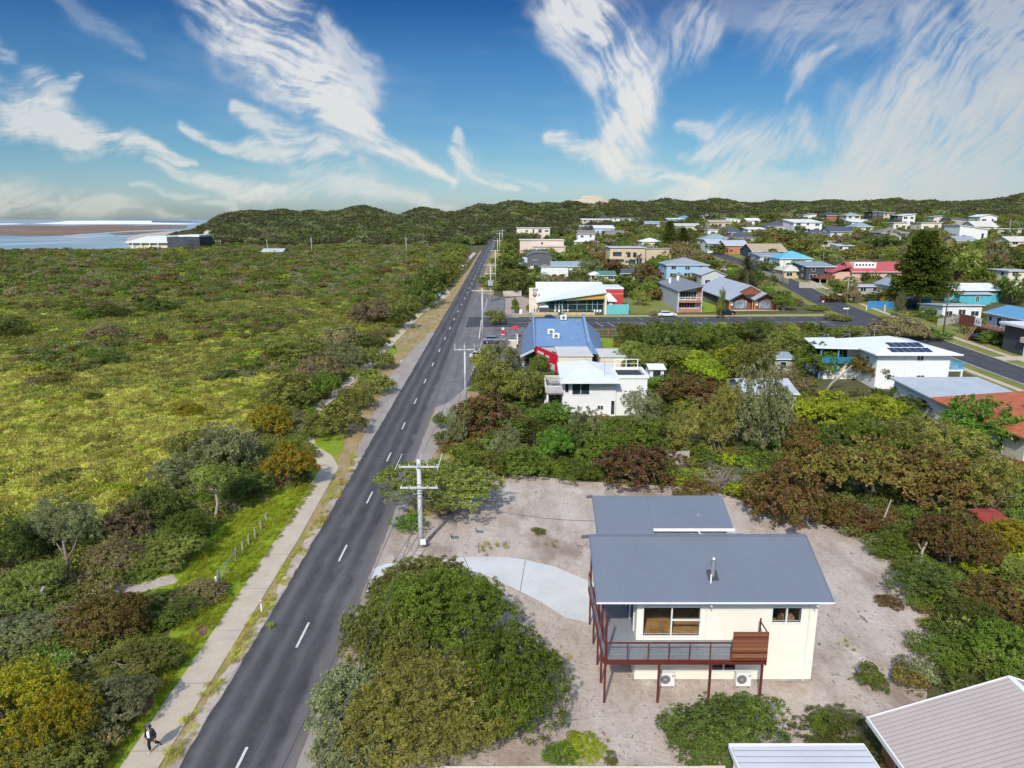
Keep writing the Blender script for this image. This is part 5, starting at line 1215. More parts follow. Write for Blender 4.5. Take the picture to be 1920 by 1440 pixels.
# --- blue roofed shop with the red sign wall
m_lets = mat('white_letters', (.75,.70,.70), .7, .1, 3)
def shop():
    o = empty('shop', (4.4, 130.3, 1.7), 'shop with a blue metal roof and a red sign wall', 'shop'); P_ = lambda mb, n, m, **k: wpart(mb, n, m, o, **k)
    bl = mat('sky_blue_roof', (.16,.27,.44), .4, .08, .3, stripe=(0, 3, .2)); bl2 = mat('steel_blue_roof', (.125,.17,.255), .4, .08, .3, stripe=(1, 2.5, .2))
    P_(MB().pris([(4.6,130.4,.8),(4.6,150,.8),(4.6,150,7.0),(4.6,130.4,4.75)], (9.6,0,0)), 'wall', wm('lgrey'))
    P_(MB().slab([(4.3,130.2,4.95),(14.0,130.2,4.95),(14.9,150.3,7.3),(4.7,150.3,7.3)], .15), 'roof', bl)
    P_(MB().pris([(4.05,129.6,4.6),(4.29,129.6,4.6),(4.69,150.6,7.8),(4.3,150.6,7.8)], (0,0,.5)).pris([(14.05,129.6,4.6),(14.6,126,4.3),(15.4,150.6,7.8),(14.95,150.6,7.8)], (0,0,.5)).box(4.9,14.4,139.6,139.75,6.07,6.2), 'parapet', mat('parapet_blue', (.20,.30,.43), .5, .1, 1))
    P_(MB().slab([(1.6,125,4.0),(4.0,127.5,4.7),(4.25,150.2,7.0),(2.3,147,5.0)], .12), 'awning', bl2); P_(MB().slab([(15.5,150.2,7.0),(14.7,128,4.4),(17.0,131,3.9),(18.2,146,4.8)], .12), 'side_roof', bl2)
    P_(MB().bar((1.55,124.9,3.95),(3.98,127.4,4.65),.22,.3), 'fascia', m_trim)
    for k in range(7): P_(MB().bar((1.9+.1*k,127+3*k,4.14+.155*k),(2.1+.1*k,128+3*k,4.2+.155*k),.18,.04), 'awning_light', m_trim)
    for x, y in ((2.0,126.5),(2.3,134),(2.5,142)): P_(MB().box(x-.08,x+.08,y-.08,y+.08,1.2,4.1+.05*(y-126)), 'post', m_trim)
    P_(MB().box(4.3,4.59,131,148,2.1,4.4), 'shopfront', m_glass)
    sg = P_(MB().pris([(4.35,130.15,.8),(7.9,123.3,.8),(7.9,123.3,4.55),(4.35,130.15,4.95)], (.25,.13,0)), 'sign_wall', mat('sign_red', (.50,.012,.03), .6, .1, 1))
    d = Vector((7.9-4.35,123.3-130.15,0)).normalized(); nrm = Vector((-.89,-.46,0)); b0 = Vector((4.35,130.15,0))+nrm*.03
    lt = MB(); rng = random.Random(4)
    def strip(s0, s1, z0, z1, n):
        for k in range(n):
            a = s0+(s1-s0)*k/n; e = s0+(s1-s0)*(k+.72)/n; u = rng.uniform(0, .12)
            p = [b0+d*a+Vector((0,0,z0+u-.055*a)), b0+d*e+Vector((0,0,z0-.055*a)), b0+d*e+Vector((0,0,z1-.055*a)), b0+d*a+Vector((0,0,z1-u-.055*a))]
            lt.pris([tuple(q) for q in p], tuple(nrm*.03))
    strip(.9,3.2,3.9,4.35,6); strip(3.9,5.2,3.75,4.2,3); strip(.9,5.3,3.35,3.62,13)
    wpart(lt, 'lettering', m_lets, o, parent=sg)
    pn = MB(); q = lambda s,z: tuple(b0+d*s+Vector((0,0,z))); pn.pris([q(1.4,1.4),q(4.2,1.4),q(4.2,2.95),q(1.4,2.95)], tuple(nrm*.03)); wpart(pn, 'notice_board', mat('notice', (.30,.33,.33), .6, .5, 2), o, parent=sg)
    pn = MB(); pn.pris([q(5.4,.9),q(7.2,.9),q(7.2,2.7),q(5.4,2.7)], tuple(nrm*.03)); wpart(pn, 'poster', mat('poster_pale', (.62,.50,.52), .6, .35, 1.5), o, parent=sg)
    P_(MB().slab([(8.0,121.5,4.75),(14.2,121.5,4.75),(14.0,129.9,4.9),(7.9,129.9,4.9)], .15).slab([(15.3,122,4.5),(20.2,122,4.5),(19.6,129.5,4.6),(15.3,129.5,4.6)], .15), 'annex_roof', mat('pale_flat_roof', (.58,.57,.53), .6, .1, .5, stripe=(0, 2.5, .2))); P_(MB().box(8.1,14,121.7,129.8,.8,4.58).box(15.5,19.8,122.2,129.3,.8,4.33), 'annex_wall', wm('cream'))
    P_(MB().pris([(14.1,124,4.7),(15.0,124,4.5),(15.0,133,5.2),(14.1,133,5.2)], (0,0,.4)), 'valley_roof', bl)
    FOOT.append((1,21,120,151))
    for i, (x, y, l) in enumerate([(7.0,137.6,'air conditioner on the blue shop roof, upper of the pair below the white line'),(7.8,134.6,'air conditioner on the blue shop roof, lower of the pair below the white line'),(10.2,148.6,'air conditioner at the back edge of the blue shop roof')]):
        z = 4.95+(y-130.2)*.1169; a = empty('air_conditioner', (x,y,z), l, 'air conditioner', 0, 'air conditioners on the blue shop roof')
        MB().box(0,1.3,0,.9,.15,1.1).build('casing', m_trim, a, bevel=.03); MB().tube([(.65,-.02,.62),(.65,-.003,.62)], .36, 16).build('fan_grille', MATS['fan_grey'], a); MB().box(.1,.2,.05,.85,-.1,.149).box(1.1,1.2,.05,.85,-.1,.149).build('feet', m_dframe, a)
    for x, y in ((11.3,132.5),(12.4,132.9),(13.6,146),(13.3,144.5)):
        z = 4.95+(y-130.2)*.1169; P_(MB().tube([(x,y,z-.05),(x,y,z+.7),(x+.2,y,z+.85)], [.09,.09,.14], 8), 'vent_pipe', m_metal)
shop()
# --- cafe with the sweeping white roof
def cafe():
    z0 = 3.65; o = empty('cafe', (6.2, 184.5, z0), 'cafe with a sweeping white roof, orange fascia and glass front', 'cafe'); P_ = lambda mb, n, m, **k: wpart(mb, n, m, o, **k)
    FL,FR,BR,BL = (6.2,183.4,7.1),(24.4,183.4,9.6),(25.2,201,10.7),(6.6,201,10.7)
    mb = MB(); mb.slab([FL,FR,BR], .25); mb.slab([FL,BR,BL], .25); P_(mb, 'roof', mat('cafe_white_roof', (.74,.74,.76), .4, .04, .3))
    P_(MB().bar((6.2,183.3,6.98),(24.4,183.3,9.48),.12,.3), 'fascia', mat('pale_aqua', (.50,.66,.66), .5, .05, 1))
    P_(MB().box(6.8,24,186.3,200.5,z0-1,7.0).pris([(6.8,187,7.0),(24,187,7.0),(24,187,9.2),(10,187,7.5)], (0,13,0)), 'wall', wm('cream'))
    P_(MB().pris([(9.5,183.9,7.32),(24.2,183.9,7.9),(24.2,183.9,9.28),(10,183.9,7.42)], (0,.3,0)), 'orange_fascia', mat('orange_panel', (.62,.30,.035), .6, .08, 1)); P_(MB().bar((9.5,183.85,7.22),(24.3,183.85,7.78),.1,.14), 'trim', mat('teal_trim', (.10,.30,.30), .5, .1, 1))
    P_(MB().pris([(8.2,185.2,z0-.2),(24.0,185.2,z0-.2),(24.0,185.2,7.8),(9.6,185.2,7.3)], (0,.05,0)), 'glass_front', glassmat('shop_glass', (.02,.03,.035)))
    fr = MB()
    for x in (9.6,11.2,12.4,13.2,14.6,17.0,19.5,21.0,22.3,23.9): fr.box(x-.07,x+.07,185.05,185.19,z0-.1,7.2+.035*(x-9.6))
    for z in (z0+1.1, z0+2.6): fr.box(9.6,23.9,185.06,185.16,z-.04,z+.04)
    P_(fr, 'mullion', mat('teal_frame', (.22,.42,.42), .5, .08, 1)); P_(MB().box(11.4,11.5,184.98,185.04,z0,z0+2.7).box(13.0,13.1,184.98,185.04,z0,z0+2.7).box(11.4,13.1,184.98,185.04,z0+2.6,z0+2.7).box(12.2,12.3,184.98,185.04,z0,z0+2.6), 'door', m_trim)
    P_(MB().box(24.0,24.5,183.6,186,z0-.5,9.2), 'column', wm('cream'))
    P_(MB().box(24.6,30.2,193,203,z0-.5,9.4), 'red_wing', mat('cafe_red', (.46,.05,.05), .7, .1, 1)); P_(MB().box(24.55,30.25,192.94,192.99,8.0,8.25), 'stripe', mat('orange_stripe', (.62,.22,.12))); P_(MB().box(24.5,30.3,192.9,203.1,9.4,9.75).box(24.9,29.9,193.3,202.7,9.76,9.8), 'wing_roof', rm('white'))
    P_(MB().slab([(25,189,6.6),(28,189,6.6),(26.5,192.8,8.4),(25.2,192.8,8.4)], .1), 'canopy', m_trim)
    sw = P_(MB().box(4.5,6.9,187.2,187.6,z0-.3,10.3), 'sign_wall', wm('cream'))
    c = Vector((6.0,187.18,8.55)); wpart(MB().tube([(6.0,187.19,8.55),(6.0,187.12,8.55)], .78, 24), 'sign_disc', m_trim, o, parent=sw); wpart(MB().tube([(6.0,187.115,8.55),(6.0,187.08,8.55)], .62, 24), 'logo', mat('logo_maroon', (.16,.03,.05), .6, .1, 2), o, parent=sw)
    wpart(MB().box(5.42,6.58,187.04,187.075,8.4,8.62), 'logo_band', mat('logo_pink', (.62,.32,.36)), o, parent=sw); wpart(MB().pris([(5.55,187.07,8.75),(6.45,187.07,8.75),(6.25,187.07,8.98),(5.75,187.07,8.98)], (0,-.03,0)), 'logo_sun', mat('logo_gold', (.6,.36,.1)), o, parent=sw)
    wpart(MB().box(5.4,6.85,187.1,187.19,9.45,10.1), 'picture_panel', mat('blue_picture', (.30,.34,.40), .6, .4, 1.5), o, parent=sw)
    sn = empty('sign', (5.0,184.6,z0), 'white sign board on two posts in front of the cafe sign wall', 'sign'); MB().box(0,1.7,0,.12,2.6,3.4).build('board', mat('sign_cream', (.68,.62,.55), .6, .1, 2), sn); MB().box(.5,.62,.02,.12,-.2,2.6).build('post', m_trim, sn); MB().box(1.1,1.3,.02,.12,-.2,2.6).build('post', m_trim, sn)
    tn = empty('canopy_tent', (7.0,184.4,z0), 'small white peaked tent with grey blinds at the cafe', 'tent')
    mb = MB(); a,b,c,d,e = (0,0,2.1),(2.5,0,2.1),(2.5,2.2,2.1),(0,2.2,2.1),(1.2,1.1,3.4); [mb.quad(*q) for q in ((a,b,e),(b,c,e),(c,d,e),(d,a,e))]; mb.slab([a,b,c,d], .25); mb.build('roof', m_trim, tn); MB().box(.05,2.45,.05,.1,.5,1.85).build('blind', mat('blind_grey', (.07,.075,.09)), tn)
    for x in (.05,2.4): MB().box(x,x+.08,.0,.045,0,1.86).build('pole', m_metal, tn)
    st = mat('sandstone_wall', (.50,.37,.23), .9, .2, 1.5)
    for i, (x0,x1,l) in enumerate([(5.0,11.9,'low sandstone garden wall left of the cafe entrance'),(13.3,21.5,'low sandstone garden wall right of the cafe entrance')]): thing(MB().box(x0,x1,183.0,183.4,z0-.4,z0+.75), 'garden_wall', st, l, 'wall')
    rng = random.Random(2)
    for k in range(16):
        x = 13.6+.48*k; plant('dark', 0,0,0,0, 'clipped dark hedge shrub along the cafe garden wall', 'hedge behind the cafe garden wall', 'lo', loc=(x,183.8), size=(.9,.9+.2*rng.random()))
    for k in range(5): plant('olive', 0,0,0,0, 'small garden shrub left of the cafe entrance', 'shrubs left of the cafe entrance', 'lo', loc=(9.0+.55*k,183.8), size=(.8,.9))
    for i in range(7):
        x = [11.0,12.0,13.4,14.3,21.2,22.0,22.8][i]; c = empty('chair', (x,184.2,z0+.3), 'white outdoor chair at the cafe glass front', 'chair', 0, 'white chairs outside the cafe'); MB().box(0,.5,0,.5,.42,.47).build('seat', m_trim, c); MB().box(0,.5,.46,.5,.47,.95).build('backrest', m_trim, c); MB().box(.02,.07,.02,.07,0,.42).box(.43,.48,.02,.07,0,.42).box(.02,.07,.43,.48,0,.42).box(.43,.48,.43,.48,0,.42).build('legs', m_trim, c)
    g = empty('gas_tank', (26.4,190.5,z0), 'white tank behind the turquoise fence', 'tank'); MB().sph((0,0,1.9), .9, 12, 8, (1,1,1.1)).build('vessel', m_trim, g, True); MB().box(-.6,.6,-.5,.5,0,1.2).build('stand', m_metal, g)
    ab = empty('sandwich_board', xy(976.5,588.5)+(T1(*xy(976.5,588.5)),), 'white sandwich board on the cafe courtyard', 'sign'); MB().pris([(-.35,0,0),(.35,0,0),(.35,.25,1.1),(-.35,.25,1.1)], (0,.04,0)).build('board', m_trim, ab); MB().pris([(-.35,.6,0),(.35,.6,0),(.35,.3,1.1),(-.35,.3,1.1)], (0,.04,0)).build('board', m_trim, ab)
    FOOT.append((3,32,182,204))
cafe()
sheet('paved_court', px_poly([(947,590),(948,560),(978,556),(992,560),(994,590),(975,592)]), mat('pavers', (.36,.28,.23), .9, .2, 2), .06)
# --- grey two-storey shop and the timber-gabled building
def grey_shop():
    z = 3.9; o = empty('shop', (43.6,186.6,z), 'grey two storey shop with a balcony and a sloping roof', 'shop'); P_ = lambda mb, n, m, **k: wpart(mb, n, m, o, **k)
    P_(MB().pris([(43.6,188.4,z-1),(50,188.4,z-1),(50,188.4,10.9),(43.6,188.4,9.5)], (0,26,0)), 'wall', mat('panel_grey', (.42,.44,.46), .7, .08, .5, stripe=(1, .45, .35))); P_(MB().box(43.6,43.85,186.6,188.39,z-.5,9.5).box(49.8,50,186.6,188.39,z-.5,10.8), 'side_wall', wm('lgrey'))
    P_(MB().slab([(43.3,186.2,9.55),(50.3,186.2,11.05),(50.3,214.6,11.05),(43.3,214.6,9.55)], .22), 'roof', mat('mid_grey_roof', (.20,.21,.225), .5, .08, .4)); P_(MB().box(43.86,49.79,186.7,188.39,6.5,6.9).box(43.86,49.79,186.7,188.39,z-.4,z+.7), 'brick_band', mat('salmon_brick', (.42,.17,.11), .85, .2, 3)); P_(MB().box(48.9,49.79,188.0,188.39,6.9,10.6), 'brick_pier', mat('salmon_brick', (.42,.17,.11)))
    rl = MB(); rl.box(43.86,49.79,186.6,186.68,7.85,7.95); rl.box(43.86,49.79,186.62,186.66,7.3,7.35)
    for x in (43.9,45.3,46.8,48.3,49.7): rl.box(x-.04,x+.04,186.6,186.68,6.9,7.85)
    P_(rl, 'railing', m_trim)
    for a,b,z0,z1 in ((44.5,48.8,7.2,9.3),(44.3,48.6,4.9,6.4)): window(o, a-43.6, b-43.6, z0-z, z1-z, mul=6, y=1.8, gm=MATS['shop_glass'])
    P_(MB().tube([(45.3,205,10.0),(45.3,205,11.4)], .35, 10).tube([(48,207,10.6),(48,207,11.9)], .4, 10), 'roof_vent', m_trim)
    FOOT.append((42.5,51,185,216))
grey_shop()
def timber_hall():
    z = 4.1; o = empty('shop', (57.9,189,z), 'black sided building with timber gables and a wide grey roof', 'shop'); P_ = lambda mb, n, m, **k: wpart(mb, n, m, o, **k)
    rf = mat('zinc_roof', (.40,.42,.46), .4, .06, .3, stripe=(1, 1.6, .25)); bk = mat('black_cladding', (.030,.034,.042), .6, .1, 1, stripe=(1, 1.2, .4))
    P_(MB().pris([(58.0,193,z-1),(71,193,z-1),(71,193,7.0),(64.5,193,10.3),(58.0,193,7.0)], (0,29,0)), 'wall', bk); P_(MB().slab([(57.6,192.6,6.95),(64.5,192.6,10.5),(64.5,222.4,10.5),(57.6,222.4,6.95)], .2).slab([(64.5,192.6,10.5),(71.4,192.6,6.95),(71.4,222.4,6.95),(64.5,222.4,10.5)], .2), 'roof', rf)
    P_(MB().pris([(59.5,192.97,8.0),(69.5,192.97,8.0),(64.5,192.97,10.2)], (0,-.06,0)), 'gable_timber', m_timber)
    for x0, x1 in ((57.9,64.2),(64.6,70.9)):
        xm = (x0+x1)/2
        P_(MB().pris([(x0+.25,189.9,z-.6),(x1-.25,189.9,z-.6),(x1-.25,189.9,6.9),(xm,189.9,8.5),(x0+.25,189.9,6.9)], (0,3.08,0)), 'porch_wall', m_timber); P_(MB().slab([(x0-.1,188.6,6.85),(xm,188.6,8.75),(xm,193.1,8.75),(x0-.1,193.1,6.85)], .18).slab([(xm,188.6,8.75),(x1+.1,188.6,6.85),(x1+.1,193.1,6.85),(xm,193.1,8.75)], .18), 'porch_roof', rf)
        P_(MB().pris([(x0-.15,188.55,6.55),(xm,188.55,8.45),(x1+.15,188.55,6.55),(x1+.15,188.55,6.9),(xm,188.55,8.8),(x0-.15,188.55,6.9)], (0,.06,0)), 'barge_board', mat('charcoal', (.05,.05,.055)))
        window(o, x0-57.9+1.4, x1-57.9-1.3, .4, 2.75, mul=6, fm=m_dframe, y=.9, gm=glassmat('pale_glass', (.22,.27,.30)))
        for x in (x0+.12, x1-.12): P_(MB().box(x-.14,x+.14,188.9,189.2,z-.5,6.75), 'post', mat('blond_timber', (.48,.24,.10), .7, .2, 2))
        P_(MB().box(x0+.35,x0+1.2,189.82,189.89,z+1.3,z+2.4), 'notice', m_trim)
    P_(MB().box(57.7,71.2,188.3,192.9,z-.6,z+.12), 'porch_slab', m_conc); FOOT.append((57,72,187,223))
timber_hall()
# --- white house with solar panels
def solar_house():
    z = 1.2; o = empty('house', (58.5,111.6,z), 'white two storey house with two rows of solar panels on its roof', 'house'); P_ = lambda mb, n, m, **k: wpart(mb, n, m, o, **k)
    m = mat('white_render', (.76,.76,.74), .8, .04, .4); P_(MB().box(58.5,70.2,111.6,125,z-.7,7.0).box(53,58.49,118,125.5,z-.7,4.2), 'wall', m)
    a,b,c,d = (57.7,110.6,7.05),(71.4,110.6,7.05),(71.0,126,7.05),(57.7,126,7.05); r1,r2 = (64.0,117.5,8.6),(64.0,119.5,8.6)
    mb = MB(); mb.quad(a,b,r1); mb.quad(b,c,r2,r1); mb.quad(c,d,r2); mb.quad(d,a,r1,r2); mb.slab([a,b,c,d], .2); mb.slab([(51.2,118.0,6.9),(57.69,116.5,6.98),(57.69,126,7.3),(52.4,126,7.2)], .2); P_(mb, 'roof', mat('bright_white_roof', (.78,.79,.80), .35, .03, .3, stripe=(0, 2.5, .06)))
    P_(MB().box(57.6,71.5,110.48,110.59,6.86,7.1), 'gutter', m_trim)
    def rp(x, t): return (x, 110.6+6.9*t, 7.05+1.55*t+.09)
    for (n, x0, t0, t1) in ((6, 60.6, .12, .36), (5, 61.4, .42, .68)):
        for k in range(n): xa = x0+1.12*k+ (t0*.0); P_(MB().slab([rp(xa,t0),rp(xa+.98,t0),rp(xa+.98,t1),rp(xa,t1)], .05), 'solar_panel', mat('solar_cell', (.012,.016,.045), .15, .2, 3, stripe=(0, 6, .3), spec=.6))
    window(o, 6.3, 7.4, 4.6, 5.6, mul=2); window(o, 6.6, 7.9, .9, 2.3, mul=2); window(o, .2, 3.4, 5.25, 5.6, gm=m_frame); window(o, 1.8, 2.6, 1.5, 2.4)
    P_(MB().tube([(63.0,111.52,z),(63.0,111.52,6.9)], .05, 8), 'downpipe', m_trim)
    P_(MB().box(70.21,72.8,112,117,4.0,4.3), 'balcony_floor', m_trim); rl = MB(); rl.box(70.3,72.8,111.95,112.03,5.3,5.4).box(72.75,72.83,112.04,117,5.3,5.4)
    for k in range(16): rl.box(70.35+.16*k,70.4+.16*k,111.96,112.02,4.3,5.3); rl.box(72.76,72.82,112.2+.3*k,112.26+.3*k,4.3,5.3)
    P_(rl, 'railing', m_cblue); P_(MB().box(72.5,72.75,112.05,112.3,z-.6,3.99), 'post', m_trim); P_(MB().box(70.22,70.3,112.5,114,z,3.4), 'door', m_cblue)
    for x, y in ((52.4,118.4),(55,117.7)): P_(MB().box(x-.09,x+.09,y-.09,y+.09,z-.5,6.75), 'veranda_post', m_cblue)
    P_(MB().box(52.3,58.4,117.4,117.5,4.2,5.3).box(52.2,52.3,117.4,125,4.2,5.3), 'veranda_rail', mat('rail_dark_blue', (.03,.18,.28), .5, .2, 2)); P_(MB().box(54,58.49,120.5,125.4,4.2,6.75), 'upper_wall', m); window(o, -3.2, -.6, 3.2, 5.3, mul=3, y=8.89)
    for x in (55.2,59.0,62.4): P_(MB().bar((x,126,7.3),(x+.9,124.5,8.1),.05).bar((x,126,8.0),(x+.9,124.5,8.1),.05).bar((x+.9,124.5,7.4),(x+.9,124.5,8.1),.05), 'roof_frame', m_metal)
    P_(MB().tube([(62.4,121,8.2),(62.4,121,10.2)], .04, 6).bar((61.6,121,10.1),(63.4,121,10.1),.05).bar((61.8,121,9.5),(62.9,121,9.5),.04), 'antenna', m_metal)
    FOOT.append((51,74,109,127))
solar_house()
def tile_house():
    tl = mat('terracotta_tiles', (.42,.12,.05), .85, .3, .9, stripe=(1, 3.2, .4), dirt=((.26,.12,.07), .6))
    o = house('house with an orange terracotta tiled roof and two skylights at the right edge', 57.2, 76, 75.5, 3.9, 17, 'hip', 3.4, 'cream', tl, o=.7, nwin=3)
    for x in (3.6, 6.2):
        z = 3.97+.7*.38+(5.8)*.38
        MB().pris([(x,4.6,z-.55),(x+1.2,4.6,z-.55),(x+1.2,5.9,z+.02),(x,5.9,z+.02)], (0,0,.14)).build('skylight', m_trim, o)
    MB().tube([(7.5,3.0,4.5),(7.5,3.0,6.6)], .06, 8).build('vent_pipe', m_trim, o)
tile_house()
house('low house with a light grey metal roof between the solar house and the tiled roof', 58.6, 71, 94.5, 2.9, 11.5, 'sf', .5, 'white', 'lgrey', o=.6, nwin=3)
house('small pale green shed roof showing among the trees', *[at(1450,700).x, at(1484,700).x], at(1460,700).y, 2.6, 6, 'gx', .6, 'green', 'gblue', o=.3, nwin=1, name='garden_shed', cat='shed')
house('small pale grey shed roof in the middle of the overgrown block', *[at(1405,772).x, at(1500,772).x], at(1455,772).y+2, 2.2, 9, 'gx', 1.1, 'lgrey', 'lgrey', o=.4, nwin=1, name='garden_shed', cat='shed')
house('tiny white roofed outbuilding right of the white terrace house', *[at(1218,712).x, at(1244,712).x], at(1235,712).y, 1.9, 4, 'gx', .4, 'white', 'white', o=.3, nwin=1, name='garden_shed', cat='shed')
# --- surf club at the beach
def club():
    p = at(310, 469); o = empty('surf_club', (p.x, p.y, p.z), 'long white roofed beach club building with a dark cubic end above the sea', 'club building'); k = p.y/F*1.03
    W_ = lambda px: (px-310)*k
    MB().box(W_(246),W_(316),0,18,-3,4.2).build('wall', wm('cream'), o); MB().slab([(W_(242),-1.5,4.4),(W_(318),-1.5,4.4),(W_(318),19,7.6),(W_(250),19,7.2)], .5).build('roof', rm('white'), o)
    MB().box(W_(316)+.02,W_(374),-1,16,-3,7.2).build('dark_wing', mat('dark_panels', (.055,.065,.08), .6, .1, .4, stripe=(0, .25, .5)), o); MB().box(W_(338),W_(375),-1.4,17,7.21,8.2).build('wing_roof', rm('white'), o)
    window(o, W_(354), W_(366), 2.4, 5.6, mul=2, y=-1, fm=m_dframe); window(o, W_(368), W_(373), 2.4, 5.6, mul=1, y=-1, fm=m_dframe)
    for x in (255,270,285,300): MB().box(W_(x)-.2,W_(x)+.2,-1.4,-1,-3,4.3).build('post', m_trim, o)
    FOOT.append((p.x-30,p.x+30,p.y-8,p.y+22))
    phouse('small dark box shed left of the beach club', 196, 218, 458, 468, 7, 'flat', 0, 'dark', 'lgrey', nwin=1, name='garden_shed', cat='shed')
    phouse('low grey roofed shelter in the scrub right of the beach club', 492, 530, 474, 480, 8, 'gx', 1.2, 'lgrey', 'lgrey', nwin=1, name='shelter', cat='shelter')
club()
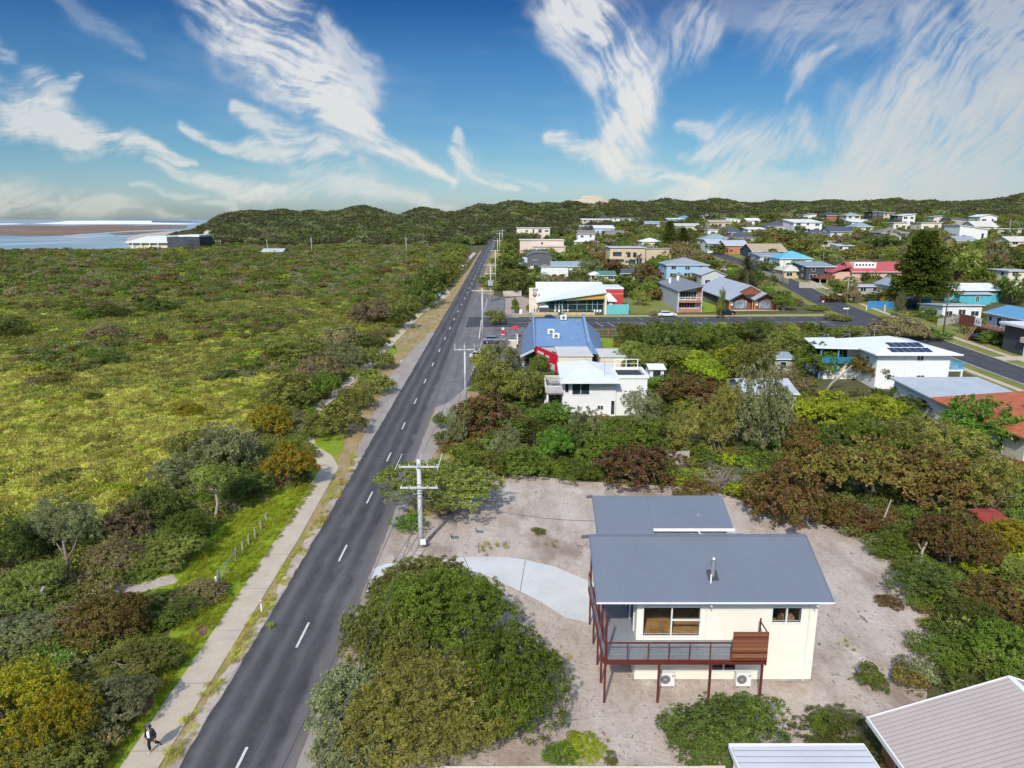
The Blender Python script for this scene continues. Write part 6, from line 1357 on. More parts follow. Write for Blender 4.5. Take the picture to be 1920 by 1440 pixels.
# --- the town: front wall (left, right, eave, base) in photograph pixels
TOWN = 'houses of the town'
for r_ in [
 ('cream three level house with white flat roof at the top of the main road',969,1031,427,448,16,'flat',0,'cream','white'),
 ('blank peach coloured hall beside the main road',975,1057,450,474,16,'flat',0,'peach','peach_'),
 ('beige lower hall wing in front of the peach hall',1000,1060,462,476,6,'flat',0,'peach','peach_'),
 ('white box house with a beige garage base behind the cafe',1015,1065,503,526,10,'sb',.8,'white','white'),
 ('grey roofed white cottage right of the arched shed',1034,1088,499,512,9,'gx',1.6,'white','gblue'),
 ('tan two storey house with a dark balcony',1143,1209,464,497,14,'flat',0,'tan','lgrey'),
 ('tan wing with a grey skillion roof right of the tan two storey house',1211,1262,475,489,16,'sb',2.2,'tan','grey'),
 ('white house with brown roof and brown shutters',1083,1115,438,458,9,'gx',1.8,'white','brown'),
 ('low white verandah wing in front of the brown shuttered house',1077,1121,453,462,5,'hip',1,'cream','white'),
 ('pale blue house with a white skillion roof',1115,1152,428,441,12,'sf',1.8,'lblue','white'),
 ('small grey gabled house left of the pale blue one',1087,1113,425,434,10,'gx',1,'lgrey','grey'),
 ('tan house with a white verandah roof below the skyline hill',1091,1146,412,424,14,'sf',.8,'tan','white'),
 ('house with a black hip roof behind the white verandah roof',1116,1148,412,420,12,'hip',3,'grey','dark'),
 ('long white flat roofed building with small windows below the hill',1148,1200,409,421,12,'flat',0,'white','white'),
 ('pinkish house with a grey roof hidden behind dark trees',1136,1170,437,447,9,'gx',1.6,'peach','brown'),
 ('white hip roofed house left of the two dark pines',1203,1239,453,464,11,'hip',1.8,'cream','white'),
 ('light blue two storey house with a grey hip roof',1249,1327,497,523,14,'hip',2.2,'blue','grey'),
 ('white gabled house behind the timber gabled building',1315,1360,515,536,14,'gy',1.6,'lgrey','lgrey'),
 ('tiny white cottage with a slate front roof left of the round green tree',1167,1191,513,524,7,'gx',1.2,'white','slate'),
 ('small pink hut with a green roof behind the cafe',1120,1153,517,528,7,'gx',1.2,'peach','green'),
 ('small white roofed hut left of the green roofed one',1107,1126,518,528,6,'hip',1,'peach','white'),
 ('low grey green roofed house far behind the pines',1210,1248,419,426,10,'gx',1.6,'lgrey','gblue'),
 ('white fronted house with a white roof right behind the taller pine',1252,1283,411,421,10,'sf',.8,'lblue','white'),
 ('house with a bright navy roof left of the cream long roof',1273,1297,409,416,9,'hip',2,'white','blue'),
 ('long cream roofed house right of the shorter pine',1268,1316,424,433,12,'sf',1.6,'cream','cream'),
 ('white upper level house on the ridge, left of the white gables',1316,1346,405,415,9,'hip',1,'white','grey'),
 ('white house with two window dots beside the tan garage',1361,1388,411,420,9,'sl',1,'white','white'),
 ('tan open house with a blue garage door on the ridge',1330,1370,416,428,10,'gx',1.2,'tan','tan'),
 ('long low dark roofed house above the white box',1321,1358,428,434,8,'flat',0,'dark','dark'),
 ('plain white box wall below the long dark roof',1327,1346,430,441,8,'flat',0,'white','white'),
 ('slate hip roofed house, upper one of the dark roofs left of the tan roof',1358,1392,436,444,12,'hip',2.8,'cream','slate'),
 ('slate hip roofed house, lower one of the dark roofs left of the tan roof',1374,1414,447,455,13,'hip',3,'cream','slate'),
 ('wide dull grey hip roof above the light grey roofs',1318,1372,449,458,12,'hip',2.6,'cream','gblue'),
 ('white cottage with a white roof beside the street, left of the pale roofed brick house',1326,1358,456,474,12,'gx',1.6,'white','lgrey'),
 ('orange brick house with a long pale grey roof',1360,1402,460,476,14,'gx',2,'orange','lgrey'),
 ('small white house at the left of the purple shrub row',1400,1424,413,423,9,'gx',1.2,'white','white'),
 ('slate roofed house below the forest edge, left of the white modern house',1440,1486,424,434,12,'hip',2.8,'cream','slate'),
 ('flat white roofed house left of the slate roofs',1402,1436,430,438,10,'sf',1,'white','white'),
 ('small white roofed cabin at the forest edge',1467,1485,404,409,7,'gx',1,'white','brown'),
 ('large white modern two storey house with blue shade walls',1487,1540,417,436,16,'sf',1.6,'white','white'),
 ('white modern upper box with a skillion roof behind the large white house',1506,1530,403,413,8,'sr',.9,'white','grey'),
 ('red brick house with a dark hip roof on the ridge',1549,1568,404,415,9,'hip',2.2,'brick','dark'),
 ('low dark red building below the red brick house',1535,1551,410,418,8,'flat',0,'rbrick','rbrick_'),
 ('long slate roofed row in the middle of the right half, left wing',1518,1556,440,449,12,'hip',2.6,'lgrey','slate'),
 ('long slate roofed row in the middle of the right half, right wing',1556,1596,434,443,12,'gx',2.2,'lgrey','slate'),
 ('house with a wide tan roof and dark blue wall',1410,1474,471,484,16,'gx',2.8,'navy','tan'),
 ('grey roofed porch house in front of the tan roofed one',1424,1474,480,497,11,'sf',.8,'lgrey','grey'),
 ('white house with a sky blue roof by the street',1461,1521,485,503,11,'hip',2.6,'white','sky'),
 ('beige hip roofed hut with timber posts by the street',1470,1507,508,522,9,'hip',1.8,'yellow','cream'),
 ('grey roofed house on a dark stilt deck',1510,1564,500,526,12,'sf',1,'dark','gblue'),
 ('long low white roof among the trees behind the pink house, upper one',1537,1577,456,462,7,'flat',0,'beige','lgrey'),
 ('long low white roof among the trees behind the pink house, lower one',1569,1600,462,471,7,'sf',.6,'white','lgrey'),
 ('white and blue two storey house on the ridge',1586,1612,404,421,9,'hip',1.6,'cream','grey'),
 ('white flat roofed garage below the two storey houses on the ridge',1597,1636,416,426,9,'sf',1.2,'white','white'),
 ('black modern cube house on the ridge',1634,1655,397,417,10,'flat',0,'dark','dark'),
 ('tan modern cube house right beside the black one',1655,1674,399,416,10,'flat',0,'tan','dark'),
 ('small house with a dull grey hip roof under the white garage',1601,1636,426,434,10,'hip',2.4,'cream','gblue'),
 ('white modern house with a tilted roof and dark lower level',1690,1714,404,424,10,'sr',.9,'white','white'),
 ('black stair tower left of the tilted roof house',1681,1690,404,424,8,'flat',0,'navy','dark'),
 ('cream house with a red garage door below the tilted roof',1675,1700,417,430,7,'flat',0,'cream','white'),
 ('big brown hip roof right of the dark tree crowd',1652,1702,437,446,13,'hip',2.4,'lgrey','brown'),
 ('small white gable with an orange roof below the big brown roof',1667,1688,443,455,8,'gy',1.4,'white','tan'),
 ('cream two storey box house with a terrace',1726,1764,417,432,10,'flat',0,'cream','beige_'),
 ('pale yellow upper house behind the cream box',1750,1765,407,420,8,'sr',.8,'cream','grey'),
 ('grey house with two overlapping tilted roofs',1782,1820,413,426,10,'sl',1,'grey','grey'),
 ('light blue house with a bay window below the grey tilted roofs',1780,1808,427,439,9,'flat',0,'lblue','grey'),
 ('bright white angular house with a dark solar panel',1797,1850,430,449,12,'sl',2,'white','white'),
 ('beige gabled house behind the bright white angular one',1826,1868,424,440,11,'gx',2.4,'beige','cream'),
 ('white house with four arched looking windows on the right ridge',1836,1868,406,420,10,'gy',1.2,'white','white'),
 ('house under a long thin white flat roof at the far right',1868,1914,429,442,9,'flat',0,'beige','white'),
 ('yellow house with a grey gable roof in the trees at the right',1792,1828,451,464,9,'gx',1.8,'yellow','grey'),
 ('pale green roofed house cut by the right edge',1892,1935,452,462,10,'gx',1.8,'cream','cream'),
 ('cream house with dark windows at the right edge above the turquoise house',1887,1935,508,540,10,'flat',0,'cream','lgrey'),
 ('white cottage with a dark deck behind the pine trunk',1668,1712,535,560,9,'gy',1.5,'lgrey','grey'),
 ('pergola roof of pale sheets in front of the pink house',1605,1655,537,552,7,'flat',0,'grey','lgrey'),
 ('pale weatherboard garden shed with a white roof',1765,1838,578,600,10,'sb',.8,'white','lgrey')]:
    r_ = list(r_); ro = r_[9]
    if ro.endswith('_'): r_[9] = wm(ro[:-1])
    k = {}
    if 'blank' in r_[0] or 'lower hall' in r_[0] or 'plain' in r_[0]: k['nwin'] = 1
    if 'shed' in r_[0]: k = dict(name='garden_shed', cat='shed', nwin=3)
    o_ = phouse(*r_, group=TOWN, o=.45, **k)
    if r_[0].startswith('tan two storey'): TAN = o_
    if r_[0].startswith('cream three'): CR3 = o_
    if r_[0].startswith('big brown hip'): pass
for u0, u1, z0, z1 in ((1.0,4.4,3.6,5.6),(6.2,7.6,3.2,5.4),(8.4,9.8,3.2,5.4),(.8,2.6,.3,2.4),(7.0,9.4,.2,2.5)): window(TAN, u0*1.15, u1*1.15, z0, z1, y=-.07, fm=wm('tan'), t=.1)
MB().box(-.6,5.6,-1.6,-.12,2.5,3.3).build('balcony', wm('tan'), TAN)
MB().box(-1,12,-2,-.1,2.8,3.05).box(-1,12,-2,-1.9,3.06,3.9).build('balcony', wm('white'), CR3)
# arched grey shed with the glass balcony
def arched():
    p = at(1012, 507); k = p.y/F*1.03; w = 44*k; o = empty('house', (p.x-22*k, p.y, p.z), 'grey house with an arched roof and a green glass balcony', 'house'); h = 17*k; n = 14
    MB().box(0,w,0,16,-1,h*.45).build('lower_wall', wm('white'), o)
    pts = [(0,0,h*.45+.01),(w,0,h*.45+.01)]+[(w*(.5+.5*math.cos(math.pi*i/n)),0,h*1.35+.0+1.8*math.sin(math.pi*i/n)) for i in range(n+1)]
    MB().pris(pts, (0,16,0)).build('upper_wall', mat('arch_grey', (.105,.105,.115), .7, .1, .5, stripe=(0, 2, .2)), o)
    mb = MB()
    for i in range(n):
        a = [(w*(.5+.52*math.cos(math.pi*j/n)), h*1.35+.1+1.8*math.sin(math.pi*j/n)) for j in (i, i+1)]
        mb.pris([(a[0][0],-.3,a[0][1]),(a[1][0],-.3,a[1][1]),(a[1][0],16.3,a[1][1]),(a[0][0],16.3,a[0][1])], (0,0,.15))
    mb.build('roof', mat('arch_roof', (.13,.14,.17), .4, .08, .5), o)
    window(o, w*.2, w*.42, h*1.05, h*1.15, y=0); window(o, w*.25, w*.45, .6, 2.6, mul=2, y=0); window(o, w*.6, w*.8, 1.2, 2.4, mul=2, y=0)
    MB().box(-5,-.05,0,8,h*.4,h*.46).build('balcony_floor', wm('grey'), o); MB().box(-5,-.05,-.05,.0,h*.46,h*.46+1.1).box(-5.05,-5,0,8,h*.46,h*.46+1.1).build('balustrade', glassmat('green_glass', (.16,.26,.24)), o)
    for x in (-4.8,-2.5): MB().box(x,x+.2,.1,.3,-1,h*.4).build('post', wm('grey'), o)
    MB().box(-3.5,-.02,2.5,10,h*.46,h*1.25).build('side_wing', wm('lblue'), o); FOOT.append((p.x-32*k,p.x+24*k,p.y-1,p.y+18))
arched()
# pink house with the red roof
def pink_house():
    p = at(1640, 529); k = p.y/F*1.03; x0 = p.x-42*k; w = 92*k
    o = house('pink house with a red roof and a white band of small clerestory windows', x0, x0+w, p.y, atY(1600,508,p.y).z-p.z, 11, 'gx', 2.6, 'pink', 'red', o=.6, nwin=2, z0=p.z)
    h = atY(1600,508,p.y).z-p.z; zc = h+1.2
    MB().box(1,w*.5,1.6,5.4,h+.5,zc+1.4).build('clerestory', m_trim, o)
    for i in range(6): window(o, 1.5+i*(w*.5-2)/6, 1.5+i*(w*.5-2)/6+(w*.5-2)/6*.7, zc+.3, zc+1.0, y=1.6, fm=m_trim)
    MB().box(-6,-.05,1,10,-.3,h-.4).build('gable_wing', wm('pink'), o); roof_ = MB().slab([(-6.6,.2,h-.5),(-.1,.2,h+1.6),(-.1,10.5,h+1.6),(-6.6,10.5,h-.5)], .15).build('wing_roof', rm('red'), o)
    MB().box(-11,-6.05,-1,6,h*.3,h*.36).build('deck', m_timber, o); MB().box(-11,-6.05,-1.06,-1,h*.36,h*.36+1).build('railing', m_timber, o)
    for x in (-10.8,-8.5,-6.3): MB().box(x,x+.18,-.9,-.7,-3,h*.3).build('post', wm('lgrey'), o)
pink_house()
def teal_house():
    p = at(1825, 568); k = p.y/F*1.03; x0 = p.x-46*k; w = 92*k; h = atY(1790,543,p.y).z-p.z
    o = house('turquoise house with a bright white flat pitched roof', x0, x0+w, p.y, h, 13, 'gx', 1.2, 'teal', 'white', o=.8, nwin=0, z0=p.z)
    MB().box(1.5,w*.72,-2.5,-.02,-1,h*.72).build('front_wing', wm('teal'), o); MB().slab([(1.1,-3,h*.74),(w*.75,-3,h*.74),(w*.75,-.03,h*.84),(1.1,-.03,h*.84)], .12).build('wing_roof', rm('lgrey'), o); window(o, w*.42, w*.49, h*.15, h*.6, y=-2.5, mul=2)
    MB().box(-.02,-.06,2,5,.2,2.4).build('door', m_dframe, o); FOOT.append((x0-2, x0+w+1, p.y-12, p.y))
teal_house()
def deck_house():
    p = at(1846, 632); w = 17.0
    o = house('blue grey house with a bright blue roof and a timber deck on stilts', p.x, p.x+w, p.y, 5.6, 9, 'gx', 1.3, 'lblue', 'blue', o=.7, nwin=0, z0=p.z, rz=R(-90)); FOOT.append((p.x-5,p.x+10,p.y-18,p.y+3))
    for a in ((.6,1.6),(3.2,4.6),(6.0,7.6)): window(o, a[0], a[1], 2.8 if a[0] > 1 else 3.7, 4.8, mul=1, gm=m_glass, fm=m_trim)
    MB().box(-1.5,w,-3.2,-.02,2.5,2.75).build('deck', mat('deck_brown', (.22,.11,.07), .8, .2, 2), o)
    rl = MB(); rl.box(1.2,w,-3.25,-3.18,3.7,3.8)
    for i in range(9): rl.box(1.3+i*1.4,1.38+i*1.4,-3.24,-3.19,2.76,3.7)
    rl.build('railing', m_timber, o); MB().box(-4.5,.9,-3.3,-3.2,2.2,4.6).build('privacy_screen', mat('red_brown_boards', (.20,.06,.035), .8, .25, 2, stripe=(2, 5, .5)), o)
    for x in (-4.2,-2,.5,4,8): MB().box(x,x+.16,-3.1,-2.94,-1.4,2.5).build('post', m_bark, o)
    st = MB()
    for i in range(9): st.box(.9+.22*i,1.7+.22*i,-3.5-.36*i,-3.25-.36*i,2.35-.3*i,2.41-.3*i)
    st.bar((.85,-3.3,2.5),(2.75,-6.4,-.2),.08,.2); st.bar((1.75,-3.3,2.5),(3.65,-6.4,-.2),.08,.2); st.build('stairs', mat('stair_wood', (.36,.20,.12), .8, .2, 2), o)
    bn = empty('banner', (p.x-3.35, p.y-1.0, p.z+2.8), 'white cloth with grey marks hung on the deck of the blue roofed house', 'banner', R(-90)); MB().box(0,2.2,0,.04,0,1.7).build('cloth', m_trim, bn); MB().box(.4,.9,-.02,-.002,.5,1.2).box(1.2,1.7,-.02,-.002,.4,1.0).build('marks', mat('mark_grey', (.25,.27,.3)), bn)
deck_house()
def edge_house():
    p = at(1905, 668); o = empty('house', (p.x+1.2, p.y, p.z), 'modern white and dark house with a dark red garage door at the right edge', 'house')
    MB().box(0,12,.5,6,-.5,5.4).build('wall', wm('dark'), o); MB().box(-1.0,13,-1.5,6.5,5.5,5.95).build('roof', rm('white'), o); MB().box(-.6,12,-1.2,.48,2.7,3.7).build('balcony', wm('beige'), o); MB().box(.0,.7,-1.2,.0,-.5,2.69).build('pier', wm('white'), o)
    MB().box(1.0,4.5,.3,.48,0,2.4).build('garage_door', mat('garage_red', (.14,.03,.03), .6, .1, 1, stripe=(2, 2, .5)), o); window(o, 1.5, 6, 3.9, 5.3, y=.5, mul=3, fm=m_dframe); FOOT.append((p.x-4,p.x+10,p.y-2,p.y+11))
edge_house()
# ---------------------------------------------------------------- poles and wires
m_pole = mat('pale_concrete_pole', (.52,.52,.51), .8, .12, 1.5); m_wpole = mat('grey_timber_pole', (.33,.30,.27), .9, .2, 2); m_dpole = mat('dark_timber_pole', (.11,.09,.075), .9, .2, 2); m_ins = mat('insulator', (.62,.62,.60), .4, .1, 3); m_wire = mat('wire', (.10,.10,.11), .6)
def pole(label, px, top, base, arms=(), r=.15, m=None, group='power poles', extra=None):
    p = at(px, base); Y = p.y; h = atY(px, top, Y).z-p.z; o = empty('power_pole', p, label, 'power pole', 0, group); m = m or m_pole
    MB().tube([(0,0,-.3),(0,0,h)], [r,r*.72], 10).build('pole', m, o, True)
    for ay, hw in arms:
        z = atY(px, ay, Y).z-p.z; a = MB().box(-hw,hw,-r-.12,-r-.01,z-.07,z+.07).build('crossarm', m, o)
        for x in (-hw+.12, -hw*.45, hw*.45, hw-.12): MB().tube([(x,-r-.065,z+.07),(x,-r-.065,z+.24)], [.05,.035], 6).build('insulator', m_ins, a)
    return o, p, h
np_, npp, nph = pole('nearest power pole, thick white one with two crossarms beside the sand lot', 790, 861, 1027, ((873,1.72),(912,1.6)), .24)
for x in (-1.75,.0,1.75):
    z = (atY(790,873,npp.y).z-npp.z)+.28; MB().tube([(x,-1.6,z-.05),(x,2.3,z-.05)], .035, 6).build('wire_cover', m_trim, np_)
MB().box(-.02,.45,-.45,-.26,.5,.95).build('meter_box', m_trim, np_); MB().box(-.55,-.22,-.3,-.25,5.0,5.12).box(-.55,-.5,-.3,-.25,5.12,5.3).build('bracket', m_metal, np_)
mb = MB()
for z in (1.9,4.7,5.0,5.25,5.5,5.9): mb.tube([(0,0,z),(0,0,z+.05)], .26, 10)
mb.build('strap', m_metal, np_)
p2, p2p, p2h = pole('second power pole along the main road, with upright insulators on its arm', 873, 648, 763, ((655,1.5),), .17)
for x in (-1.4,0,1.4): MB().tube([(x,-.2,p2h-.75),(x,-.2,p2h+.35)], .05, 6).build('insulator_post', m_ins, p2)
pole('power pole beside the shop forecourt with a long left arm', 905, 541, 637, ((545,2.2),), .2)
po, pp, ph = pole('power pole carrying a grey transformer box in front of the cafe car park', 920, 495, 566, ((497,1.8),(513,1.6)), .2)
MB().box(-.7,.7,-1.1,-.22,ph*.44,ph*.44+1.5).build('transformer', mat('transformer_grey', (.34,.36,.38), .6, .1, 1), po)
pole('power pole left of the arched shed', 929, 468, 527, ((470,1.6),), .2)
pole('power pole by the road, left of the peach hall', 933, 447, 485, ((451,1.8),), .2); pole('farther power pole by the road near the cream three level house', 937, 434, 473, ((438,1.8),), .2); pole('farthest power pole where the main road meets the hill', 942, 430, 456, ((432,2.0),), .22)
FP = 'bare poles standing in the far scrub'
for a in (('lone pole in the far scrub left of the main road',762,445,477),('pole in the far scrub between the lone pole and the grey shelter',585,445,477),('pole beside the grey roofed shelter in the scrub',502,450,476),('leftmost of the three short poles beside the beach club',406,451,465),('middle one of the three short poles beside the beach club',410,451,464),('rightmost of the three short poles beside the beach club',414,450,464)): pole(*a, (), .16, m_pole, FP)
pole('pale leaning pole on the street in front of the pink house', 1587, 522, 569, ((526,1.0),), .16, m_wpole); pole('timber pole on the street below the white house with the sky blue roof', 1467, 488, 530, (), .15, m_wpole); pole('dark timber pole beside the street near the wooden deck stairs', 1768, 549, 628, ((562,.9),), .17, m_dpole)
pole('thin pole behind the tan roofed house', 1543, 462, 492, (), .15, m_wpole); pole('thin white pole in front of the slate roofed row', 1523, 435, 452, (), .15, m_pole); pole('pole with a crossarm in the dark trees left of the big pine', 1648, 447, 459, ((449,3.2),), .2, m_pole); pole('pole with a crossarm before the long thin white roof', 1892, 412, 436, ((416,2.5),), .2, m_wpole); pole('slim pole on the ridge behind the cream three level house', 1042, 414, 426, (), .2, m_pole)
def wires(label, a, b, n, grp):
    for i in range(n):
        x = (i-(n-1)/2)*1.5; A = Vector((a[0]+x,a[1],a[2])); B = Vector((b[0]+x*.85,b[1],b[2])); pts = [A.lerp(B, k/12)+Vector((0,0,-3.2*(k/12)*(1-k/12))) for k in range(13)]
        mb = MB().tube([tuple(q-A) for q in pts], .02, 4); thing(mb, 'power_line', m_wire, label, 'wire', grp, loc=A)
wires('thin overhead wire between the nearest and the second power pole', (npp.x, npp.y, npp.z+nph-.3), (p2p.x, p2p.y, p2p.z+p2h-.2), 3, 'wires from the nearest to the second pole')
wires('thin overhead wire running from the nearest pole towards the bottom of the picture', (npp.x, npp.y, npp.z+nph-.3), (-8.6, 12, 9.2), 3, 'wires from the nearest pole towards the camera')
wires('thin overhead wire between the second pole and the pole with the long left arm', (p2p.x, p2p.y, p2p.z+p2h-.2), (-6.5, 153.3, 13.3), 3, 'wires from the second to the third pole')
wires('thin overhead wire running on from the long armed pole to the transformer pole', (-6.5, 153.3, 13.3), (pp.x, pp.y, pp.z+ph-.2), 3, 'wires from the third pole to the transformer pole')
wires('service wire from the second pole to the white terrace house', (p2p.x, p2p.y, p2p.z+p2h-1.5), (7.2, 97, 6.2), 1, None)
wires('service wire from the nearest pole to the new cream house', (npp.x, npp.y, npp.z+nph-2.4), (6.2, 48, 6.6), 1, None)
# bent white pole in the big bush
o = empty('street_light', (-9.0, 32.2, 0), 'bent white lamp arm poking out of the big bush over the road edge', 'street light')
a = atY(603,1390,32.4); c = atY(655,1376,32.4); b = atY(716,1378,32.4)
wpart(MB().tube([b+Vector((.2,.2,-2.3)), b, b.lerp(c,.5)+Vector((0,0,.08)), c, c.lerp(a,.5)+Vector((0,0,.05)), a], .045, 8), 'arm', m_trim, o, True); wpart(MB().bar(a+Vector((-.1,0,0)), a+Vector((.35,0,.06)), .16, .08), 'lamp_head', m_trim, o)

# ---------------------------------------------------------------- road side furniture
m_postw = mat('white_post', (.66,.66,.62), .8, .12, 4); m_postg = mat('grey_green_post', (.26,.26,.20), .9, .25, 4)
GP = 'short timber posts of the fence line on the grass'
for i, (px, t, b) in enumerate([(456,1020,1038),(467,1005,1024),(479,991,1010),(490,977,997),(500,966,982)]):
    p = at(px, b); h = 1.05; thing(MB().box(-.08,.08,-.08,.08,-.2,h).slab([(-.08,-.08,h),(.08,-.08,h),(.08,.08,h+.04),(-.08,.08,h+.04)], .03), 'fence_post', m_postg, ['timber post nearest the metal gate','timber post second from the metal gate','middle one of the five timber posts on the grass','timber post second from the far end of the fence line','farthest timber post of the fence line on the grass'][i], 'post', GP, loc=p)
thing(MB().box(-.09,.09,-.09,.09,-.2,1.15).box(-.06,.06,-.06,.06,1.15,1.19), 'fence_post', m_postw, 'pale timber post on the near side of the metal gate', 'post', loc=at(407,1107))
g0 = at(412,1096); g1 = at(443,1056); o = empty('gate', g0, 'galvanised tubular gate standing on the grass beside the footpath', 'gate'); d = g1-g0
fr = MB()
for z in (.15,1.1): fr.tube([(0,0,z),(d.x,d.y,z)], .035, 6)
for t in (0.02,.5,.98): fr.tube([d*t+Vector((0,0,.15)), d*t+Vector((0,0,1.1))], .03, 6)
fr.tube([(0,0,.15), d*.5+Vector((0,0,1.1))], .025, 6).tube([d*.5+Vector((0,0,1.1)), d+Vector((0,0,.15))], .025, 6); fr.build('gate_frame', m_metal, o)
for t in (-.04,1.04): MB().tube([d*t+Vector((0,0,-.2)), d*t+Vector((0,0,1.3))], .08, 8).build('gate_post', m_postg, o)
def gpost(label, px, b, h=1.1):
    o = empty('guide_post', at(px, b), label, 'post', 0, 'white guide posts beside the road'); MB().box(-.06,.06,-.02,.02,-.1,h).build('post', m_postw, o); MB().box(-.04,.04,-.026,-.021,h-.25,h-.08).build('reflector', mat('red_reflector', (.45,.03,.03), .3), o)
gpost('white guide post on the verge beside the footpath, nearest one', 491, 1151); gpost('white guide post on the verge by the far kink of the footpath', 843, 556); 
thing(MB().box(-.14,.14,-.05,.05,-.2,2.0).slab([(-.14,-.05,2.0),(.14,-.05,2.0),(.1,.05,2.15),(-.1,.05,2.15)], .1), 'marker_post', m_postw, 'white marker post among the shrubs left of the footpath', 'post', loc=at(745,603))
for i, (px, b) in enumerate([(775,617),(788,616),(757,641),(770,641)]):
    o = empty('tree_guard', at(px,b), ['thin stake frame on the verge, upper left one of four','thin stake frame on the verge, upper right one of four','thin stake frame on the verge, lower left one of four','thin stake frame on the verge, lower right one of four'][i], 'tree guard', 0, 'stake frames for young trees on the verge')
    for x, y in ((-.7,-.5),(.7,-.5),(.7,.5),(-.7,.5)): MB().box(x-.03,x+.03,y-.03,y+.03,-.1,1.2).build('stake', m_postg, o)
    MB().box(-.65,.65,-.53,-.5,.95,1.0).box(-.65,.65,.5,.53,.95,1.0).build('rail', m_postg, o)
p = at(821,563); o = empty('sign', p, 'blue information sign beside the far part of the footpath', 'sign'); b_ = MB().box(-.95,.95,-.04,.04,.9,2.35).build('board', mat('sign_blue', (.04,.28,.62), .5, .08, 1), o); MB().box(-.75,-.3,-.055,-.042,1.9,2.15).box(-.1,.75,-.055,-.042,1.95,2.12).box(-.75,-.1,-.055,-.042,1.15,1.65).box(.1,.7,-.055,-.042,1.2,1.6).build('symbols', m_lets, b_); MB().box(-.8,-.72,.045,.1,-.1,2.2).build('post', m_metal, o); MB().box(.72,.8,.045,.1,-.1,2.2).build('post', m_metal, o)
for i in range(9):
    q = at(902.5-.45*i, 606+3.6*i); thing(MB().tube([(0,0,-.1),(0,0,.75),(0,0,.8)], [.11,.11,.05], 8), 'bollard', m_postw, 'low white bollard in the row beside the long armed pole', 'bollard', 'row of white bollards at the shop forecourt', loc=q)
# shop forecourt things
p = at(943,629); o = empty('fuel_cabinet', p, 'red and white cabinet on the forecourt island near the car', 'cabinet'); MB().box(-.4,.4,-.3,.3,0,1.1).box(-.3,.3,-.2,.2,1.1,1.3).build('cabinet', mat('bright_red', (.50,.03,.05), .6, .1, 2), o); MB().box(-.25,.25,-.22,.22,1.31,1.75).box(-.42,.42,-.33,-.31,.2,.35).build('panel', m_trim, o)
p = at(966,634); o = empty('parasol', p, 'red market umbrella in front of the blue roofed shop', 'umbrella'); mb = MB(); n = 8
for k in range(n): mb.add([(0,0,2.9),(1.3*math.cos(2*math.pi*k/n),1.3*math.sin(2*math.pi*k/n),2.3),(1.3*math.cos(2*math.pi*(k+1)/n),1.3*math.sin(2*math.pi*(k+1)/n),2.3)], [(0,1,2)])
mb.build('canopy', MATS['bright_red'], o); MB().tube([(0,0,0),(0,0,2.85)], .04, 8).build('pole', m_trim, o)
thing(MB().box(-.15,.15,-.15,.15,-.1,2.0).box(-.18,.18,-.18,.18,2.0,2.06), 'post', m_postw, 'square white post beside the red umbrella', 'post', loc=at(970,645))
p = at(961,652); o = empty('ice_freezer', p, 'cream box cabinet beside the shop footpath', 'cabinet'); MB().box(-.8,.8,-.5,.5,0,1.5).build('cabinet', mat('cream_box', (.58,.48,.38), .7, .1, 2), o); MB().box(-.82,.82,-.52,.52,1.5,1.6).build('lid', m_trim, o)
p = at(978,676); o = empty('picnic_table', p, 'brown outdoor table on the paving in front of the shop', 'table'); MB().box(-.8,.8,-.5,.5,.7,.78).build('tabletop', mat('brown_slats', (.15,.09,.07), .8, .2, 3, stripe=(1,6,.5)), o); MB().box(-.9,.9,-.95,-.65,.4,.46).build('bench', MATS['brown_slats'], o); MB().box(-.9,.9,.65,.95,.4,.46).build('bench', MATS['brown_slats'], o); MB().box(-.6,-.5,-.7,.7,0,.7).box(.5,.6,-.7,.7,0,.7).build('legs', m_dframe, o)
o = empty('post_and_rail_fence', (16.6,154,T1(16.6,154)), 'red brown pipe rail fence between the shop lawn and the car park', 'fence')
mb = MB(); rl = MB()
for k in range(4): x = 4.5*k; z = T1(16.6+x,154)-o.location.z; mb.box(x-.08,x+.08,-.08,.08,z-.2,z+1.9)
for zz in (.5,1.8): rl.bar((0,-.1,zz),(13.5,-.1,T1(30.1,154)-o.location.z+zz),.08,.1)
mb.build('posts', mat('rust_rail', (.30,.13,.09), .7, .2, 2), o); rl.build('rail', MATS['rust_rail'], o)
def streetsign(label, px, top, base, kind):
    p = at(px, base); h = atY(px, top, p.y).z-p.z; o = empty('street_sign', p, label, 'sign'); MB().tube([(0,0,-.1),(0,0,h)], .06, 8).build('pole', m_metal, o)
    if kind == 'name': MB().box(-1.2,.3,-.1,-.065,h-.35,h-.02).build('name_plate', m_trim, o)
    else: MB().pris([(-.5,-.07,h),(.5,-.07,h),(0,-.07,h-.9)], (0,-.03,0)).build('plate', mat('sign_red2', (.5,.05,.05), .5), o); MB().pris([(-.3,-.105,h-.12),(.3,-.105,h-.12),(0,-.105,h-.66)], (0,-.01,0)).build('inner_plate', m_trim, o)
streetsign('street name sign on the near corner island', 1588, 577, 597, 'name'); streetsign('give way sign at the far corner of the car park street', 1542, 563, 575, 'give')
thing(MB().box(-.2,.2,-.2,.2,-.1,1.3).sph((0,0,1.5), .25, 8, 6), 'letter_box', mat('pale_stone', (.48,.42,.34), .9, .2, 3), 'pale stone letter box on the grass before the blue fence', 'letter box', loc=at(1658,584))
thing(MB().box(-.12,.12,-.12,.12,-.1,1.0), 'letter_box', m_postw, 'small white letter box post left of the blue fence', 'letter box', loc=at(1624,582))
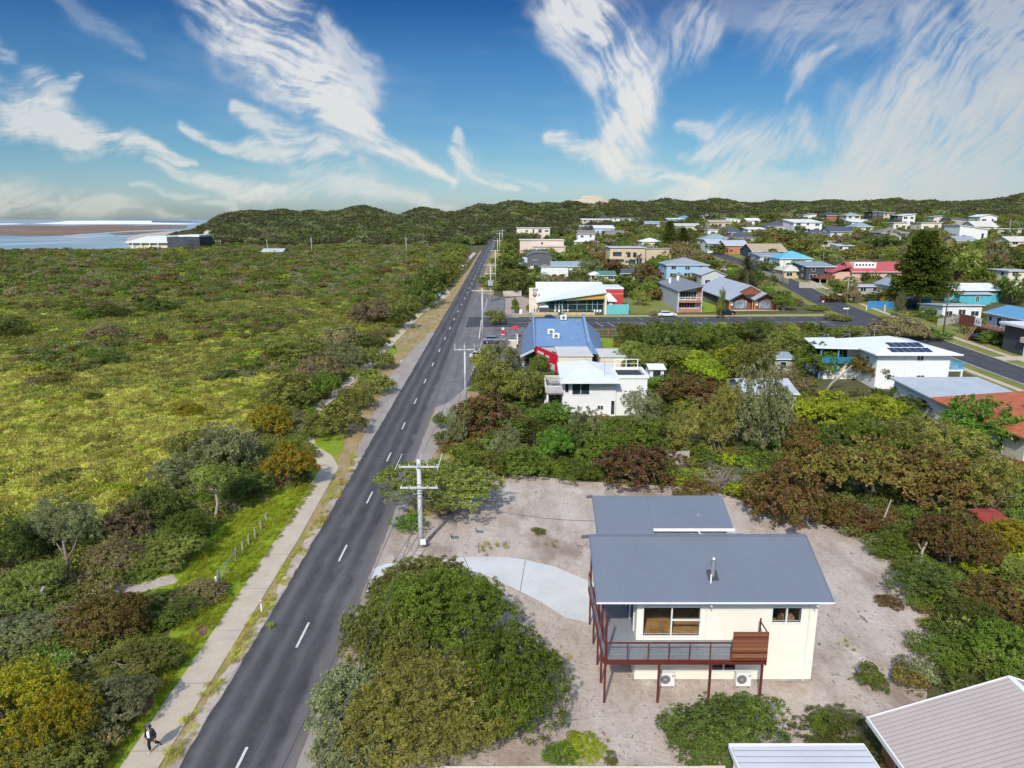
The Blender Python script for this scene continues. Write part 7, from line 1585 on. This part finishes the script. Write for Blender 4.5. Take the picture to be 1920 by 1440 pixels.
o = empty('bin', at(1044,602), 'white wheelie bin beside the navy parked car', 'bin'); MB().pris([(-.3,-.3,0),(.3,-.3,0),(.36,-.36,1.1),(-.36,-.36,1.1)], (0,.65,0)).build('body', m_trim, o); MB().box(-.38,.38,-.4,.35,1.1,1.18).build('lid', m_dframe, o)
for px, py, l in ((898,999,'small grey metal pit lid frame on the sand'),(851,1010,'pale concrete slab corner on the sand right of the nearest pole')):
    thing(MB().box(-.4,.4,-.3,.3,0,.12).box(-.35,-.25,-.2,.2,.12,.4), 'service_pit', m_metal, l, 'service pit', loc=at(px,py))
thing(MB().box(-.03,.03,-.03,.03,-.1,.9).box(-.05,.05,-.05,.05,.9,.94), 'survey_peg', m_dframe, 'thin survey peg standing in the sand beside the driveway', 'peg', loc=at(898,1038))

# ---------------------------------------------------------------- vehicles
m_tyre = mat('tyre', (.02,.02,.022), .8); m_rim = mat('rim', (.50,.51,.52), .3, .1, 4, metal=.6); m_cglass = glassmat('car_glass', (.02,.025,.03)); m_lamp = mat('lamp_lens', (.7,.7,.68), .2); m_tail = mat('tail_lens', (.35,.02,.02), .2)
PROF = dict(suv=([(0,.35),(.03,.95),(.3,1.02),(1.15,1.08),(3.55,1.1),(4.45,1.02),(4.5,.4)], [(1.15,1.07),(1.95,1.62),(3.7,1.66),(4.3,1.09)], 4.5, 1.82, .36), wagon=([(0,.3),(.05,.72),(.4,.84),(1.35,.92),(3.8,.94),(4.75,.88),(4.8,.34)], [(1.35,.91),(2.1,1.42),(3.9,1.42),(4.65,.93)], 4.8, 1.8, .32), hatch=([(0,.3),(.05,.75),(.35,.88),(1.1,.95),(3.2,.97),(3.95,.92),(4.0,.34)], [(1.1,.94),(1.8,1.45),(3.2,1.46),(3.9,.96)], 4.0, 1.7, .31))
def car(label, x, y, rz, col, kind='suv', lower=None, group=None):
    bp, cp, Lc, Wc, wr = PROF[kind]; o = empty('car', (x,y,T1(x,y)+.07), label, 'car', rz, group); pm = mat('paint_%d_%d_%d' % tuple(int(q*100) for q in col), col, .25, .03, 1, spec=.6)
    w = Wc/2; c = Lc/2
    b = MB().pris([(p[0]-c,-w,p[1]) for p in bp], (0,2*w,0)); v = [(p[0]-c,-w+.08,p[1]) for p in cp]; t = [(p[0]-c,w-.08,p[1]) for p in cp]
    tw = .2; ca = [(cp[0][0]-c,-w+.06,cp[0][1]),(cp[1][0]-c,-w+tw,cp[1][1]),(cp[2][0]-c,-w+tw,cp[2][1]),(cp[3][0]-c,-w+.06,cp[3][1])]; cb = [(p[0],-p[1],p[2]) for p in ca]
    b.add(ca+cb, [(3,2,1,0),(4,5,6,7),(0,1,5,4),(1,2,6,5),(2,3,7,6),(3,0,4,7)]); body = b.build('body', pm, o, bevel=.05)
    def lerp(a, d, k): return tuple(a[i]+(d[i]-a[i])*k for i in range(3))
    for sgn, q in ((-1, ca), (1, cb)):
        l = [lerp(q[0],q[1],.12), lerp(q[0],q[1],.86), lerp(q[3],q[2],.86), lerp(q[3],q[2],.12)]; l = [(p[0]+(.16 if i < 2 else -.16), p[1], p[2]) for i, p in enumerate(l)]
        MB().pris(l, (0,sgn*.035,0)).build('side_window', m_cglass, o)
    for i0, i1, dx in ((0,1,-.04),(3,2,.04)):
        l = [lerp(ca[i0],ca[i1],.1), lerp(ca[i0],ca[i1],.9), lerp(cb[i0],cb[i1],.9), lerp(cb[i0],cb[i1],.1)]; MB().pris(l, (dx,0,.03)).build('windscreen' if i0 == 0 else 'rear_window', m_cglass, o)
    for xx in (-c+.85, c-.85):
        for s in (-1, 1):
            wh = MB().tube([(xx,s*(w-.18),wr),(xx,s*(w+.02),wr)], wr, 14).build('tyre', m_tyre, o); wh.name = 'wheel'; MB().tube([(xx,s*(w+.021),wr),(xx,s*(w+.04),wr)], wr*.62, 12).build('rim', m_rim, wh)
    for s in (-1, 1): MB().box(-c-.02,-c+.1,s*(w-.45)-.18,s*(w-.45)+.18,bp[1][1]-.22,bp[1][1]-.05).build('headlight', m_lamp, o); MB().box(c-.1,c+.02,s*(w-.3)-.14,s*(w-.3)+.14,bp[1][1]-.15,bp[1][1]+.05).build('tail_light', m_tail, o)
    if lower: MB().pris([(p[0]*1.004-c*1.004,-w-.012,p[1]*.72) for p in bp], (0,2*w+.024,0)).build('lower_trim', mat('paint_low', lower, .3), o)
    return o
def carpx(label, px, base, rz, col, kind='suv', **k): p = at(px, base); return car(label, p.x, p.y+.9, rz, col, kind, **k)
carpx('silver and dark blue four wheel drive parked across the shop forecourt', 926, 646, R(180), (.22,.25,.29), 'suv', lower=(.035,.04,.07))
carpx('white car half hidden behind the shrub by the road edge line', 901, 676, R(150), (.68,.69,.70), 'hatch')
carpx('white station wagon parked on the car park street', 1252, 595, R(180), (.70,.71,.72), 'wagon')
carpx('black four wheel drive parked in front of the timber gabled building', 1363, 592, R(180), (.015,.016,.02), 'suv')
carpx('navy blue car parked in front of the cafe steps', 1033, 603, R(180), (.02,.05,.13), 'hatch')
carpx('white car driving down the right hand street', 1320, 485, R(-80), (.66,.68,.70), 'hatch')
carpx('white car parked on the grass beside the palm', 1379, 501, R(25), (.62,.64,.66), 'wagon')
carpx('white ute with a yellow tray near the palm', 1358, 509, R(-70), (.62,.63,.64), 'hatch')
thing(MB().box(-.9,.9,-1.2,1.2,.5,1.6).box(-.95,.95,-1.25,1.25,1.6,1.68).box(-.7,.7,-.9,.9,-.1,.5), 'skip_bin', mat('yellow_bin', (.55,.40,.10), .7, .15, 2), 'yellow skip bin beside the white ute on the street', 'skip bin', loc=at(1369,511))
carpx('black car parked nose out under the wooden deck', 1843, 640, R(200), (.012,.013,.016), 'wagon')
carpx('pale van at the far turn off beside the footpath', 865, 502, R(95), (.50,.53,.56), 'suv')
carpx('white van parked right of the beach club', 402, 467, R(180), (.66,.67,.68), 'suv'); carpx('silver car parked right of the beach club', 384, 468, R(180), (.45,.46,.47), 'suv'); carpx('white car parked at the corner of the beach club', 358, 469, R(180), (.6,.6,.6), 'hatch')

# ---------------------------------------------------------------- the walker
def skin(name, pts, edges, rad, m, parent, sub=2):
    me = bpy.data.meshes.new(name); me.from_pydata(pts, edges, []); o = link(name, me, m, parent); o.modifiers.new('skin', 'SKIN').use_smooth_shade = True
    for i, v in enumerate(me.skin_vertices[0].data): v.radius = (rad[i], rad[i]) if not hasattr(rad[i], '__len__') else rad[i]; v.use_root = (i == 0)
    s = o.modifiers.new('sub', 'SUBSURF'); s.levels = s.render_levels = sub; return o
def walker():
    p = at(287, 1411); o = empty('person', (p.x, p.y, p.z+.07), 'person in a dark open jacket and white shirt walking down the footpath', 'person', R(-8))
    sk = mat('skin_tone', (.45,.26,.18), .6, .05, 3); jk = mat('navy_jacket', (.015,.018,.032), .8, .3, 5); tr_ = mat('black_trousers', (.012,.012,.016), .8, .2, 5); sh = mat('white_shirt', (.74,.74,.76), .8, .05, 5)
    P0 = [(0,0,.93),(0,-.02,1.12),(0,-.05,1.34),(0,-.09,1.47),(0,-.13,1.58),(0,-.13,1.70), (-.10,0,.88),(-.11,-.10,.50),(-.10,-.06,.09),(-.10,-.20,.04), (.10,.02,.88),(.12,.10,.52),(.15,.40,.26),(.16,.44,.14), (-.19,-.05,1.38),(-.27,-.02,1.10),(-.26,-.14,.86),(-.25,-.19,.76), (.19,-.05,1.38),(.28,0,1.10),(.27,-.06,.84),(.26,-.10,.74)]
    E0 = [(0,1),(1,2),(2,3),(3,4),(4,5),(0,6),(6,7),(7,8),(8,9),(0,10),(10,11),(11,12),(12,13),(2,14),(14,15),(15,16),(16,17),(2,18),(18,19),(19,20),(20,21)]
    skin('body', P0, E0, [.14,.14,.16,.06,.105,.085,.085,.065,.045,.035,.085,.065,.045,.035,.06,.045,.035,.03,.06,.045,.035,.03], sk, o)
    skin('trousers', [P0[0],P0[6],P0[7],(-.10,-.06,.12),P0[10],P0[11],(.145,.37,.28)], [(0,1),(1,2),(2,3),(0,4),(4,5),(5,6)], [.165,.11,.085,.075,.11,.085,.07], tr_, o)
    skin('jacket', [(0,.0,.9),(0,.0,1.12),(0,-.03,1.34),(0,-.06,1.44),P0[14],P0[15],(-.262,-.12,.90),P0[18],P0[19],(.272,-.05,.89)], [(0,1),(1,2),(2,3),(2,4),(4,5),(5,6),(2,7),(7,8),(8,9)], [(.21,.17),(.21,.165),(.21,.17),.09,.085,.068,.055,.085,.068,.055], jk, o)
    skin('shirt', [(-.03,-.12,.93),(-.03,-.13,1.15),(-.02,-.15,1.38)], [(0,1),(1,2)], [(.09,.075),(.10,.08),(.09,.07)], sh, o)
    skin('hair', [(0,-.10,1.66),(0,-.12,1.74),(0,-.08,1.60)], [(0,1),(0,2)], [.115,.08,.09], mat('grey_hair', (.10,.10,.105), .8, .2, 6), o)
    skin('shoe', [(-.10,.0,.05),(-.10,-.16,.035),(-.10,-.24,.03)], [(0,1),(1,2)], [.055,.05,.035], m_postw, o); skin('shoe', [(.155,.46,.2),(.16,.47,.08),(.16,.44,.03)], [(0,1),(1,2)], [.05,.05,.035], tr_, o)
    f = MB().sph((0,-.232,1.60), .018, 8, 6).sph((-.04,-.218,1.635), .013, 6, 4).sph((.04,-.218,1.635), .013, 6, 4).box(-.03,.03,-.228,-.215,1.545,1.555).build('face', mat('face_detail', (.30,.14,.10), .7), o)
    for hx, hy, hz in ((-.25,-.20,.74),(.26,-.11,.72)):
        mb = MB()
        for k in range(4): mb.tube([(hx-.028+.019*k,hy-.01,hz),(hx-.028+.019*k,hy-.035,hz-.05),(hx-.026+.018*k,hy-.03,hz-.085+.008*abs(k-1.5))], [.0095,.009,.007], 6)
        mb.tube([(hx+.03*(1 if hx < 0 else -1),hy,hz+.03),(hx+.05*(1 if hx < 0 else -1),hy-.03,hz-.01)], [.011,.008], 6); mb.build('hand', sk, o)
    MB().tube([(.05,.12,1.3),(.16,-.05,1.0),(.2,-.12,.86)], .012, 6).build('strap', m_trim, o)
walker()
# ---------------------------------------------------------------- ground cover nobody could count
def inpoly(x, y, P):
    c = np.zeros(len(x), bool); j = len(P)-1
    for i in range(len(P)):
        xi, yi = P[i]; xj, yj = P[j]
        c ^= ((yi > y) != (yj > y)) & (x < (xj-xi)*(y-yi)/(yj-yi+1e-9)+xi); j = i
    return c
def proj(x, y, z):
    zz = z-CH; d = y*CP-zz*SP; w = -y*SP-zz*CP
    return 960+F*x/d, 720+F*w/d
def spread(x0, x1, y0, y1, step, rng, poly_px=None, keep=None):
    gxx, gyy = np.meshgrid(np.arange(x0, x1, step), np.arange(y0, y1, step)); x = (gxx+rng.uniform(-.5, .5, gxx.shape)*step).ravel(); y = (gyy+rng.uniform(-.5, .5, gxx.shape)*step).ravel()
    z = T(x, y); px, py = proj(x, y, z); ok = (px > -480) & (px < 2300) & (y > 20)
    if poly_px is not None: ok &= inpoly(px, py, poly_px)
    if keep is not None: ok &= keep(x, y, px, py)
    return x[ok], y[ok], z[ok], px[ok], py[ok]
def scatter(name, label, P, sc, idx, protos, rng, dz=-.05):
    n = len(P); me = bpy.data.meshes.new(name); me.vertices.add(n); P = np.array(P, np.float32); P[:, 2] += dz; me.vertices.foreach_set('co', P.ravel())
    a = me.attributes.new('sc', 'FLOAT_VECTOR', 'POINT'); a.data.foreach_set('vector', np.asarray(sc, np.float32).ravel())
    a = me.attributes.new('rt', 'FLOAT_VECTOR', 'POINT'); rt = np.zeros((n, 3), np.float32); rt[:, 2] = rng.uniform(0, 6.28, n); a.data.foreach_set('vector', rt.ravel())
    a = me.attributes.new('ix', 'INT', 'POINT'); a.data.foreach_set('value', np.asarray(idx, np.int32))
    o = link(name, me); tag(o, label, None, None, 'stuff'); o['category'] = 'vegetation'
    ng = bpy.data.node_groups.new(name, 'GeometryNodeTree'); ng.interface.new_socket('Geometry', in_out='INPUT', socket_type='NodeSocketGeometry'); ng.interface.new_socket('Geometry', in_out='OUTPUT', socket_type='NodeSocketGeometry')
    gi = ng.nodes.new('NodeGroupInput'); go = ng.nodes.new('NodeGroupOutput'); jn = ng.nodes.new('GeometryNodeJoinGeometry')
    for p in reversed(protos):
        oi = ng.nodes.new('GeometryNodeObjectInfo'); oi.transform_space = 'ORIGINAL'; oi.inputs['Object'].default_value = p; oi.inputs['As Instance'].default_value = True; ng.links.new(oi.outputs['Geometry'], jn.inputs[0])
    ip = ng.nodes.new('GeometryNodeInstanceOnPoints'); ng.links.new(gi.outputs[0], ip.inputs['Points']); ng.links.new(jn.outputs[0], ip.inputs['Instance']); ip.inputs['Pick Instance'].default_value = True
    for nm, ty, sk_ in (('sc','FLOAT_VECTOR','Scale'),('rt','FLOAT_VECTOR','Rotation'),('ix','INT','Instance Index')):
        at_ = ng.nodes.new('GeometryNodeInputNamedAttribute'); at_.data_type = ty; at_.inputs['Name'].default_value = nm; ng.links.new(at_.outputs[0], ip.inputs[sk_])
    ng.links.new(ip.outputs[0], go.inputs[0]); m = o.modifiers.new('scatter', 'NODES'); m.node_group = ng; return o
def low(kind, seed, n, leaf, **k):
    kw = dict(shape='low', nb=7); kw.update(k); return cmesh('foliage_'+kind, seed, n, leaf, m=LM[kind], **kw)
def proto(me, name, x, y, size, label, cat, grp): o = link(name, me); o.location = (x, y, T1(x, y)-.05); o.scale = size; return tag(o, label, cat, grp)
HP = []
spots = [xy(250,540),xy(420,560),xy(90,560),xy(360,520),xy(520,540),xy(150,530),xy(610,575),xy(300,640),xy(60,620),xy(450,600)]
hk = ['dark','olive','olive','grey','drab','green','brown','dark','lime','olive']
for i, (k, s_) in enumerate(zip(hk, spots)): HP.append(proto(cmesh('foliage_'+k, 500+i, 900, .095, m=LM[k], shape='dome', nb=7, per=14), 'shrub', s_[0], s_[1], (3.2,3.2,2.0), 'rounded shrub in the middle of the heath on the left side', 'shrub', 'rounded shrubs of the middle heath'))
LP_ = []
lk = ['heath','heath','heath2','lime','heath2','green']
for i, k in enumerate(lk):
    s_ = xy(150+60*i, 790-12*i); LP_.append(proto(cmesh('foliage_'+k, 671+3*i, 420, .16, m=LM[k], shape='low', nb=9, asp=.3, up=1.0, per=8), 'grass_tussock', s_[0], s_[1], (1.3,1.3,1.0), 'yellow green tussock in the low heath left of the road', 'shrub', 'tussocks of the yellow heath'))
rng = np.random.default_rng(12)
def n2(x, y, s, seed): return perlin(x*s+11.3, y*s+4.7, seed)
# low yellow heath near, then mixed heath, then tall scrub
HEATH = [(-500,474),(250,473),(345,470),(362,456),(600,455),(850,455),(880,470),(866,500),(828,545),(772,590),(720,628),(640,680),(575,735),(520,800),(470,850),(380,905),(300,935),(200,990),(60,1060),(-80,1120),(-500,1180)]
sheet('heath_ground', [tuple(at(*p)[:2]) for p in HEATH], ground_mat('heath_soil', [(.13,.13,.025),(.21,.20,.035),(.27,.25,.05),(.32,.29,.08)], .25, 2.5), .03, 6)
x, y, z, px, py = spread(-135, -18, 48, 160, .66, rng, HEATH)
k = (y < 122+26*n2(x, y, .05, 5)-.10*(x+60)) | (rng.random(len(x)) < .25); x, y, z = x[k], y[k], z[k]; s = .75+.6*rng.random(len(x))+.5*n2(x, y, .12, 9)
scatter('low_heath', 'low yellow green heath covering the ground left of the path', np.stack([x,y,z],1), np.stack([s*1.35,s*1.35,s*.6],1), np.clip((1.6+3.2*n2(x,y,.10,6)+rng.normal(size=len(x))*1.1).astype(int),0,5), LP_, rng)
x, y, z, px, py = spread(-300, -16, 85, 245, 1.75, rng, HEATH)
k = (y > 112+25*n2(x, y, .04, 15)); x, y, z = x[k], y[k], z[k]; q = n2(x, y, .045, 17)+.35*n2(x, y, .2, 18); tall = q > .12
ix = np.where(tall, rng.integers(0, 10, len(x)), np.array([12,12,14,15,14,11,13])[np.clip((2.8+4*n2(x,y,.06,19)+rng.normal(size=len(x))*1.3), 0, 6.9).astype(int)]); s = np.where(tall, 1.6+1.6*rng.random(len(x)), 1.7+.9*rng.random(len(x)))
scatter('mixed_heath', 'olive and yellow green heath in the middle distance left of the road', np.stack([x,y,z],1), np.stack([s*1.15,s*1.15,np.where(tall,s*.62,s*.42)],1), ix, HP+LP_, rng)
x, y, z, px, py = spread(-480, -10, 215, 440, 2.9, rng, HEATH)
s = 2.6+2.4*rng.random(len(x))**2+1.4*n2(x, y, .03, 23); w = 10*np.clip(.42+.45*n2(x,y,.025,25)+.35*rng.normal(size=len(x))*.6, 0, .999)
scatter('coastal_scrub', 'dense coastal scrub running back to the beach club', np.stack([x,y,z],1), np.stack([s*1.15,s*1.15,s*.6],1), w.astype(int) % 10, HP, rng)
# undergrowth of the belt beside the path and of the overgrown block
BELTP = [(-420,1130),(-80,1010),(60,1040),(200,975),(300,920),(380,890),(470,835),(520,785),(575,725),(640,670),(720,618),(772,580),(790,590),(735,632),(690,672),(640,720),(590,770),(575,832),(590,850),(560,915),(470,955),(420,985),(380,1010),(330,1075),(240,1098),(210,1120),(330,1165),(320,1230),(250,1340),(180,1440),(100,1560),(-80,1600),(-420,1600)]
x, y, z, px, py = spread(-75, -18, 26, 160, 1.25, rng, BELTP); s = .9+1.0*rng.random(len(x)); s = np.where((y > 36)&(x > -27.5)&(y < 70), s*.7, s)
scatter('undergrowth', 'tangled undergrowth between the shrubs beside the footpath', np.stack([x,y,z],1), np.stack([s*1.3,s*1.3,s*.85],1), rng.choice([0,1,1,2,3,3,4,5,9,2], len(x)), HP, rng)
def free(x, y, px, py, m=.6):
    ok = np.ones(len(x), bool)
    for a, b, c, d in FOOT: ok &= ~((x > a-m) & (x < b+m) & (y > c-m) & (y < d))
    return ok
BLOCK = [(915,905),(960,885),(1120,898),(1300,912),(1405,955),(1530,985),(1638,1030),(1690,1103),(1735,1195),(1705,1240),(1685,1290),(1800,1300),(2290,1290),(2290,860),(1880,820),(1680,745),(1500,600),(1165,612),(1160,640),(1040,700),(890,690),(880,760),(845,800),(815,800),(790,905),(850,930),(900,905)]
x, y, z, px, py = spread(-8, 75, 34, 166, 1.7, rng, BLOCK, lambda x,y,px,py: free(x,y,px,py) & ~((y < 56)&(x < 17)&(x>-5))); k = (rng.random(len(x)) < .7) | ((y < 60) & (x > 17)); x, y, z = x[k], y[k], z[k]; s = 1.0+1.1*rng.random(len(x))
scatter('block_undergrowth', 'undergrowth between the trees of the overgrown block', np.stack([x,y,z],1), np.stack([s*1.25,s*1.25,s*.8],1), rng.choice([0,0,1,2,3,5,5,5,6,8], len(x)), HP, rng)
WP = [proto(cmesh('foliage_hillwood', 800+i, 700, .10, m=LM['hillwood'], shape='dome', nb=8, per=12), 'tree', *xy(*[(600,425),(820,430),(520,430)][i]), (7,7,4.6), ['dark woodland tree on the far hill below the middle of the left ridge','dark woodland tree on the far hill just left of the main road','dark woodland tree on the headland slope above the beach club'][i], 'tree', None) for i in range(3)]
# far wooded hills
def hill(x, y, px, py):
    a = x/np.maximum(y,1); zt = T(x,y); st = np.interp(a, [-.42,-.37,-.1,0,.05,.2,.4,.7], [405,415,420,450,505,520,500,490]); dn = np.hypot(px-1108, (py-377)*4) > 46
    rc = np.interp(y, [c[1] for c in road_c], [c[0] for c in road_c]); rd = (np.abs(x-rc) > 5.5) | (y > 512)
    return (y > st) & (zt > 4.0) & (dn | (py > 388)) & ~inpoly(px, py, [(366,449),(378,437),(394,432),(414,429),(407,441),(391,451),(374,456)]) & rd & free(x,y,px,py)
x, y, z, px, py = spread(-420, 860, 400, 885, 5.2, rng, None, hill)
s = 5.0+3.6*rng.random(len(x))**1.5+2*n2(x,y,.02,33); w = 10*np.clip(.40+.5*n2(x,y,.012,35)+.2*rng.normal(size=len(x)), 0, .999)
scatter('wooded_hills', 'dense dark coastal woodland on the far hills', np.stack([x,y,z],1), np.stack([s*1.25,s*1.25,s*.72],1), np.array([10,11,12,3,10,7,11,0,12,4])[w.astype(int)], HP+WP, rng, -.4)
# greenery between the houses of the town
def town(x, y, px, py):
    rc = np.interp(y, [c[1] for c in road_c], [c[0] for c in road_c]); st = np.interp(y, [50,160,200,240,290,330,520], [88.3,88.3,88.8,92.5,94,92.5,100])
    ok = (x > rc+5.5) & (np.abs(x-st) > np.where(y < 330, 8.0, 0)) & ((y > 226) | (x > 100) | ((x > 26)&(x<43)&(y>226)) | ((x>2)&(x<30)&(y>206)) | ((x > 73)&(x<80)&(y>195))) & ~((x<25)&(y<208))
    for X, Y, r in PLACED: ok &= (np.hypot(x-X, y-Y) > r*.6)
    return ok & free(x,y,px,py,.3)
x, y, z, px, py = spread(-10, 560, 186, 520, 5.0, rng, None, town); k = rng.random(len(x)) < .62; x, y, z = x[k], y[k], z[k]
s = 2.2+3.4*rng.random(len(x))**1.6
scatter('town_greenery', 'mass of garden shrubs and trees between the far houses', np.stack([x,y,z],1), np.stack([s*1.25,s*1.25,s*.85],1), rng.choice([0,0,1,1,2,3,4,5,6,7], len(x)), HP, rng, -.3)
# right hand nature strips and gardens nearest the street
x, y, z, px, py = spread(98, 135, 60, 186, 2.4, rng, None, lambda x,y,px,py: free(x,y,px,py) & (x > 99+2*np.sin(y*.3)) & ((y < 112)|(x>106))); k = rng.random(len(x)) < .5; x,y,z = x[k],y[k],z[k]; s = .9+1.4*rng.random(len(x))
scatter('garden_plants', 'mixed garden plants along the right hand street', np.stack([x,y,z],1), np.stack([s*1.2,s*1.2,s*.7],1), rng.choice([1,2,5,8,9,3], len(x)), HP, rng)
# grass tufts on the near verges
GT = [proto(cmesh('grass_blades', 700+i, 130, .5, m=LM['lime' if i else 'heath'], shape='low', nb=4, asp=.09, up=1.6, per=10), 'grass_tuft', *xy(*[(420,1130),(508,1180)][i]), (.5,.5,.28), ['lush grass tuft on the lawn by the metal gate','dry grass tuft on the verge near the nearest guide post'][i], 'grass', None) for i in range(2)]
rv = np.random.default_rng(5)
x, y, z, px, py = spread(-26, -17.6, 28, 80, .34, rv, None, lambda x,y,px,py: ((x < -20.75)|(x > -18.6)) & ~((y > 72)&(x>-24.5)&(x<-19.2)) & (n2(x,y,.5,44)+.25*(x<-20.7)+.5*n2(x,y,2,45) > .02)); s = .22+.3*rv.random(len(x))
lw = (x < -20.6)
scatter('verge_grass', 'grass growing on the verge and lawn beside the footpath', np.stack([x,y,z],1), np.stack([s,s,s*np.where(lw,.38,.35)],1), np.where(lw, 1, 0), GT, rv, .04)
rv = np.random.default_rng(6)
x, y, z, px, py = spread(-9, 24, 30.3, 58, .55, rv, None, lambda x,y,px,py: (n2(x,y,.35,54)+.4*n2(x,y,1.7,55) > .36) & ~((x>4.5)&(x<19)&(y>36)&(y<54)) & ~((y>46.5)&(x<7)&(y<55))); s = .12+.22*rv.random(len(x))
scatter('sand_weeds', 'sparse weeds on the sand lot', np.stack([x,y,z],1), np.stack([s,s,s*.6],1), rv.integers(0,2,len(x)), GT, rv, .05)

rv = np.random.default_rng(9)
x, y, z, px, py = spread(-9, 24, 30.3, 58, .5, rv, None, lambda x,y,px,py: (rv.random(len(x)) < .35) & ~((x>4.5)&(x<19)&(y>36)&(y<54)) & ~((y>46.5)&(x<7)&(y<55)))
db = MB()
for i in range(len(x)):
    l = .06+.3*rv.random()**3; a = rv.uniform(0, 3.14); db.bar((x[i],y[i],z[i]+.065),(x[i]+l*math.cos(a),y[i]+l*math.sin(a),z[i]+.065+.03*rv.random()), .02+.04*rv.random(), .03)
tag(db.build('litter', m_bark), 'sticks and clods lying about on the sand lot', None, None, 'stuff')
